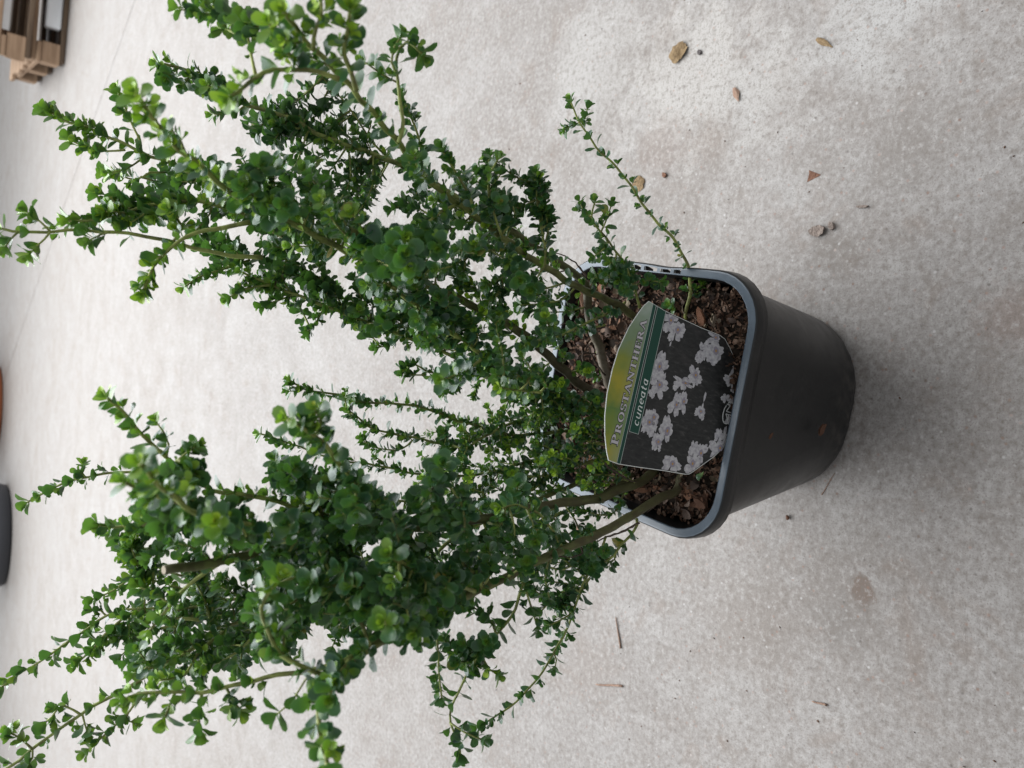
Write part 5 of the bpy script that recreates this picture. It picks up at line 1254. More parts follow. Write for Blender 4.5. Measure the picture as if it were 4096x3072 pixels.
[[-1245,-875,5198,-1147,-765,5166,-1124,-624,5241],1.6,0.9,8.1,0.12,5.5,0.6,0.23,0,0,0],
[[-1383,161,4825,-1337,16,4881,-1276,14,4947],1.6,0.9,9.0,0.12,5.5,0.6,0.16,0,0,0],
[[-826,-561,5026,-974,-539,5099,-1084,-505,5165],1.6,0.9,8.9,0.12,5.5,0.6,0.11,0,0,0],
[[-758,-553,4074,-760,-610,4110,-768,-720,4206],1.6,0.9,10.2,0.12,5.5,0.6,0.16,0,0,0],
[[-510,-732,4827,-541,-818,4856,-617,-920,4897],1.6,0.9,9.9,0.12,5.5,0.6,0.19,0,0,0],
[[-808,-582,5068,-766,-640,5037,-710,-725,5130],1.6,0.9,9.7,0.12,5.5,0.6,0.13,0,0,0],
[[-580,-720,5617,-499,-706,5602,-488,-561,5658],1.6,0.9,8.4,0.12,5.5,0.6,0.39,0,0,0],
[[-568,-731,5652,-557,-662,5639,-567,-614,5707],1.6,0.9,8.6,0.12,5.5,0.6,0.32,0,0,0],
[[-474,-178,5486,-517,-131,5497,-640,-210,5624],1.6,0.9,7.5,0.12,5.5,0.6,0.46,0,0,0],
[[-474,-178,5486,-608,-352,5479,-627,-460,5602],1.6,0.9,8.1,0.12,5.5,0.6,0.21,0,0,0],
[[-657,-771,5444,-672,-662,5497,-679,-548,5567],1.6,0.9,9.3,0.12,5.5,0.6,0.44,0,0,0],
[[-580,-720,5617,-583,-620,5612,-560,-517,5682],1.6,0.9,8.7,0.12,5.5,0.6,0.22,0,0,0],
[[-474,-178,5486,-594,-224,5600,-660,-251,5629],1.6,0.9,9.7,0.12,5.5,0.6,0.34,0,0,0],
[[-461,-187,5475,-491,-338,5444,-514,-430,5624],1.6,0.9,9.5,0.12,5.5,0.6,0.36,0,0,0],
[[-657,-771,5444,-647,-635,5473,-699,-478,5621],1.6,0.9,9.6,0.12,5.5,0.6,0.19,0,0,0],
[[-474,-178,5486,-457,-220,5433,-586,-348,5564],1.6,0.9,8.7,0.12,5.5,0.6,0.31,0,0,0],
[[-474,-178,5486,-535,-260,5523,-574,-401,5591],1.6,0.9,9.3,0.12,5.5,0.6,0.51,0,0,0],
[[-474,-178,5486,-549,-135,5570,-556,-199,5624],1.6,0.9,8.3,0.12,5.5,0.6,0.42,0,0,0],
[[-688,-730,5360,-758,-721,5329,-761,-606,5461],1.6,0.9,8.3,0.12,5.5,0.6,0.46,0,0,0],
[[-688,-730,5360,-671,-601,5378,-693,-535,5465],1.6,0.9,9.6,0.12,5.5,0.6,0.49,0,0,0],
[[-633,-811,5520,-637,-940,5527,-604,-1064,5582],1.6,0.9,8.0,0.12,5.5,0.6,0.55,0,0,0],
[[-641,-797,5495,-669,-932,5482,-623,-964,5556],1.6,0.9,8.3,0.12,5.5,0.6,0.46,0,0,0],
[[-688,-730,5360,-641,-579,5390,-666,-438,5489],1.6,0.9,8.2,0.12,5.5,0.6,0.53,0,0,0],
[[-649,-784,5469,-634,-634,5430,-577,-538,5574],1.6,0.9,7.7,0.12,5.5,0.6,0.3,0,0,0],
[[-1248,406,5400,-1120,505,5376,-988,640,5443],1.6,0.9,8.8,0.12,5.5,0.6,0.72,0,0,0],
[[-817,151,5409,-949,218,5394,-1023,242,5465],1.6,0.9,8.7,0.12,5.5,0.6,0.33,0,0,0],
[[-1543,488,5032,-1298,566,5094,-1016,616,5241],1.6,0.9,9.2,0.12,5.5,0.6,0.65,0,0,0],
[[-1234,438,5439,-1113,558,5467,-959,715,5530],1.6,0.9,10.3,0.12,5.5,0.6,0.53,0,0,0],
[[-803,27,5261,-869,252,5252,-877,492,5340],1.6,0.9,8.6,0.12,5.5,0.6,0.26,0,0,0],
[[-817,151,5409,-829,263,5455,-857,389,5454],1.6,0.9,7.9,0.12,5.5,0.6,0.47,0,0,0],
[[-1234,438,5439,-1126,501,5432,-912,531,5510],1.6,0.9,9.8,0.12,5.5,0.6,0.5,0,0,0],
[[-810,127,5382,-817,250,5407,-887,472,5441],1.6,0.9,9.8,0.12,5.5,0.6,0.37,0,0,0],
[[-1234,438,5439,-1165,475,5444,-1011,473,5500],1.6,0.9,8.1,0.12,5.5,0.6,0.43,0,0,0],
[[-1204,-292,2436,-1264,-257,2393,-1324,-175,2481],1.6,0.9,7.6,0.12,5.5,0.6,0.19,0,0,0],
[[-1072,-71,2578,-1067,-140,2530,-1066,-162,2681],1.6,0.9,7.2,0.12,5.5,0.6,0.18,0,0,0],
[[-1252,-261,2598,-1255,-234,2636,-1148,-253,2707],1.6,0.9,8.1,0.12,5.5,0.6,0.18,0,0,0],
[[-1298,-266,2640,-1260,-200,2651,-1250,-134,2722],1.6,0.9,8.7,0.12,5.5,0.6,0.15,0,0,0],
[[-1445,-282,2770,-1403,-190,2775,-1388,-112,2908],1.6,0.9,7.2,0.12,5.5,0.6,0.1,0,0,0],
[[-1212,-205,3109,-1243,-264,3140,-1228,-251,3244],1.6,0.9,8.7,0.12,5.5,0.6,0.14,0,0,0],
[[-1556,-243,2774,-1537,-76,2851,-1457,103,2930],1.6,0.9,7.0,0.12,5.5,0.6,0.16,0,0,0],
[[-1366,-249,2633,-1491,-90,2662,-1591,13,2678],1.6,0.9,8.3,0.12,5.5,0.6,0.17,0,0,0],
[[-1556,-243,2774,-1564,-148,2832,-1461,35,2943],1.6,0.9,8.6,0.12,5.5,0.6,0.12,0,0,0],
[[-1236,-259,2584,-1216,-250,2612,-1152,-272,2679],1.6,0.9,8.7,0.12,5.5,0.6,0.15,0,0,0],
[[-1223,-219,3074,-1192,-163,3120,-1128,-155,3142],1.6,0.9,7.7,0.12,5.5,0.6,0.15,0,0,0],
[[-986,141,2660,-1048,87,2652,-1166,86,2734],1.6,0.9,8.3,0.12,5.5,0.6,0.18,0,0,0],
[[-1052,-479,3060,-1038,-384,3050,-991,-383,3132],1.6,0.9,9.0,0.12,5.5,0.6,0.06,0,0,0],
[[-1234,-297,2884,-1201,-217,2891,-1126,-140,2948],1.6,0.9,8.9,0.12,5.5,0.6,0.14,0,0,0],
[[-1327,-268,2667,-1297,-322,2671,-1244,-381,2755],1.6,0.9,8.9,0.12,5.5,0.6,0.09,0,0,0],
[[-1496,-243,2733,-1471,-139,2725,-1490,-93,2780],1.6,0.9,7.1,0.12,5.5,0.6,0.1,0,0,0],
[[-1556,-243,2774,-1550,-183,2776,-1518,-149,2910],1.6,0.9,8.9,0.12,5.5,0.6,0.1,0,0,0],
[[-1218,-308,2857,-1201,-169,2853,-1250,-52,2913],1.6,0.9,9.1,0.12,5.5,0.6,0.16,0,0,0],
[[-1007,-466,2845,-1112,-471,2876,-1072,-619,2898],1.6,0.9,7.3,0.12,5.5,0.6,0.17,0,0,0],
[[-1072,-71,2578,-1070,-42,2632,-1145,-21,2725],1.6,0.9,7.4,0.12,5.5,0.6,0.06,0,0,0],
[[-1326,-255,2594,-1387,-122,2599,-1622,50,2637],1.6,0.9,8.1,0.12,5.5,0.6,0.07,0,0,0],
[[-1357,-271,2695,-1290,-184,2731,-1262,-108,2823],1.6,0.9,7.8,0.12,5.5,0.6,0.11,0,0,0],
[[-1122,-404,3183,-1205,-346,3125,-1232,-329,3223],1.6,0.9,8.1,0.12,5.5,0.6,0.06,0,0,0],
[[-1197,-131,2551,-1176,-61,2510,-1268,-43,2598],1.6,0.9,8.1,0.12,5.5,0.6,0.08,0,0,0],
[[-1298,-266,2640,-1314,-270,2656,-1208,-285,2719],1.6,0.9,8.6,0.12,5.5,0.6,0.11,0,0,0],
[[-1633,-443,3757,-1616,-402,3798,-1544,-465,3899],1.6,0.9,7.8,0.12,5.5,0.6,0.17,0,0,0],
[[-1633,-443,3757,-1632,-484,3786,-1607,-446,3898],1.6,0.9,7.7,0.12,5.5,0.6,0.25,0,0,0],
[[-1541,-456,3647,-1627,-392,3663,-1704,-372,3691],1.6,0.9,9.4,0.12,5.5,0.6,0.17,0,0,0],
[[-1593,-435,3681,-1665,-394,3710,-1743,-385,3729],1.6,0.9,8.2,0.12,5.5,0.6,0.22,0,0,0],
[[-1633,-443,3757,-1556,-519,3772,-1520,-584,3824],1.6,0.9,9.3,0.12,5.5,0.6,0.2,0,0,0],
[[-1731,-382,3764,-1680,-295,3785,-1603,-241,3878],1.6,0.9,10.1,0.12,5.5,0.6,0.24,0,0,0],
[[-1633,-443,3757,-1675,-429,3801,-1657,-455,3915],1.6,0.9,9.4,0.12,5.5,0.6,0.15,0,0,0],
[[1607,702,4526,1643,804,4542,1631,981,4568],1.6,0.9,10.3,0.12,5.5,0.6,0.06,0,0,0],
[[1634,724,4616,1655,812,4596,1602,916,4658],1.6,0.9,9.7,0.12,5.5,0.6,0.03,0,0,0],
[[1642,732,4647,1617,786,4654,1585,836,4687],1.6,0.9,9.3,0.12,5.5,0.6,0.04,0,0,0],
[[1650,740,4679,1546,710,4654,1481,744,4720],1.6,0.9,8.1,0.12,5.5,0.6,0.06,0,0,0],
[[1650,740,4679,1616,691,4638,1465,661,4734],1.6,0.9,10.2,0.12,5.5,0.6,0.05,0,0,0],
[[1660,758,4746,1565,774,4774,1522,777,4808],1.6,0.9,10.2,0.12,5.5,0.6,0.05,0,0,0],
[[881,790,5522,909,839,5514,978,875,5571],1.6,0.9,8.1,0.12,5.5,0.6,0.27,0,0,0],
[[974,716,5269,986,781,5282,968,835,5310],1.6,0.9,10.2,0.12,5.5,0.6,0.77,0,0,0],
[[918,981,5478,931,1021,5535,901,1096,5524],1.6,0.9,10.0,0.12,5.5,0.6,0.26,0,0,0],
[[968,722,5290,882,718,5309,877,790,5343],1.6,0.9,8.2,0.12,5.5,0.6,0.28,0,0,0],
[[948,741,5353,996,846,5346,1032,963,5404],1.6,0.9,9.1,0.12,5.5,0.6,0.31,0,0,0],
[[716,673,5314,814,593,5286,869,536,5374],1.6,0.9,9.7,0.12,5.5,0.6,0.69,0,0,0],
[[941,1001,5502,899,931,5482,917,910,5588],1.6,0.9,10.5,0.12,5.5,0.6,0.5,0,0,0],
[[948,741,5353,939,721,5359,859,682,5411],1.6,0.9,9.3,0.12,5.5,0.6,0.49,0,0,0],
[[907,777,5472,866,857,5412,857,873,5524],1.6,0.9,9.3,0.12,5.5,0.6,0.47,0,0,0],
[[-828,-83,4550,-715,-31,4516,-632,-22,4596],1.6,0.9,9.4,0.12,5.5,0.6,0.12,0,0,0],
[[-876,-99,4398,-799,-96,4361,-662,-125,4445],1.6,0.9,9.5,0.12,5.5,0.6,0.12,0,0,0],
[[-619,-123,4830,-590,-55,4782,-509,12,4880],1.6,0.9,7.7,0.12,5.5,0.6,0.14,0,0,0],
[[-828,-83,4550,-781,-7,4531,-726,-53,4617],1.6,0.9,9.8,0.12,5.5,0.6,0.12,0,0,0],
[[-578,-112,4879,-558,-217,4866,-594,-259,4927],1.6,0.9,7.7,0.12,5.5,0.6,0.21,0,0,0],
[[-778,-57,4730,-706,118,4739,-620,302,4782],1.6,0.9,8.7,0.12,5.5,0.6,0.12,0,0,0],
[[-752,-580,4499,-654,-463,4521,-686,-339,4544],1.6,0.9,9.4,0.12,5.5,0.6,0.12,0,0,0],
[[-601,-675,4703,-595,-547,4702,-612,-463,4807],1.6,0.9,8.0,0.12,5.5,0.6,0.13,0,0,0],
[[-787,-61,4702,-687,26,4666,-546,124,4755],1.6,0.9,8.5,0.12,5.5,0.6,0.21,0,0,0],
[[-828,-83,4550,-767,-154,4542,-707,-162,4613],1.6,0.9,10.0,0.12,5.5,0.6,0.15,0,0,0],
[[-787,-61,4702,-666,137,4737,-557,226,4748],1.6,0.9,9.8,0.12,5.5,0.6,0.16,0,0,0],
[[-689,-145,4732,-588,-113,4732,-518,-52,4774],1.6,0.9,8.8,0.12,5.5,0.6,0.26,0,0,0],
[[-851,-92,4474,-698,24,4435,-596,151,4526],1.6,0.9,8.1,0.12,5.5,0.6,0.22,0,0,0],
[[-509,-104,4941,-553,-264,4981,-491,-423,4986],1.6,0.9,8.3,0.12,5.5,0.6,0.14,0,0,0],
[[-550,-108,4907,-567,-220,4906,-573,-357,4963],1.6,0.9,8.4,0.12,5.5,0.6,0.18,0,0,0],
[[-580,-688,4734,-553,-529,4681,-556,-417,4827],1.6,0.9,8.3,0.12,5.5,0.6,0.22,0,0,0],
[[-839,-89,4512,-709,-122,4498,-572,-179,4568],1.6,0.9,9.1,0.12,5.5,0.6,0.13,0,0,0],
[[-619,-123,4830,-562,-224,4846,-579,-304,4886],1.6,0.9,9.6,0.12,5.5,0.6,0.25,0,0,0],
[[779,-262,2545,826,-323,2541,766,-369,2613],1.6,0.9,8.1,0.12,5.5,0.6,0.26,0,0,0],
[[777,-246,2575,796,-272,2503,832,-346,2638],1.6,0.9,7.4,0.12,5.5,0.6,0.17,0,0,0],
[[967,-317,2598,879,-334,2626,877,-336,2679],1.6,0.9,6.9,0.12,5.5,0.6,0.32,0,0,0],
[[779,-262,2545,821,-223,2586,826,-137,2609],1.6,0.9,7.2,0.12,5.5,0.6,0.22,0,0,0],
[[761,-308,2373,847,-269,2371,924,-195,2415],1.6,0.9,8.2,0.12,5.5,0.6,0.21,0,0,0],
[[1035,-319,2696,1015,-307,2661,913,-294,2794],1.6,0.9,8.2,0.12,5.5,0.6,0.21,0,0,0],
[[860,-304,2465,893,-223,2488,956,-150,2532],1.6,0.9,7.3,0.12,5.5,0.6,0.22,0,0,0],
[[782,-279,2515,713,-329,2477,701,-397,2588],1.6,0.9,7.9,0.12,5.5,0.6,0.21,0,0,0],
[[783,-212,2633,790,-311,2610,790,-333,2692],1.6,0.9,7.4,0.12,5.5,0.6,0.16,0,0,0],
[[1021,237,2902,1005,223,2946,1008,221,3022],1.3,0.8,8.1,0.15,4.8,0.4,0.4,0,0,0],
[[1112,289,3081,1068,333,3140,1057,379,3261],1.3,0.8,7.3,0.15,4.8,0.4,0.4,0,0,0],
[[1153,318,3178,1166,272,3231,1194,251,3336],1.3,0.8,7.3,0.15,4.8,0.4,0.4,0,0,0],
[[1194,348,3278,1145,381,3344,1131,421,3474],1.3,0.8,7.6,0.15,4.8,0.4,0.4,0,0,0],
[[1246,383,3395,1273,467,3417,1317,543,3516],1.3,0.8,8.7,0.15,4.8,0.4,0.4,0,0,0],
[[1382,465,3691,1438,553,3710,1501,635,3823],1.3,0.8,8.5,0.15,4.8,0.4,0.4,0,0,0],
[[1476,549,3982,1448,639,4022,1442,722,4149],1.3,0.8,9.0,0.15,4.8,0.4,0.4,0,0,0],
[[1500,581,4089,1567,587,4115,1625,604,4202],1.3,0.8,8.6,0.15,4.8,0.4,0.4,0,0,0],
[[1526,616,4207,1603,644,4236,1667,681,4341],1.3,0.8,8.9,0.15,4.8,0.4,0.4,0,0,0],
[[1603,699,4516,1566,675,4589,1562,669,4722],1.3,0.8,8.4,0.15,4.8,0.4,0.4,0,0,0],
[[1669,794,4884,1630,868,4918,1606,936,5031],1.3,0.8,8.3,0.15,4.8,0.4,0.4,0,0,0],
[[466,142,3348,472,87,3384,485,46,3474],1.3,0.8,7.5,0.15,4.8,0.4,0.64,0,0,0],
[[490,139,3452,562,96,3477,632,61,3579],1.3,0.8,8.1,0.15,4.8,0.4,0.64,0,0,0],
[[610,105,3972,684,144,4016,747,167,4141],1.3,0.8,7.6,0.15,4.8,0.4,0.64,0,0,0],
[[669,70,4283,714,1,4314,758,-58,4423],1.3,0.8,8.5,0.15,4.8,0.4,0.64,0,0,0],
[[749,-2,4671,713,33,4734,699,46,4859],1.3,0.8,7.3,0.15,4.8,0.4,0.64,0,0,0],
[[804,-68,4925,853,-90,4942,896,-116,5009],1.3,0.8,8.4,0.15,4.8,0.4,0.64,0,0,0],
[[837,-121,5102,881,-170,5120,920,-220,5197],1.3,0.8,7.8,0.15,4.8,0.4,0.64,0,0,0],
[[969,-351,5559,1015,-356,5577,1055,-376,5633],1.3,0.8,8.0,0.15,4.8,0.4,0.64,0,0,0],
[[782,-99,2972,818,-65,2997,855,-45,3068],1.3,0.8,8.2,0.15,4.8,0.4,0.48,0,0,0],
[[1031,-242,3844,1052,-179,3905,1081,-146,4037],1.3,0.8,7.8,0.15,4.8,0.4,0.48,0,0,0],
[[1397,-781,5058,1419,-752,5122,1443,-757,5232],1.3,0.8,7.6,0.15,4.8,0.4,0.48,0,0,0],
[[1423,-932,5280,1368,-974,5308,1334,-1034,5391],1.3,0.8,7.3,0.15,4.8,0.4,0.48,0,0,0],
[[1626,-427,5337,1661,-386,5290,1704,-313,5290],1.3,0.8,7.1,0.15,4.8,0.4,0.56,0,0,0],
[[1704,-261,5382,1694,-221,5462,1712,-140,5564],1.3,0.8,7.6,0.15,4.8,0.4,0.56,0,0,0],
[[1712,858,3988,1808,844,3964,1925,825,4026],1.3,0.8,6.2,0.15,4.8,0.4,0.16,0,0,0],
[[1040,761,4739,1003,801,4785,995,852,4880],1.3,0.8,9.0,0.15,4.8,0.4,0.72,0,0,0],
[[1414,1275,5602,1426,1257,5636,1442,1258,5697],1.3,0.8,7.7,0.15,4.8,0.4,0.72,0,0,0],
[[922,766,5434,851,748,5465,785,750,5561],1.3,0.8,9.4,0.15,4.8,0.4,0.64,0,0,0],
[[860,801,5562,859,776,5594,846,765,5654],1.3,0.8,8.6,0.15,4.8,0.4,0.64,0,0,0],
[[-3,484,2872,15,436,2915,41,409,3010],1.3,0.8,8.0,0.15,4.8,0.4,0.32,0,0,0],
[[58,520,3073,98,547,3085,135,571,3141],1.3,0.8,7.6,0.15,4.8,0.4,0.32,0,0,0],
[[289,619,3722,344,601,3748,394,594,3829],1.3,0.8,7.0,0.15,4.8,0.4,0.32,0,0,0],
[[323,640,3860,359,626,3877,391,620,3931],1.3,0.8,7.6,0.15,4.8,0.4,0.32,0,0,0],
[[418,685,4209,465,726,4230,511,760,4308],1.3,0.8,7.2,0.15,4.8,0.4,0.32,0,0,0],
[[533,725,4627,527,756,4649,530,781,4704],1.3,0.8,8.4,0.15,4.8,0.4,0.32,0,0,0],
[[-75,142,2757,-6,98,2785,57,61,2890],1.3,0.8,7.4,0.15,4.8,0.4,0.28,0,0,0],
[[159,34,3423,158,-10,3444,168,-47,3506],1.3,0.8,7.4,0.15,4.8,0.4,0.28,0,0,0],
[[217,-2,3592,287,-75,3609,361,-142,3717],1.3,0.8,7.3,0.15,4.8,0.4,0.28,0,0,0],
[[320,-72,3882,364,-67,3897,406,-70,3953],1.3,0.8,8.6,0.15,4.8,0.4,0.28,0,0,0],
[[426,-155,4127,471,-207,4139,517,-259,4214],1.3,0.8,8.6,0.15,4.8,0.4,0.28,0,0,0],
[[478,-208,4292,438,-230,4340,424,-262,4436],1.3,0.8,7.5,0.15,4.8,0.4,0.28,0,0,0],
[[535,-267,4439,493,-313,4491,484,-369,4601],1.3,0.8,7.4,0.15,4.8,0.4,0.28,0,0,0],
[[636,-377,4623,710,-370,4639,788,-392,4712],1.3,0.8,8.5,0.15,4.8,0.4,0.28,0,0,0],
[[63,432,3366,-21,441,3388,-99,458,3487],1.3,0.8,7.6,0.15,4.8,0.4,0.24,0,0,0],
[[868,-384,4256,781,-365,4261,685,-369,4339],1.3,0.8,8.5,0.15,4.8,0.4,0.24,0,0,0],
[[334,77,2851,359,89,2880,368,105,2939],1.3,0.8,6.6,0.15,4.8,0.4,0.16,0,0,0],
[[780,-289,2381,761,-319,2463,787,-348,2595],1.3,0.8,6.9,0.15,4.8,0.4,0.24,0,0,0],
[[-366,431,2340,-335,480,2359,-317,531,2430],1.3,0.8,7.3,0.15,4.8,0.4,0.28,0,0,0],
[[-385,503,2503,-335,469,2587,-307,472,2745],1.3,0.8,7.9,0.15,4.8,0.4,0.28,0,0,0],
[[-199,1046,3721,-196,1003,3789,-194,995,3913],1.3,0.8,7.9,0.15,4.8,0.4,0.28,0,0,0],
[[-113,1249,4185,-136,1268,4217,-141,1292,4280],1.3,0.8,7.6,0.15,4.8,0.4,0.28,0,0,0],
[[-437,589,3039,-456,680,3064,-502,763,3168],1.3,0.8,7.1,0.15,4.8,0.4,0.28,0,0,0],
[[-444,753,3507,-434,833,3526,-417,909,3619],1.3,0.8,7.5,0.15,4.8,0.4,0.28,0,0,0],
[[-582,481,2484,-628,448,2535,-675,446,2640],1.3,0.8,7.4,0.15,4.8,0.4,0.28,0,0,0],
[[-681,642,2788,-770,655,2814,-850,693,2917],1.3,0.8,6.2,0.15,4.8,0.4,0.28,0,0,0],
[[-692,1072,3574,-655,1082,3587,-623,1103,3634],1.3,0.8,6.1,0.15,4.8,0.4,0.28,0,0,0],
[[-105,99,2524,-97,59,2556,-85,33,2630],1.3,0.8,7.3,0.15,4.8,0.4,0.2,0,0,0],
[[-94,130,2739,-59,132,2760,-33,137,2816],1.3,0.8,6.8,0.15,4.8,0.4,0.2,0,0,0],
[[-837,-110,2800,-890,-58,2837,-932,-14,2946],1.3,0.8,8.5,0.15,4.8,0.4,0.16,0,0,0],
[[-893,-61,3314,-849,-71,3354,-823,-76,3444],1.3,0.8,7.1,0.15,4.8,0.4,0.16,0,0,0],
[[-912,-49,3464,-832,-40,3533,-784,-27,3689],1.3,0.8,6.9,0.15,4.8,0.4,0.16,0,0,0],
[[-926,-36,3677,-878,-29,3714,-845,-22,3800],1.3,0.8,7.5,0.15,4.8,0.4,0.16,0,0,0],
[[-923,-13,4304,-940,-72,4347,-951,-113,4454],1.3,0.8,8.3,0.15,4.8,0.4,0.16,0,0,0],
[[-925,-16,4430,-891,-27,4455,-867,-36,4518],1.3,0.8,7.5,0.15,4.8,0.4,0.16,0,0,0],
[[-1000,-106,5256,-932,-89,5311,-884,-88,5438],1.3,0.8,7.8,0.15,4.8,0.4,0.16,0,0,0],
[[-1196,-567,3835,-1126,-558,3900,-1083,-561,4041],1.3,0.8,7.1,0.15,4.8,0.4,0.16,0,0,0],
[[-1213,-586,3935,-1188,-568,3970,-1176,-561,4041],1.3,0.8,8.2,0.15,4.8,0.4,0.16,0,0,0],
[[-1241,-616,4086,-1225,-686,4116,-1221,-747,4213],1.3,0.8,8.1,0.15,4.8,0.4,0.16,0,0,0],
[[-1269,-664,4288,-1258,-728,4315,-1256,-786,4404],1.3,0.8,8.3,0.15,4.8,0.4,0.16,0,0,0],
[[-1330,-810,4749,-1311,-846,4762,-1301,-882,4811],1.3,0.8,7.7,0.15,4.8,0.4,0.16,0,0,0],
[[-1346,-872,4894,-1336,-927,4905,-1332,-982,4966],1.3,0.8,8.2,0.15,4.8,0.4,0.16,0,0,0],
[[-623,-662,4671,-637,-624,4776,-608,-621,4948],1.3,0.8,8.5,0.15,4.8,0.4,0.36,0,0,0],
[[-289,-882,5107,-235,-938,5101,-171,-997,5163],1.3,0.8,8.5,0.15,4.8,0.4,0.36,0,0,0],
[[-793,-65,4679,-756,-108,4714,-717,-133,4804],1.3,0.8,7.5,0.15,4.8,0.4,0.56,0,0,0],
[[-683,-15,5026,-708,15,5059,-715,42,5133],1.3,0.8,6.8,0.15,4.8,0.4,0.56,0,0,0],
[[-467,17,5472,-388,21,5463,-297,23,5523],1.3,0.8,7.4,0.15,4.8,0.4,0.56,0,0,0],
[[-658,-608,4317,-680,-662,4316,-677,-732,4348],1.3,0.8,8.4,0.15,4.8,0.4,0.12,0,0,0],
[[-472,-919,4454,-492,-948,4481,-492,-993,4526],1.3,0.8,7.8,0.15,4.8,0.4,0.12,0,0,0],
[[-1181,-913,4471,-1128,-891,4542,-1084,-910,4674],1.3,0.8,7.6,0.15,4.8,0.4,0.32,0,0,0],
[[-1151,-1033,4647,-1158,-1083,4649,-1158,-1138,4696],1.3,0.8,7.7,0.15,4.8,0.4,0.32,0,0,0],
[[-637,-127,4808,-641,-87,4835,-626,-52,4896],1.3,0.8,7.5,0.15,4.8,0.4,0.16,0,0,0],
[[-1654,1439,5390,-1630,1478,5406,-1622,1523,5460],1.3,0.8,8.0,0.15,4.8,0.4,0.48,0,0,0],
[[-1664,1160,5431,-1716,1214,5418,-1789,1266,5469],1.3,0.8,8.0,0.15,4.8,0.4,0.52,0,0,0],
[[-1457,1462,5127,-1423,1449,5153,-1390,1452,5211],1.3,0.8,7.9,0.15,4.8,0.4,0.6,0,0,0],
[[-1433,1511,5222,-1486,1587,5215,-1560,1663,5287],1.3,0.8,7.9,0.15,4.8,0.4,0.6,0,0,0],
[[-1747,1287,5148,-1725,1319,5162,-1716,1356,5208],1.3,0.8,7.5,0.15,4.8,0.4,0.4,0,0,0],
[[-1794,1382,5285,-1782,1420,5293,-1783,1462,5332],1.3,0.8,8.0,0.15,4.8,0.4,0.4,0,0,0],
[[-1241,-282,2483,-1243,-217,2514,-1270,-161,2597],1.3,0.8,6.9,0.15,4.8,0.4,0.08,0,0,0],
[[-1697,-256,2852,-1783,-202,2830,-1900,-162,2890],1.3,0.8,7.4,0.15,4.8,0.4,0.08,0,0,0],
[[-1839,-251,2958,-1877,-274,2950,-1928,-289,2977],1.3,0.8,7.7,0.15,4.8,0.4,0.08,0,0,0],
[[-1421,-277,2753,-1478,-224,2764,-1561,-195,2826],1.3,0.8,7.7,0.15,4.8,0.4,0.08,0,0,0],
[[-1142,221,3067,-1237,205,3074,-1340,200,3164],1.3,0.8,6.9,0.15,4.8,0.4,0.08,0,0,0],
[[-1279,262,3335,-1377,247,3362,-1472,247,3478],1.3,0.8,6.2,0.15,4.8,0.4,0.08,0,0,0],
[[-1343,323,3629,-1401,335,3656,-1449,352,3740],1.3,0.8,6.4,0.15,4.8,0.4,0.08,0,0,0],
[[-1415,406,4064,-1394,389,4095,-1385,380,4159],1.3,0.8,7.5,0.15,4.8,0.4,0.08,0,0,0],
[[-1104,516,3133,-1139,486,3159,-1178,473,3225],1.3,0.8,6.3,0.15,4.8,0.4,0.12,0,0,0],
[[-1156,547,3236,-1216,530,3253,-1279,529,3324],1.3,0.8,6.9,0.15,4.8,0.4,0.12,0,0,0],
[[-1247,580,3364,-1317,608,3357,-1397,637,3416],1.3,0.8,6.1,0.15,4.8,0.4,0.12,0,0,0],
[[-1432,771,3974,-1400,755,4016,-1380,755,4100],1.3,0.8,6.1,0.15,4.8,0.4,0.12,0,0,0],
[[-1460,854,4225,-1453,927,4247,-1453,995,4337],1.3,0.8,7.4,0.15,4.8,0.4,0.12,0,0,0],
[[-897,434,2839,-825,454,2893,-779,489,3019],1.3,0.8,6.7,0.15,4.8,0.4,0.16,0,0,0],
[[-928,549,3164,-949,637,3186,-970,722,3291],1.3,0.8,7.0,0.15,4.8,0.4,0.16,0,0,0],
[[-921,616,3353,-885,663,3370,-857,710,3443],1.3,0.8,6.2,0.15,4.8,0.4,0.16,0,0,0],
[[-899,713,3632,-893,801,3654,-882,883,3757],1.3,0.8,6.4,0.15,4.8,0.4,0.16,0,0,0],
[[-587,240,2412,-611,209,2441,-647,196,2504],1.3,0.8,5.3,0.15,4.8,0.4,0.24,0,0,0],
[[-697,299,2571,-745,342,2592,-781,391,2672],1.3,0.8,5.1,0.15,4.8,0.4,0.24,0,0,0],
[[-669,-2,2329,-661,59,2332,-656,125,2390],1.3,0.8,5.8,0.15,4.8,0.4,0.24,0,0,0],
[[-660,71,2448,-611,91,2448,-561,123,2493],1.3,0.8,5.5,0.15,4.8,0.4,0.24,0,0,0],
[[-590,149,2577,-622,162,2656,-615,196,2785],1.3,0.8,5.3,0.15,4.8,0.4,0.24,0,0,0],
]
DEAD = [[-607,-209,2327,-461,-169,2403,-387,-154,2447,-351,-141,2489],[-548,-193,2503,-642,-227,2345,-700,-251,2199],[858,200,2357,946,229,2445,995,256,2530,1023,301,2636],[893,251,2419,898,314,2495,885,351,2539],[438,207,2208,492,285,2302,507,349,2379,483,400,2439],[288,208,2365,93,196,2349,-143,196,2347],[269,195,2349,260,189,2185],[-1043,-255,3362,-1044,-177,3508,-1058,-141,3602,-1024,-105,3698],[103,159,2148,197,178,2249,329,184,2336],[-290,317,2492,-382,237,2317,-435,143,2126],[-965,-414,2314,-1042,-335,2435,-1080,-278,2529,-1174,-200,2648],[-1090,-316,2821,-1143,-352,2829,-1164,-344,2891,-1172,-281,3019],[-627,-397,1880,-769,-383,1880,-892,-395,1880],[-855,-240,1880,-939,-167,1908,-981,-130,1952]]
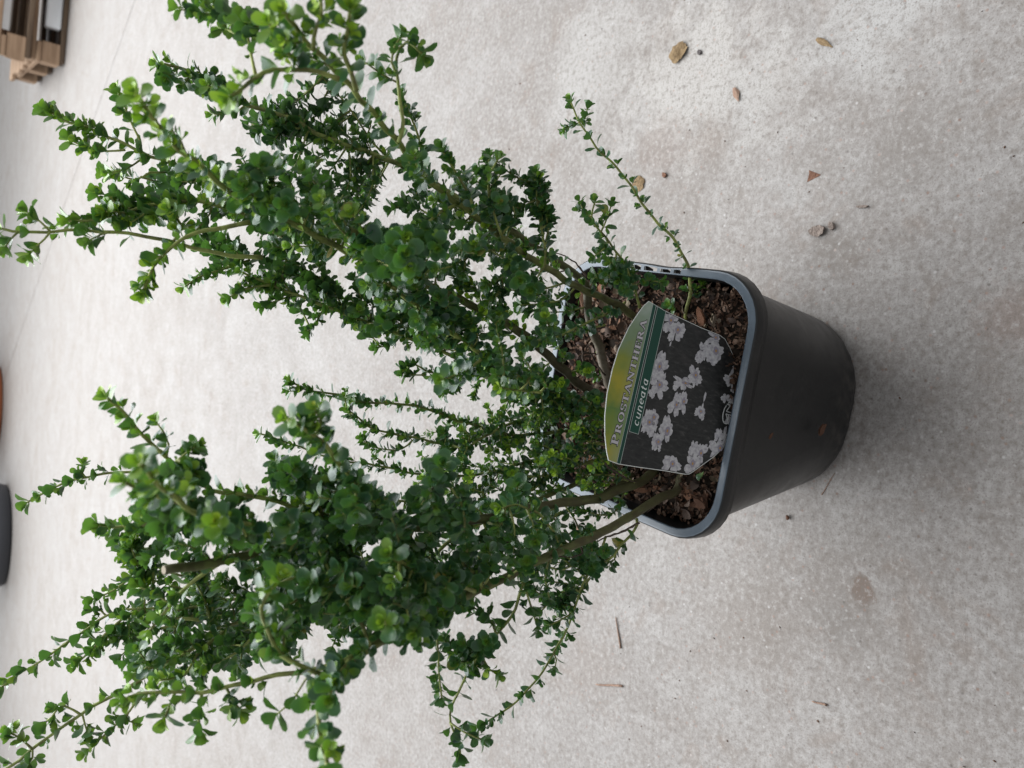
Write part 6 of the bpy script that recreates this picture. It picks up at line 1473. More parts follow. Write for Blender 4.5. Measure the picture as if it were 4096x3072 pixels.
TAG = {'O': [0.00057, -0.06422, 0.23045], 'ex': [0.96243, 0.01333, -0.27119], 'ey': [0.23991, 0.42594, 0.87236], 'n': [0.12714, -0.90465, 0.40674], 'outline': [(56.47, 32.38), (52.07, 35.3), (46.54, 37.73), (33.32, 42.57), (16.0, 46.29), (0.67, 47.32), (-16.78, 47.01), (-31.92, 44.96), (-44.5, 41.83), (-55.19, 37.85), (-60.71, 34.98), (-61.24, 27.29), (-59.42, 12.07), (-56.7, -7.27), (-54.98, -23.04), (-54.01, -26.0), (-51.73, -28.47), (-37.45, -41.74), (-28.55, -48.11), (-17.43, -49.52), (-4.18, -51.54), (10.0, -52.36), (22.58, -49.98), (33.2, -45.31), (43.33, -37.15), (48.56, -31.78), (49.95, -27.08), (50.69, -10.93), (53.72, 18.91)], 'band1': [(55.66, 28.91), (55.39, 26.22), (-60.91, 26.87), (-60.53, 29.45)], 'band2': [(54.97, 25.13), (54.6, 18.04), (-37.08, 18.17), (-37.87, 24.84)], 'P': [(-49.39, 32.19), (-49.05, 36.16)], 'A': [(41.79, 30.96), (38.3, 34.57)], 'cun': [(-31.86, 19.19), (1.16, 19.57), (-32.32, 22.09)], 'fl': [((47.41, 13.58), 5.59, 3.96), ((42.38, 6.85), 5.97, 3.97), ((33.81, 8.67), 3.71, 1.19), ((12.24, 14.52), 6.58, 4.3), ((-0.11, 11.57), 5.44, 4.68), ((-6.45, 14.63), 2.88, 1.94), ((-23.57, 10.12), 5.37, 3.49), ((-31.04, 9.56), 4.28, 2.31), ((-30.1, -1.81), 6.46, 3.91), ((-39.09, 3.1), 4.27, 3.88), ((-43.24, 1.7), 3.19, 1.4), ((46.46, -23.36), 3.64, 4.1), ((36.66, -25.59), 6.03, 4.5), ((30.39, -26.14), 3.76, 2.45), ((34.72, -16.88), 5.25, 2.43), ((29.97, -14.51), 3.36, 2.42), ((40.61, -17.7), 3.39, 1.22), ((14.74, -14.14), 5.55, 3.86), ((9.08, -16.31), 2.95, 1.28), ((7.16, -7.36), 2.79, 5.58), ((4.87, -2.38), 2.93, 2.37), ((-10.05, -4.61), 5.09, 3.16), ((-6.24, -9.63), 5.11, 3.02), ((-9.07, -23.92), 3.29, 3.22), ((-1.65, -25.22), 4.57, 1.13), ((-12.15, -26.77), 2.2, 1.45), ((19.68, -43.48), 4.88, 4.13), ((27.08, -44.03), 3.77, 1.66), ((14.18, -46.47), 2.25, 1.65), ((-8.76, -49.4), 2.96, 3.13), ((-21.63, -42.72), 4.4, 2.28), ((-30.51, -44.3), 5.11, 4.07), ((-22.8, -46.89), 5.14, 2.12), ((-38.14, -30.61), 5.42, 3.61), ((-47.06, -25.9), 6.09, 3.82), ((-51.11, -10.93), 4.97, 4.08), ((5.95, -48.31), 2.62, 2.89), ((6.73, -41.55), 2.61, 2.46), ((-37.29, -25.33), 4.32, 2.23), ((-27.78, 12.82), 4.99, 4.25)], 'logo': [[(1.22, -43.28), (-1.44, -42.2), (-4.76, -41.93), (-7.73, -42.16), (-10.14, -42.92), (-11.57, -44.25), (-11.81, -45.88), (-10.82, -47.22)], [(-11.52, -47.94), (-4.81, -44.19), (-4.61, -49.09), (-5.63, -50.11), (-5.68, -51.7)], [(-4.93, -46.24), (-8.44, -46.69)], [(-2.7, -49.01), (-2.91, -44.1), (2.21, -46.33), (2.27, -43.39)], [(2.99, -44.12), (4.01, -44.8), (4.83, -46.19), (4.44, -47.64), (2.99, -48.98), (0.63, -49.96), (-1.29, -50.38), (-1.24, -51.96)]]}

# ---------------------------------------------------------------- the shrub
shrub = empty('prostanthera_shrub', (0, 0, SZ))
shrub.name = 'mint_bush'
tag(shrub, 'bushy small-leaved green shrub growing out of the black pot', 'shrub')
nr = np.random.default_rng(21)


def leaf_shape(cup, recurve, wid, crn, seed):
    """blade with a wedge base and a scalloped round end; returns verts, tris, edge weight"""
    rs = np.random.default_rng(seed)
    ts = [0.0, 0.13, 0.24, 0.40, 0.58, 0.76, 0.90, 0.975]
    ws = [0.045, 0.055, 0.20, 0.325, 0.38, 0.365, 0.27, 0.14]
    scal = [0, 0, 0, -0.012, 0.014, -0.014, 0.016, -0.008]
    v, e = [], []
    mid = []
    for t in (0.0, 0.34, 0.62, 0.86):
        mid.append(len(v)); v.append([t, 0, 0]); e.append(0.0)
    left, right = [], []
    for sgn, lst in ((1, left), (-1, right)):
        for t, w, s in zip(ts, ws, scal):
            lst.append(len(v))
            v.append([t + crn * s * 0.6, sgn * (w * wid + crn * s + rs.normal(0, 0.006)), 0]); e.append(1.0)
    apex = len(v); v.append([1.025, 0, 0]); e.append(1.0)
    v = np.array(v)
    x, y = v[:, 0], v[:, 1]
    v[:, 2] = cup * y * y * 1.0 * np.clip(x * 1.6, 0, 1) + recurve * x ** 2.2 + 0.02 * np.abs(y) * 2
    f = []
    for lst, sgn in ((left, 1), (right, -1)):
        own = [0, 0, 1, 1, 2, 2, 3, 3]
        for i in range(len(lst) - 1):
            a_, b_ = lst[i], lst[i + 1]
            ma, mb = mid[own[i]], mid[own[i + 1]]
            f.append((ma, b_, a_) if sgn > 0 else (ma, a_, b_))
            if ma != mb:
                f.append((ma, mb, b_) if sgn > 0 else (ma, b_, mb))
        f.append((mid[3], apex, lst[-1]) if sgn > 0 else (mid[3], lst[-1], apex))
    return v, np.array(f), np.array(e)


SHAPES = [leaf_shape(0.9, -0.10, 1.0, 1.0, 1), leaf_shape(0.5, -0.22, 0.92, 1.2, 2), leaf_shape(1.3, 0.05, 1.08, 0.7, 3), leaf_shape(0.2, -0.32, 0.84, 1.3, 4), leaf_shape(1.0, -0.02, 0.95, 0.5, 5), leaf_shape(-0.3, -0.16, 1.0, 1.2, 6)]
for s_ in SHAPES:
    # faces look to +z
    v_, f_, e_ = s_
    nz = np.cross(v_[f_[:, 1]] - v_[f_[:, 0]], v_[f_[:, 2]] - v_[f_[:, 0]])[:, 2]
    flip = nz < 0
    f_[flip] = f_[flip][:, ::-1]


def set_attr(me_, name, vals):
    at_ = me_.attributes.new(name, 'FLOAT', 'POINT')
    at_.data.foreach_set('value', np.asarray(vals, dtype=np.float32))


LEAVES = []      # (loc, 3x3 columns, size, shape, age, rnd)


def unit(v):
    return v / (np.linalg.norm(v) + 1e-9)


def add_leaf(base, direction, normal, size, age, shape=None):
    L = unit(direction)
    Nn = normal - L * (normal @ L)
    Nn = unit(Nn)
    S = np.cross(Nn, L)
    if shape is None:
        shape = int(nr.integers(0, 6)) if age < 0.6 else int(nr.choice([0, 2, 4]))
    LEAVES.append((base, np.stack([L, S, Nn], 1), size, shape, float(np.clip(age, 0, 1)), float(nr.random())))


def resample(P, step):
    P = np.asarray(P, float)
    if len(P) > 2:
        Q = np.vstack([2 * P[0] - P[1], P, 2 * P[-1] - P[-2]])
        out = []
        for i in range(1, len(Q) - 2):
            p0, p1, p2, p3 = Q[i - 1], Q[i], Q[i + 1], Q[i + 2]
            m = max(2, int(np.linalg.norm(p2 - p1) / step))
            for t in np.linspace(0, 1, m, endpoint=False):
                out.append(0.5 * ((2 * p1) + (-p0 + p2) * t + (2 * p0 - 5 * p1 + 4 * p2 - p3) * t * t + (-p0 + 3 * p1 - 3 * p2 + p3) * t ** 3))
        out.append(P[-1])
        P = np.array(out)
    seg = np.linalg.norm(np.diff(P, axis=0), axis=1)
    cum = np.r_[0, np.cumsum(seg)]
    n_ = max(3, int(cum[-1] / step) + 1)
    d = np.linspace(0, cum[-1], n_)
    return np.stack([np.interp(d, cum, P[:, k_]) for k_ in range(3)], 1), d


def tube(Q, rad, sides, cap=True):
    n_ = len(Q)
    T_ = np.gradient(Q, axis=0)
    T_ /= np.linalg.norm(T_, axis=1)[:, None] + 1e-12
    ref = np.array([0.31, 0.77, 0.2])
    v, f = [], []
    u_ = unit(np.cross(T_[0], ref))
    for i in range(n_):
        u_ = unit(u_ - T_[i] * (u_ @ T_[i]))
        w_ = np.cross(T_[i], u_)
        for k_ in range(sides):
            an = 2 * math.pi * k_ / sides
            v.append(Q[i] + (u_ * math.cos(an) + w_ * math.sin(an)) * rad[i])
    for i in range(n_ - 1):
        for k_ in range(sides):
            a_, b_ = i * sides + k_, i * sides + (k_ + 1) % sides
            f.append((a_, b_, b_ + sides, a_ + sides))
    if cap:
        f.append(tuple(reversed(range(sides))))
        f.append(tuple((n_ - 1) * sides + k_ for k_ in range(sides)))
    return v, f


UPV = np.array([0.0, 0.25, 1.0])
STEMS, TWIGS = [], []
for (flatp, d0, d1, ls, bare, sp, ax, yt, wood, main, cut) in SHOOTS:
    P = np.array(flatp, float).reshape(-1, 3) * 1e-4
    Q, d = resample(P, 0.005 if main else 0.006)
    L = d[-1]
    # slight natural wobble between the nodes
    if main and L > 0.05:
        wob = np.stack([np.sin(d * 260 + k_ * 2.1 + L * 99) for k_ in range(3)], 1) * 0.00035
        Q = Q + wob * np.clip(d / 0.02, 0, 1)[:, None]
    tt = d / L
    dia = (d0 + (d1 - d0) * tt ** 0.8) * 1e-3
    node = 0.5 + 0.5 * np.cos(2 * math.pi * d / 0.017)
    rad = dia / 2 * (1 + 0.10 * node ** 8)
    wv = np.clip((dia * 1000 - 1.1) / 5.5, 0, 1) * 0.56 + wood * 1.3 * np.clip(1 - tt * 3.2, 0, 1) + nr.normal(0, 0.03, len(d))
    wv = wv + 0.24 * (1 - min(1.0, yt * 1.25)) * np.clip(1 - (dia * 1000 - 1.2) / 1.6, 0, 1)
    if cut:
        wv = wv + np.clip((tt - 0.95) * 5, 0, 0.2)
    sides = 10 if d0 > 3 else (7 if main else 5)
    tv, tf = tube(Q, rad, sides)
    rec = (tv, tf, np.repeat(np.clip(wv, 0, 1), sides), Q)
    (STEMS if main else TWIGS).append(rec)
    # leaves in crossed pairs up the shoot
    T_ = np.gradient(Q, axis=0)
    T_ /= np.linalg.norm(T_, axis=1)[:, None] + 1e-12
    ref = unit(nr.normal(0, 1, 3))
    pos = bare * L + sp * 1e-3 * nr.uniform(0.2, 0.8)
    k_ = int(nr.integers(0, 2))
    phase = nr.uniform(0, 6.28)
    end = L - 0.004 if not cut else L - 0.02
    while pos < end:
        i = int(np.clip(pos / L * (len(Q) - 1), 0, len(Q) - 2))
        fr_ = pos / L * (len(Q) - 1) - i
        c = Q[i] + (Q[i + 1] - Q[i]) * fr_
        t = T_[i]
        rd = rad[i]
        u_ = unit(np.cross(t, ref)); w_ = np.cross(t, u_)
        tip_near = np.clip(1 - (L - pos) / 0.035, 0, 1)      # 0 away from the tip .. 1 at it
        age = np.clip(yt * (0.20 + 0.38 * tip_near) - 0.02 + nr.normal(0, 0.08), 0, 1)
        keep = 0.97 if dia[i] < 0.0033 else (0.68 if dia[i] < 0.0046 else 0.35)
        for sgn in (1, -1):
            an = phase + k_ * math.pi / 2 + (0 if sgn > 0 else math.pi) + nr.normal(0, 0.28)
            radial = u_ * math.cos(an) + w_ * math.sin(an)
            if nr.random() < keep:
                al = nr.normal(1.15, 0.24) - 0.40 * tip_near
                dr = t * math.cos(al) + radial * math.sin(al) + UPV * 0.12
                nm = t * 1.0 + UPV * nr.uniform(0.3, 0.95) + nr.normal(0, 0.16, 3)
                add_leaf(c + radial * rd * 0.7, dr, nm, ls * 1.04e-3 * nr.uniform(0.70, 1.14) * (1 - 0.15 * tip_near), age)
            if nr.random() < ax:
                # a short tuft in the leaf's axil
                m = int(nr.choice([1, 1, 2]))
                td = unit(t * 0.75 + radial * 0.75 + UPV * 0.2 + nr.normal(0, 0.15, 3))
                tu = unit(np.cross(td, ref)); tw = np.cross(td, tu)
                b0 = c + radial * rd * 0.7
                for q in range(m):
                    bb = b0 + td * (0.0016 + 0.0022 * q)
                    for s2 in (0, math.pi):
                        a2 = q * math.pi / 2 + s2 + nr.normal(0, 0.3)
                        rr2 = tu * math.cos(a2) + tw * math.sin(a2)
                        al = nr.normal(0.75, 0.2) - 0.12 * q
                        add_leaf(bb, td * math.cos(al) + rr2 * math.sin(al), td + UPV * 0.3 + nr.normal(0, 0.1, 3), ls * 1e-3 * nr.uniform(0.42, 0.72) * (1 - 0.12 * q), np.clip(age + 0.10 + 0.50 * yt + 0.18 * q, 0, 1))
        step = sp * 0.80e-3 * nr.uniform(0.8, 1.25)
        pos += step * (1 - 0.35 * tip_near)
        k_ += 1
    if not cut:
        # the rosette that ends the shoot
        t = T_[-1]
        u_ = unit(np.cross(t, ref)); w_ = np.cross(t, u_)
        for q in range(4):
            bb = Q[-1] - t * 0.0015 + t * 0.0012 * q
            al = (1.05, 0.85, 0.6, 0.35)[q]
            sz = (0.98, 0.84, 0.64, 0.42)[q]
            for s2 in (0, math.pi):
                a2 = phase + (k_ + q) * math.pi / 2 + s2 + nr.normal(0, 0.15)
                rr2 = u_ * math.cos(a2) + w_ * math.sin(a2)
                aa = al + nr.normal(0, 0.12)
                add_leaf(bb, t * math.cos(aa) + rr2 * math.sin(aa), t + UPV * 0.1, ls * 1e-3 * sz * nr.uniform(0.9, 1.08), 0.08 + yt * (0.55, 0.95, 1.4, 1.7)[q] + nr.normal(0, 0.05), 4 if q > 1 else None)


def rel(v):
    return [(p[0], p[1], p[2] - SZ) for p in v]


def build_stem(name, rec, parent=None):
    tv, tf, wv, Q = rec
    me_ = mesh(name, rel(tv), tf, True)
    set_attr(me_, 'wood', wv)
    o_ = obj(name, me_, STEM, shrub if parent is None else parent)
    return o_


camv = np.array(CAM)
PITH = flat('cut_wood_pale', (0.34, 0.29, 0.22), 0.8, 0.2)
STEM_O = [build_stem('stem', rec) for rec in STEMS]
SP = np.concatenate([rec[3] for rec in STEMS])
SI = np.concatenate([np.full(len(rec[3]), i_) for i_, rec in enumerate(STEMS)])
for i_, row in enumerate([r_ for r_ in SHOOTS if r_[9]]):
    if row[10]:
        Q = STEMS[i_][3]
        t = unit(Q[-1] - Q[-2])
        dv, df = tube(np.array([Q[-1] - t * 0.0006, Q[-1] + t * 0.0005]), np.array([row[2], row[2]]) * 0.00044, 10)
        obj('cut_end', mesh('cut_end', rel(dv), df), PITH, STEM_O[i_])
TWIGS.sort(key=lambda r_: np.linalg.norm(r_[3].mean(0) - camv))
for rec in TWIGS[:295]:
    near = int(SI[np.argmin(((SP - rec[3][0]) ** 2).sum(1))])
    build_stem('twig', rec, STEM_O[near])
fv, ff_, fw_ = [], [], []
for tv, tf, wv, Q in TWIGS[295:]:
    k0 = len(fv)
    fv += tv
    ff_ += [tuple(i + k0 for i in q) for q in tf]
    fw_ += list(wv)
me = mesh('fine_twigs', rel(fv), ff_, True)
set_attr(me, 'wood', fw_)
tag(obj('fine_twigs', me, STEM, shrub), None, None, None, 'stuff')

# dry dead twigs low in the bush
DEADW = flat('dead_twig_brown', (0.085, 0.062, 0.05), 0.85, 0.2)
for pts in DEAD:
    P = np.array(pts, float).reshape(-1, 3) * 1e-4
    Q, d = resample(P, 0.003)
    Q = Q + nr.normal(0, 0.0003, Q.shape)
    tv, tf = tube(Q, np.linspace(0.0008, 0.0004, len(Q)) * (1 + 0.35 * (nr.random(len(Q)) > 0.75)), 5)
    obj('dead_twig', mesh('dead_twig', rel(tv), tf, True), DEADW, shrub)

# leaves: the nearest few hundred are parts of their own, the rest one mass
AGES = 5
LM = {}


def leaf_mesh(shape, age_c, var):
    key = (shape, age_c, var)
    if key not in LM:
        v, f, e = SHAPES[shape]
        me_ = mesh('leaf', v, [tuple(int(i) for i in q) for q in f], True)
        set_attr(me_, 'edge', e)
        set_attr(me_, 'len', v[:, 0])
        set_attr(me_, 'age', np.full(len(v), age_c / (AGES - 1)))
        set_attr(me_, 'rnd', np.full(len(v), (var + 0.5) / 3))
        me_.materials.append(LEAF)
        LM[key] = me_
    return LM[key]


def leaf_rank(lf):
    dd = np.array(lf[0]) - camv
    z = dd @ np.array(FW)
    inside = abs(dd @ np.array(RT)) < z * 0.5 and abs(dd @ np.array(UP)) < z * 0.66
    return -(lf[2] / z) * (1.0 if inside else 0.3)


LEAVES.sort(key=leaf_rank)
NPART = 298
for (b_, M_, s_, sh, ag, rv) in LEAVES[:NPART]:
    o = bpy.data.objects.new('leaf', leaf_mesh(sh, int(round(ag * (AGES - 1))), int(rv * 2.999)))
    COL.objects.link(o)
    o.parent = shrub
    m4 = Matrix([[M_[r_][c_] * s_ for c_ in range(3)] + [b_[r_] - (SZ if r_ == 2 else 0)] for r_ in range(3)] + [[0, 0, 0, 1]])
    o.matrix_basis = m4
va, fa, ea, aa, ra, la = [], [], [], [], [], []
off = 0
for (b_, M_, s_, sh, ag, rv) in LEAVES[NPART:]:
    v, f, e = SHAPES[sh]
    va.append((v * s_) @ M_.T + b_)
    fa.append(f + off)
    off += len(v)
    ea.append(e)
    la.append(v[:, 0])
    aa.append(np.full(len(v), ag))
    ra.append(np.full(len(v), rv))
va = np.concatenate(va); fa = np.concatenate(fa)
va[:, 2] -= SZ
me = bpy.data.meshes.new('foliage')
me.vertices.add(len(va))
me.vertices.foreach_set('co', va.astype(np.float32).ravel())
me.loops.add(len(fa) * 3)
me.loops.foreach_set('vertex_index', fa.astype(np.int32).ravel())
me.polygons.add(len(fa))
me.polygons.foreach_set('loop_start', np.arange(0, len(fa) * 3, 3, dtype=np.int32))
me.polygons.foreach_set('use_smooth', np.ones(len(fa), dtype=bool))
me.update(calc_edges=True)
me.validate()
set_attr(me, 'edge', np.concatenate(ea))
set_attr(me, 'len', np.concatenate(la))
set_attr(me, 'age', np.concatenate(aa))
set_attr(me, 'rnd', np.concatenate(ra))
tag(obj('foliage', me, LEAF, shrub), None, None, None, 'stuff')
print('leaves', len(LEAVES), 'stems', len(STEMS), 'twigs', len(TWIGS))

# a few green leaves dropped on the mulch
for i, (x, y) in enumerate(((0.047, -0.052), (0.036, -0.045), (-0.058, -0.066), (0.03, 0.05))):
    o = obj('fallen_leaf', leaf_mesh(i % 4, 1 + i % 2, i % 3), None, soil, (x, y, soil_h(x, y) - SZ + 0.006), (R.gauss(0, 0.4), R.gauss(0, 0.4), R.uniform(0, 6)), (0.0075,) * 3)

# ---------------------------------------------------------------- the printed plant label
TO, TX, TY, TN = (Vector(TAG[k_]) for k_ in ('O', 'ex', 'ey', 'n'))
lab = empty('plant_label', TO)
lab.matrix_world = Matrix(((TX.x, TY.x, TN.x, TO.x), (TX.y, TY.y, TN.y, TO.y), (TX.z, TY.z, TN.z, TO.z), (0, 0, 0, 1)))
tag(lab, 'printed plant label with a green and yellow top and white flowers on black', 'plant label')
outl = [Vector((x, y)) * 1e-3 for x, y in TAG['outline']]


def smooth_closed(P, keep=()):
    return P


def prism(P, z0, z1):
    n_ = len(P)
    v = [(p[0], p[1], z0) for p in P] + [(p[0], p[1], z1) for p in P]
    f = [tuple(reversed(range(n_))), tuple(range(n_, 2 * n_))]
    for i in range(n_):
        j = (i + 1) % n_
        f.append((i, j, j + n_, i + n_))
    return v, f


def ccw(P):
    s = sum(P[i][0] * P[(i + 1) % len(P)][1] - P[(i + 1) % len(P)][0] * P[i][1] for i in range(len(P)))
    return P if s > 0 else list(reversed(P))


outl = ccw(outl)
WHITEC = flat('label_card_white', (0.72, 0.73, 0.70), 0.45, 0.4)
v, f = prism(outl, -0.0008, 0.0)
obj('card', mesh('card', v, f), WHITEC, lab)
# stake below the card, pushed into the mulch
stk = ccw([(-0.008, -0.044), (0.008, -0.044), (0.007, -0.058), (0.0, -0.062), (-0.007, -0.058)])
v, f = prism(stk, -0.0018, -0.0009)
obj('stake', mesh('stake', v, f), WHITEC, lab)


def clip_half(P, axis, val, keep_below):
    out = []
    for i in range(len(P)):
        a_, b_ = P[i], P[(i + 1) % len(P)]
        ia = (a_[axis] <= val) == keep_below
        ib = (b_[axis] <= val) == keep_below
        if ia:
            out.append(a_)
        if ia != ib:
            t = (val - a_[axis]) / (b_[axis] - a_[axis])
            out.append((a_[0] + (b_[0] - a_[0]) * t, a_[1] + (b_[1] - a_[1]) * t))
    return out


def inset(P, d):
    n_ = len(P)
    out = []
    for i in range(n_):
        p0, p1, p2 = Vector(P[i - 1][:2]), Vector(P[i][:2]), Vector(P[(i + 1) % n_][:2])
        e1, e2 = (p1 - p0).normalized(), (p2 - p1).normalized()
        n1, n2 = Vector((-e1.y, e1.x)), Vector((-e2.y, e2.x))
        bis = (n1 + n2)
        bis = bis / max(0.3, bis.length_squared / 2) if bis.length > 1e-6 else n1
        out.append(tuple(p1 + bis * d))
    return out


ins = inset([tuple(p) for p in outl], 0.0004)
TH = 0.00012   # film steps


def sheet(name, P, layer, mat, par=None):
    P = ccw(P)
    bm = bmesh.new()
    vs_ = [bm.verts.new((p[0], p[1], layer * TH)) for p in P]
    fc = bm.faces.new(vs_)
    bmesh.ops.triangulate(bm, faces=[fc])
    me_ = bpy.data.meshes.new(name)
    bm.to_mesh(me_)
    bm.free()
    return obj(name, me_, mat, par or lab)


# photograph panel: near black with soft dim leaves
k = NT('print_dark_photo', 0.4, 0.35)
v_ = k.coord('Object')
c = k.ramp(k.noise(k.coord('Object', (1.6, 0.7, 1)), 260, 5, 0.6, 0.5), [(0.35, (0.012, 0.012, 0.012)), (0.58, (0.024, 0.024, 0.023)), (0.72, (0.055, 0.052, 0.05))])
c = k.mix(k.ramp(k.noise(v_, 60, 3), [(0.55, 0.0), (0.75, 0.5)]), c, (0.045, 0.04, 0.04))
k.base(c)
DPH = k.m
photo = sheet('photo_print', clip_half(ins, 1, 0.0262, True), 1, DPH)
# top panel: yellow to green to silvery green, as printed
k = NT('print_green_yellow', 0.38, 0.35)
v_ = k.coord('Object')
sx = k.n('ShaderNodeSeparateXYZ')
k.link(v_, sx.inputs[0])
along = k.math('ADD', k.math('MULTIPLY', sx.outputs[0], 8.2), 0.5)
wob = k.math('ADD', along, k.math('MULTIPLY', k.math('SUBTRACT', k.noise(v_, 70, 2), 0.5), 0.30))
top_c = k.ramp(wob, [(0.0, (0.36, 0.30, 0.035)), (0.14, (0.20, 0.24, 0.035)), (0.30, (0.105, 0.19, 0.04)), (0.44, (0.33, 0.29, 0.03)), (0.58, (0.20, 0.235, 0.04)), (0.74, (0.17, 0.235, 0.13)), (0.86, (0.23, 0.29, 0.21)), (1.0, (0.40, 0.43, 0.40))])
low = k.math('MULTIPLY', k.ramp(sx.outputs[1], [(0.029, 1.0), (0.038, 0.0)]), 0.40)
k.base(k.mix(low, top_c, (0.24, 0.33, 0.25)))
GYE = k.m
top_panel = sheet('top_panel', clip_half(ins, 1, 0.0289, False), 1, GYE)
GRN = flat('print_dark_green', (0.006, 0.052, 0.034), 0.38, 0.35)
PALEL = flat('print_pale_line', (0.42, 0.47, 0.44), 0.45, 0.3)
LILAC = flat('print_lettering', (0.50, 0.47, 0.49), 0.45, 0.3)
OUTL = flat('print_outline', (0.03, 0.035, 0.03), 0.45, 0.3)


def strip(P, y0, y1, x0=None, x1=None):
    Q = clip_half(clip_half(P, 1, y0, False), 1, y1, True)
    if x0 is not None:
        Q = clip_half(Q, 0, x0, False)
    return Q


sheet('green_band', strip(ins, 0.0263, 0.0288), 2, GRN)
sheet('pale_line', strip(ins, 0.0287, 0.0290), 3, PALEL)
sheet('pale_line', strip(ins, 0.0261, 0.0264), 3, PALEL)
b2 = strip(ins, 0.0180, 0.0250, -0.0374)
gband = sheet('green_band', b2, 2, GRN)
for q in (strip(ins, 0.0248, 0.0251, -0.0374), strip(ins, 0.0179, 0.0182, -0.0374), [(-0.0376, 0.0179), (-0.0373, 0.0179), (-0.0373, 0.0251), (-0.0376, 0.0251)]):
    sheet('pale_line', q, 3, PALEL)

# flowers of the printed photograph
PET = NT('print_petal', 0.42, 0.35)
PET.base(PET.ramp(PET.noise(PET.coord('Object'), 420, 4, 0.6), [(0.3, (0.25, 0.24, 0.26)), (0.5, (0.40, 0.385, 0.40)), (0.68, (0.50, 0.49, 0.49))]))
THR = flat('print_petal_throat', (0.25, 0.225, 0.265), 0.42, 0.35)
ORG = flat('print_orange_dot', (0.38, 0.22, 0.07), 0.45, 0.3)
fl_in = inset(ins, 0.0003)


def inside(P, x, y):
    c_ = False
    for i in range(len(P)):
        x1, y1 = P[i]
        x2, y2 = P[(i + 1) % len(P)]
        if (y1 > y) != (y2 > y) and x < (x2 - x1) * (y - y1) / (y2 - y1) + x1:
            c_ = not c_
    return c_


rf = random.Random(4)
for i, ((x, y), rx, ry) in enumerate(TAG['fl']):
    x, y, rx, ry = x * 1e-3, y * 1e-3, max(rx, 0.7) * 1.38e-3, max(ry, 0.7) * 1.38e-3
    ph = rf.uniform(0, 6.28)
    fv_, ff2 = [], []
    npet = 5 if min(rx, ry) > 0.002 else 2
    for q in range(npet):
        an = ph + 2 * math.pi * q / npet + rf.uniform(-0.3, 0.3)
        ln, wd_ = rf.uniform(0.7, 1.5), rf.uniform(0.30, 0.62)
        ring = [(0.0, 0.0)]
        for tq in range(11):
            a2 = -1.9 + 3.8 * tq / 10
            ring.append((ln * (0.58 + 0.46 * math.cos(a2)) * (1 - 0.16 * (tq in (5,))) * rf.uniform(0.93, 1.07), wd_ * math.sin(a2) * rf.uniform(0.9, 1.1)))
        k0 = len(fv_)
        for (lx, ly) in ring:
            gx, gy = lx * math.cos(an) - ly * math.sin(an), lx * math.sin(an) + ly * math.cos(an)
            s = 1.0
            px_, py_ = x + rx * gx, y + ry * gy
            while (not inside(fl_in, px_, py_) or py_ > 0.0178) and s > 0.02:
                s -= 0.06
                px_, py_ = x + rx * gx * s, y + ry * gy * s
            fv_.append((px_, py_, 2 * TH + 4e-6 * q + 1e-6 * (i % 4)))
        ff2 += [(k0, k0 + w2, k0 + w2 + 1) for w2 in range(1, len(ring) - 1)]
    if not inside(fl_in, x, y):
        continue
    obj('printed_flower', mesh('printed_flower', fv_, ff2), PET.m, photo)
    if rx > 0.0035 and ry > 0.0035 and inside(fl_in, x, y):
        cx_, cy_ = x + rx * 0.1, y - ry * 0.15
        T_ = [(cx_ + 0.36 * rx * math.cos(a_) * rf.uniform(0.8, 1.2), cy_ + 0.36 * ry * math.sin(a_) * rf.uniform(0.8, 1.2)) for a_ in np.linspace(0, 2 * math.pi, 14, endpoint=False)]
        sheet('flower_throat', T_, 3, THR, photo)
        O_ = [(cx_ + 0.13 * rx * math.cos(a_), cy_ + 0.12 * ry * math.sin(a_)) for a_ in np.linspace(0, 2 * math.pi, 8, endpoint=False)]
        sheet('flower_eye', O_, 4, ORG, photo)


# lettering drawn with strokes
class Pen:
    def __init__(self, grow=0.0):
        self.v, self.f, self.g = [], [], grow

    def quad(self, q):
        k0 = len(self.v)
        self.v += q
        self.f.append((k0, k0 + 1, k0 + 2, k0 + 3))

    def line(self, x0, y0, x1, y1, w):
        w += self.g * 2
        dx, dy = x1 - x0, y1 - y0
        L = math.hypot(dx, dy)
        dx, dy = dx / L, dy / L
        x0, y0, x1, y1 = x0 - dx * self.g, y0 - dy * self.g, x1 + dx * self.g, y1 + dy * self.g
        nx, ny = -dy * w / 2, dx * w / 2
        self.quad([(x0 - nx, y0 - ny), (x1 - nx, y1 - ny), (x1 + nx, y1 + ny), (x0 + nx, y0 + ny)])

    def arc(self, cx, cy, rx, ry, a0, a1, wt, wn, n_=14):
        """arc whose stroke is thick (wt) where it runs upright and thin (wn) where it runs level"""
        pts = []
        for i in range(n_ + 1):
            a_ = math.radians(a0 + (a1 - a0) * i / n_)
            w = (wn + (wt - wn) * abs(math.cos(a_))) / 2 + self.g
            c_, s_ = math.cos(a_), math.sin(a_)
            pts.append(((cx + (rx + w) * c_, cy + (ry + w) * s_), (cx + (rx - w) * c_, cy + (ry - w) * s_)))
        for (o0, i0), (o1, i1) in zip(pts, pts[1:]):
            self.quad([o0, o1, i1, i0])


TK, TN_, SE = 0.20, 0.085, 0.075


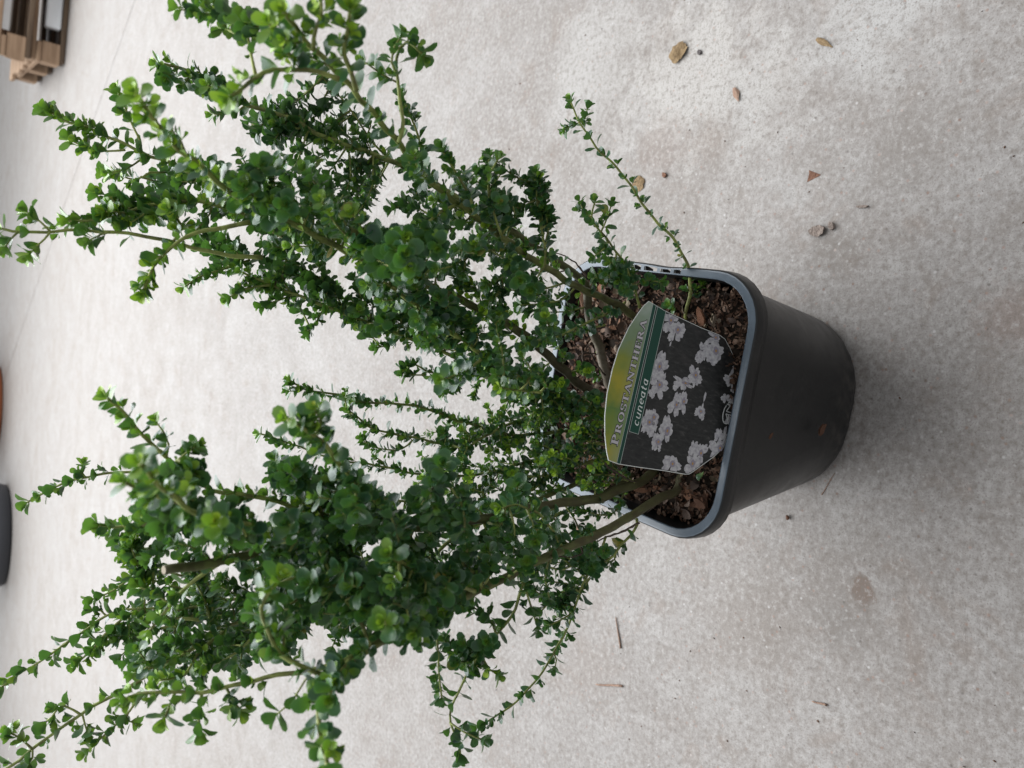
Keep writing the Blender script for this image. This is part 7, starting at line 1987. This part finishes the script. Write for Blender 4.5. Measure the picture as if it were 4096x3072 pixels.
def glyph(p, ch):
    def serif(x, y, w=0.36):
        p.line(x - w / 2, y, x + w / 2, y, SE)
    b_, t_ = SE / 2, 1 - SE / 2
    if ch in 'PR':
        p.line(0.22, 0, 0.22, 1, TK); serif(0.22, b_, 0.44); p.line(0.0, t_, 0.45, t_, SE)
        p.arc(0.40, 0.745, 0.23, 0.215, 90, -90, TK, SE)
        p.line(0.22, 0.53, 0.42, 0.53, SE)
        if ch == 'R':
            p.line(0.46, 0.52, 0.76, 0.06, TK * 0.9); p.line(0.70, b_, 0.92, b_, SE)
            return 0.92
        return 0.76
    if ch == 'O':
        p.arc(0.44, 0.5, 0.34, 0.46, 0, 360, TK, SE, 28); return 0.90
    if ch == 'S':
        p.arc(0.33, 0.73, 0.22, 0.23, 30, 270, TK * 0.8, SE); p.arc(0.33, 0.27, 0.24, 0.23, 90, -150, TK * 0.8, SE)
        p.line(0.56, 0.70, 0.56, 0.98, SE); p.line(0.06, 0.02, 0.06, 0.30, SE); return 0.64
    if ch == 'T':
        p.line(0.40, 0, 0.40, 1, TK); p.line(0.02, t_, 0.78, t_, SE); p.line(0.04, 0.72, 0.04, 1, SE); p.line(0.76, 0.72, 0.76, 1, SE); serif(0.40, b_, 0.42); return 0.80
    if ch == 'A':
        p.line(0.12, 0, 0.42, 1, TN_); p.line(0.42, 1, 0.76, 0, TK); p.line(0.2, 0.33, 0.64, 0.33, SE); serif(0.12, b_, 0.28); serif(0.77, b_, 0.34); return 0.94
    if ch == 'N':
        p.line(0.16, 0, 0.16, 1, TN_); p.line(0.16, 0.98, 0.78, 0.04, TK); p.line(0.78, 0, 0.78, 1, TN_); serif(0.16, b_, 0.32); p.line(-0.02, t_, 0.24, t_, SE); serif(0.78, t_, 0.34); return 0.96
    if ch == 'H':
        p.line(0.20, 0, 0.20, 1, TK); p.line(0.74, 0, 0.74, 1, TK); p.line(0.2, 0.52, 0.74, 0.52, SE)
        for x in (0.20, 0.74):
            serif(x, b_); serif(x, t_)
        return 0.94
    if ch == 'E':
        p.line(0.20, 0, 0.20, 1, TK); p.line(0.0, b_, 0.68, b_, SE); p.line(0.0, t_, 0.66, t_, SE); p.line(0.2, 0.52, 0.52, 0.52, SE)
        p.line(0.66, 0, 0.66, 0.28, SE); p.line(0.64, 0.74, 0.64, 1, SE); p.line(0.52, 0.40, 0.52, 0.64, SE); return 0.74
    # lower case, x-height 0.62
    if ch == 'c':
        p.arc(0.28, 0.31, 0.21, 0.27, 45, 315, 0.13, 0.07); return 0.54
    if ch == 'u':
        p.line(0.10, 0.22, 0.10, 0.61, 0.11); p.arc(0.30, 0.22, 0.20, 0.18, 180, 360, 0.10, 0.09, 10); p.line(0.50, 0.0, 0.50, 0.61, 0.11); return 0.62
    if ch == 'n':
        p.line(0.10, 0, 0.10, 0.60, 0.12); p.arc(0.28, 0.40, 0.18, 0.18, 180, 0, 0.10, 0.07, 8); p.line(0.46, 0, 0.46, 0.42, 0.12); p.line(0.46, 0.03, 0.56, 0.06, 0.06); return 0.60
    if ch == 'e':
        p.arc(0.28, 0.31, 0.21, 0.27, 0, 315, 0.13, 0.07); p.line(0.09, 0.33, 0.50, 0.33, 0.07); return 0.54
    if ch == 'a':
        p.arc(0.27, 0.30, 0.20, 0.27, 0, 360, 0.12, 0.07, 18); p.line(0.47, 0, 0.47, 0.60, 0.12); p.line(0.47, 0.03, 0.57, 0.06, 0.06); return 0.60
    if ch == 't':
        p.line(0.18, 0.06, 0.18, 0.80, 0.12); p.line(0.03, 0.57, 0.34, 0.57, 0.07); p.arc(0.27, 0.11, 0.09, 0.09, 180, 330, 0.09, 0.07, 6); return 0.42
    return 0.4


def text(s, x0, y0, x1, y1, h, layer, mat, grow, name, first=1.0, shear=0.0, gap=0.07, par=None):
    adv = []
    for i, ch in enumerate(s):
        adv.append((glyph(Pen(), ch) + gap) * (first if i == 0 else 1.0))
    tot = sum(adv)
    wx = math.hypot(x1 - x0, y1 - y0) / tot       # width of one em
    ang = math.atan2(y1 - y0, x1 - x0)
    ca, sa = math.cos(ang), math.sin(ang)
    cur = 0.0
    for i, ch in enumerate(s):
        p = Pen(grow)
        glyph(p, ch)
        sc = first if i == 0 else 1.0
        vs_ = []
        for j, (gx, gy) in enumerate(p.v):
            lx = cur * wx + (gx * sc + shear * gy) * wx
            ly = gy * sc * h
            # quads lie a hair apart so strokes that cross do not share a plane
            vs_.append((x0 + lx * ca - ly * sa, y0 + lx * sa + ly * ca, layer * TH + (j // 4) * 1.2e-6))
        me_ = mesh('letter', vs_, p.f)
        obj(name, me_, mat, par or lab)
        cur += adv[i]


text('PROSTANTHERA', -0.0496, 0.0312, 0.0432, 0.0306, 0.0043, 3, OUTL, 0.055, 'letter_outline', 1.22, par=top_panel)
text('PROSTANTHERA', -0.0496, 0.0312, 0.0432, 0.0306, 0.0043, 4, LILAC, 0.0, 'letter', 1.22, par=top_panel)
text('cuneata', -0.0325, 0.0194, 0.0020, 0.0196, 0.0052, 4, flat('print_white_letter', (0.62, 0.66, 0.63), 0.45, 0.3), 0.0, 'letter', 1.0, 0.20, 0.10, gband)
# the monogram in its open oval
LOG = flat('print_logo_white', (0.62, 0.62, 0.61), 0.45, 0.3)
for st in TAG['logo']:
    p = Pen()
    pts = [(x * 1e-3, y * 1e-3) for x, y in st]
    for a_, b_ in zip(pts, pts[1:]):
        p.line(a_[0], a_[1], b_[0], b_[1], 0.00062)
    obj('logo_stroke', mesh('logo_stroke', [(x, y, 5 * TH + (j // 4) * 2e-6) for j, (x, y) in enumerate(p.v)], p.f), LOG, photo)

# ---------------------------------------------------------------- things dropped on the floor
LIT = {}


def litter(name, label, cat, x, y, me_, mat, rz, sc, dz=0.0, rx=0.0, ry=0.0):
    me2 = me_.copy()
    me2.materials.clear()
    me2.materials.append(mat)
    o = obj(name, me2, None, None, (x * 1e-3, y * 1e-3, 0), (rx, ry, rz), sc)
    # rest it on the floor
    bpy.context.view_layer.update()
    lo = min((o.matrix_basis @ v.co).z for v in me2.vertices)
    o.location.z = -lo + 0.0002
    tag(o, label, cat)
    return o


def mottled(name, c1, c2, sc=180):
    k_ = NT(name, 0.8, 0.2)
    nn = k_.noise(k_.coord('Object'), sc / 60.0, 5, 0.65, 0.4)
    k_.base(k_.ramp(nn, [(0.3, c1), (0.7, c2)]))
    k_.bump(nn, 0.4, 0.05)
    return k_.m


OCH = mottled('dead_leaf_ochre', (0.13, 0.085, 0.045), (0.27, 0.19, 0.105))
RUS = mottled('bark_rust', (0.11, 0.05, 0.032), (0.24, 0.13, 0.085))
GRY = mottled('chip_grey_pink', (0.15, 0.115, 0.098), (0.28, 0.23, 0.20))
DRK = mottled('crumb_dark', (0.05, 0.045, 0.045), (0.13, 0.11, 0.105))
PIN = mottled('sliver_pinkish', (0.21, 0.125, 0.088), (0.32, 0.22, 0.165))


def crumpled(seed):
    rr_ = random.Random(seed)
    v, f = [], []
    for i in range(7):
        for j in range(6):
            x, y = -0.5 + i / 6, -0.5 + j / 5
            if i in (0, 6):
                y *= 0.45
            v.append((x + rr_.uniform(-0.06, 0.06), y * 0.85 + rr_.uniform(-0.06, 0.06), 0.30 * rr_.random() * (1 - abs(x)) + 0.25 * math.sin(y * 7 + seed) * 0.4))
    for i in range(6):
        for j in range(5):
            q = i * 6 + j
            f.append((q, q + 6, q + 7, q + 1))
    return mesh('crumpled', v, f, True)


def wedge_mesh():
    v = [(0.5, 0.02, 0.05), (-0.45, 0.36, 0.0), (-0.30, 0.05, 0.20), (-0.45, -0.42, 0.0), (0.45, -0.02, 0.0), (-0.25, 0.05, 0.02)]
    return mesh('wedge', v, [(0, 1, 2), (0, 2, 3), (4, 5, 1), (4, 3, 5), (0, 4, 1), (0, 3, 4), (1, 5, 2), (2, 5, 3)])


def twig_mesh(bend):
    Q = np.array([[x, bend * math.sin(x * 3.0), 0.0] for x in np.linspace(-0.5, 0.5, 8)])
    v_, f_ = tube(Q, np.linspace(0.035, 0.018, 8), 5)
    return mesh('sliver', v_, f_, True)


litter('dead_leaf', 'crumpled ochre dead leaf on the floor in the upper right', 'leaf', 371, 131, crumpled(3), OCH, 2.2, (0.022, 0.022, 0.013))
litter('pebble', 'small dark crumb beside the crumpled ochre leaf', 'crumb', 363, 103, CHIPS[1], DRK, 0.4, (0.007, 0.010, 0.014))
litter('dead_leaf', 'curled thin brown leaf scrap near the top edge of the floor', 'leaf', 329, -38, DRYS[3], OCH, 0.9, (0.021, 0.009, 0.008))
litter('bark_chip', 'triangular rust brown bark chip alone on the floor right of the pot', 'bark chip', 207, -34, wedge_mesh(), RUS, -1.7, (0.0135, 0.0145, 0.010))
litter('bark_chip', 'pale greyish chip with a split end on the floor beside the pot rim', 'bark chip', 154, -40, CHIPS[3], GRY, 1.5, (0.016, 0.016, 0.02))
litter('bark_chip', 'short greyish fragment touching the pale split chip', 'bark chip', 157, -54, CHIPS[6], GRY, 0.3, (0.009, 0.010, 0.014))
litter('bark_chip', 'flat pinkish grey chip between the triangular chip and the pale split chip', 'bark chip', 171, -81, CHIPS[0], GRY, 1.4, (0.011, 0.009, 0.010))
litter('leaf_sliver', 'narrow tan sliver of leaf on the floor below the ochre leaf', 'leaf', 305, 54, DRYS[6], PIN, 0.4, (0.017, 0.010, 0.008))
litter('dead_leaf', 'pale buff leaf scrap half hidden behind the lone arching twig', 'leaf', 236, 180, crumpled(8), OCH, 1.2, (0.018, 0.019, 0.006))
litter('crumb', 'tiny orange crumb close to the buff leaf scrap', 'crumb', 239, 142, CHIPS[5], RUS, 0.4, (0.006, 0.008, 0.02))
litter('bark_chip', 'thin pinkish bark splinter poking out behind the pot rim', 'bark chip', -170, 250, CHIPS[0], PIN, 1.4, (0.020, 0.014, 0.03))
litter('sliver', 'straight reddish needle on the floor below the leafy lower branch', 'twig', -276, 177, twig_mesh(0.02), PIN, 0.25, (0.034, 0.03, 0.03))
litter('sliver', 'straw coloured splinter lying on the floor near the bottom edge', 'twig', -339, 187, twig_mesh(0.05), PIN, 1.75, (0.042, 0.04, 0.03))
litter('sliver', 'short brown bark sliver at the bottom right of the floor', 'twig', -272, -64, twig_mesh(0.04), PIN, 1.5, (0.014, 0.03, 0.03))
litter('sliver', 'thin dry grass stalk sticking out from under the pot', 'twig', -76, -62, twig_mesh(0.10), PIN, -0.6, (0.024, 0.012, 0.012))
litter('crumb', 'small dark red crumb on the floor by the shaded pot wall', 'crumb', -112, -25, CHIPS[2], RUS, 0.3, (0.005, 0.005, 0.02))
rl = random.Random(9)
gv, gf = [], []
for i in range(130):
    x, y = rl.uniform(-0.42, 0.46), rl.uniform(-0.24, 0.42)
    if abs(x) < 0.12 and abs(y) < 0.12:
        continue
    s = rl.uniform(0.0005, 0.0014)
    k0 = len(gv)
    el = rl.uniform(0.3, 1.0)
    an = rl.uniform(0, 6.28)
    for q in ((-1, -0.5, 0), (0.2, -0.8, 0), (1, 0.1, 0), (0.1, 0.8, 0), (-0.8, 0.5, 0), (0.1, 0, 0.8)):
        gx, gy = q[0] * s, q[1] * s * el
        gv.append((x + gx * math.cos(an) - gy * math.sin(an), y + gx * math.sin(an) + gy * math.cos(an), 0.0003 + q[2] * s))
    gf += [(k0 + a_, k0 + b_, k0 + 5) for a_, b_ in ((0, 1), (1, 2), (2, 3), (3, 4), (4, 0))]
o = obj('floor_grit', mesh('floor_grit', gv, gf), CR.m)
tag(o, 'tiny dark specks of grit strewn over the concrete floor', 'grit', None, 'stuff')

# ---------------------------------------------------------------- far background: pallets, a tub and a terracotta pot
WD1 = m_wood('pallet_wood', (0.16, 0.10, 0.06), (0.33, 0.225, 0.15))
WD2 = m_wood('pallet_wood_shaded', (0.06, 0.04, 0.027), (0.13, 0.09, 0.06))  # darker wood copy: shade on the bottom boards put into the colour


def box_mesh(name, sx, sy, sz, bev=0.003):
    bm = bmesh.new()
    bmesh.ops.create_cube(bm, size=1.0)
    bmesh.ops.scale(bm, vec=(sx, sy, sz), verts=bm.verts)
    bmesh.ops.bevel(bm, geom=bm.edges[:], offset=bev, segments=1, affect='EDGES')
    me_ = bpy.data.meshes.new(name)
    bm.to_mesh(me_)
    bm.free()
    return me_


def pallet(z, label, dx=0.0, rz=0.0, seed=1):
    rp = random.Random(seed)
    e = empty('wooden_pallet', (1.45 + dx, 3.93, z), (0, 0, rz))
    tag(e, label, 'pallet', 'stacked wooden pallets')
    # origin at the near left corner; x to the right, y away
    for y0 in (0.0, 0.35, 0.70):
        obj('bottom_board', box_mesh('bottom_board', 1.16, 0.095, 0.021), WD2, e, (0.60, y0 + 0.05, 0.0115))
        for x0 in (0.055, 0.60, 1.13):
            obj('block', box_mesh('block', 0.105 + rp.uniform(-0.01, 0.01), 0.095, 0.078), WD1, e, (x0, y0 + 0.05, 0.0620))
    for x0 in (0.05, 0.60, 1.14):
        obj('cross_board', box_mesh('cross_board', 0.095, 0.80, 0.021), WD1, e, (x0, 0.40, 0.1120))
    for i in range(6):
        obj('deck_board', box_mesh('deck_board', 1.20, 0.118 + rp.uniform(-0.005, 0.012), 0.021), WD1, e, (0.60 + rp.uniform(-0.012, 0.012), 0.06 + i * 0.137, 0.1335))
    return e


pallet(0.0, 'weathered wooden pallet at the bottom of the stack in the far corner', 0.0, -0.16, 1)
pallet(0.1445, 'wooden pallet lying askew on top of another pallet in the far corner', -0.02, -0.36, 2)
BRIGHT_FLOOR = flat('bright_floor_white', (0.85, 0.87, 0.89), 0.6, 0.3)
bm_ = box_mesh('bright_floor_block', 0.30, 0.06, 0.068, 0.006)  # added block in place of the bright floor beyond the opening
o = obj('bright_floor_block', bm_, BRIGHT_FLOOR, None, (1.78, 3.925, 0.0575), (0, 0, -0.16))
tag(o, 'added white block standing for bright floor seen through the bottom pallet', 'stand-in block')


def lathe(name, prof_, n_=40):
    v, f = [], []
    for (r_, z) in prof_:
        for i in range(n_):
            a_ = 2 * math.pi * i / n_
            v.append((r_ * math.cos(a_), r_ * math.sin(a_), z))
    for i in range(len(prof_) - 1):
        for j in range(n_):
            a_, b_ = i * n_ + j, i * n_ + (j + 1) % n_
            f.append((a_, b_, b_ + n_, a_ + n_))
    f.append(tuple(reversed(range(n_))))
    return mesh(name, v, f, True)


tub = empty('black_tub', (-1.06, 5.16, 0))
tag(tub, 'large black plastic tub at the left edge behind the shrub', 'tub')
obj('body', lathe('tub_body', [(0.29, 0.0), (0.305, 0.012), (0.32, 0.06), (0.345, 0.30), (0.35, 0.34), (0.36, 0.345), (0.36, 0.37), (0.34, 0.37), (0.33, 0.30), (0.29, 0.03)]), flat('tub_plastic', (0.045, 0.048, 0.056), 0.5, 0.45), tub)
ter = empty('terracotta_pot', (-0.33, 5.86, 0))
tag(ter, 'terracotta pot just showing at the far left edge next to the floor joint', 'pot')
TERM = mottled('terracotta', (0.40, 0.13, 0.06), (0.58, 0.22, 0.11))
obj('body', lathe('terracotta_body', [(0.28, 0.0), (0.30, 0.01), (0.34, 0.30), (0.35, 0.30)]), TERM, ter)
obj('rim', lathe('terracotta_rim', [(0.355, 0.296), (0.375, 0.30), (0.38, 0.36), (0.35, 0.365), (0.33, 0.30), (0.29, 0.03)]), TERM, ter)
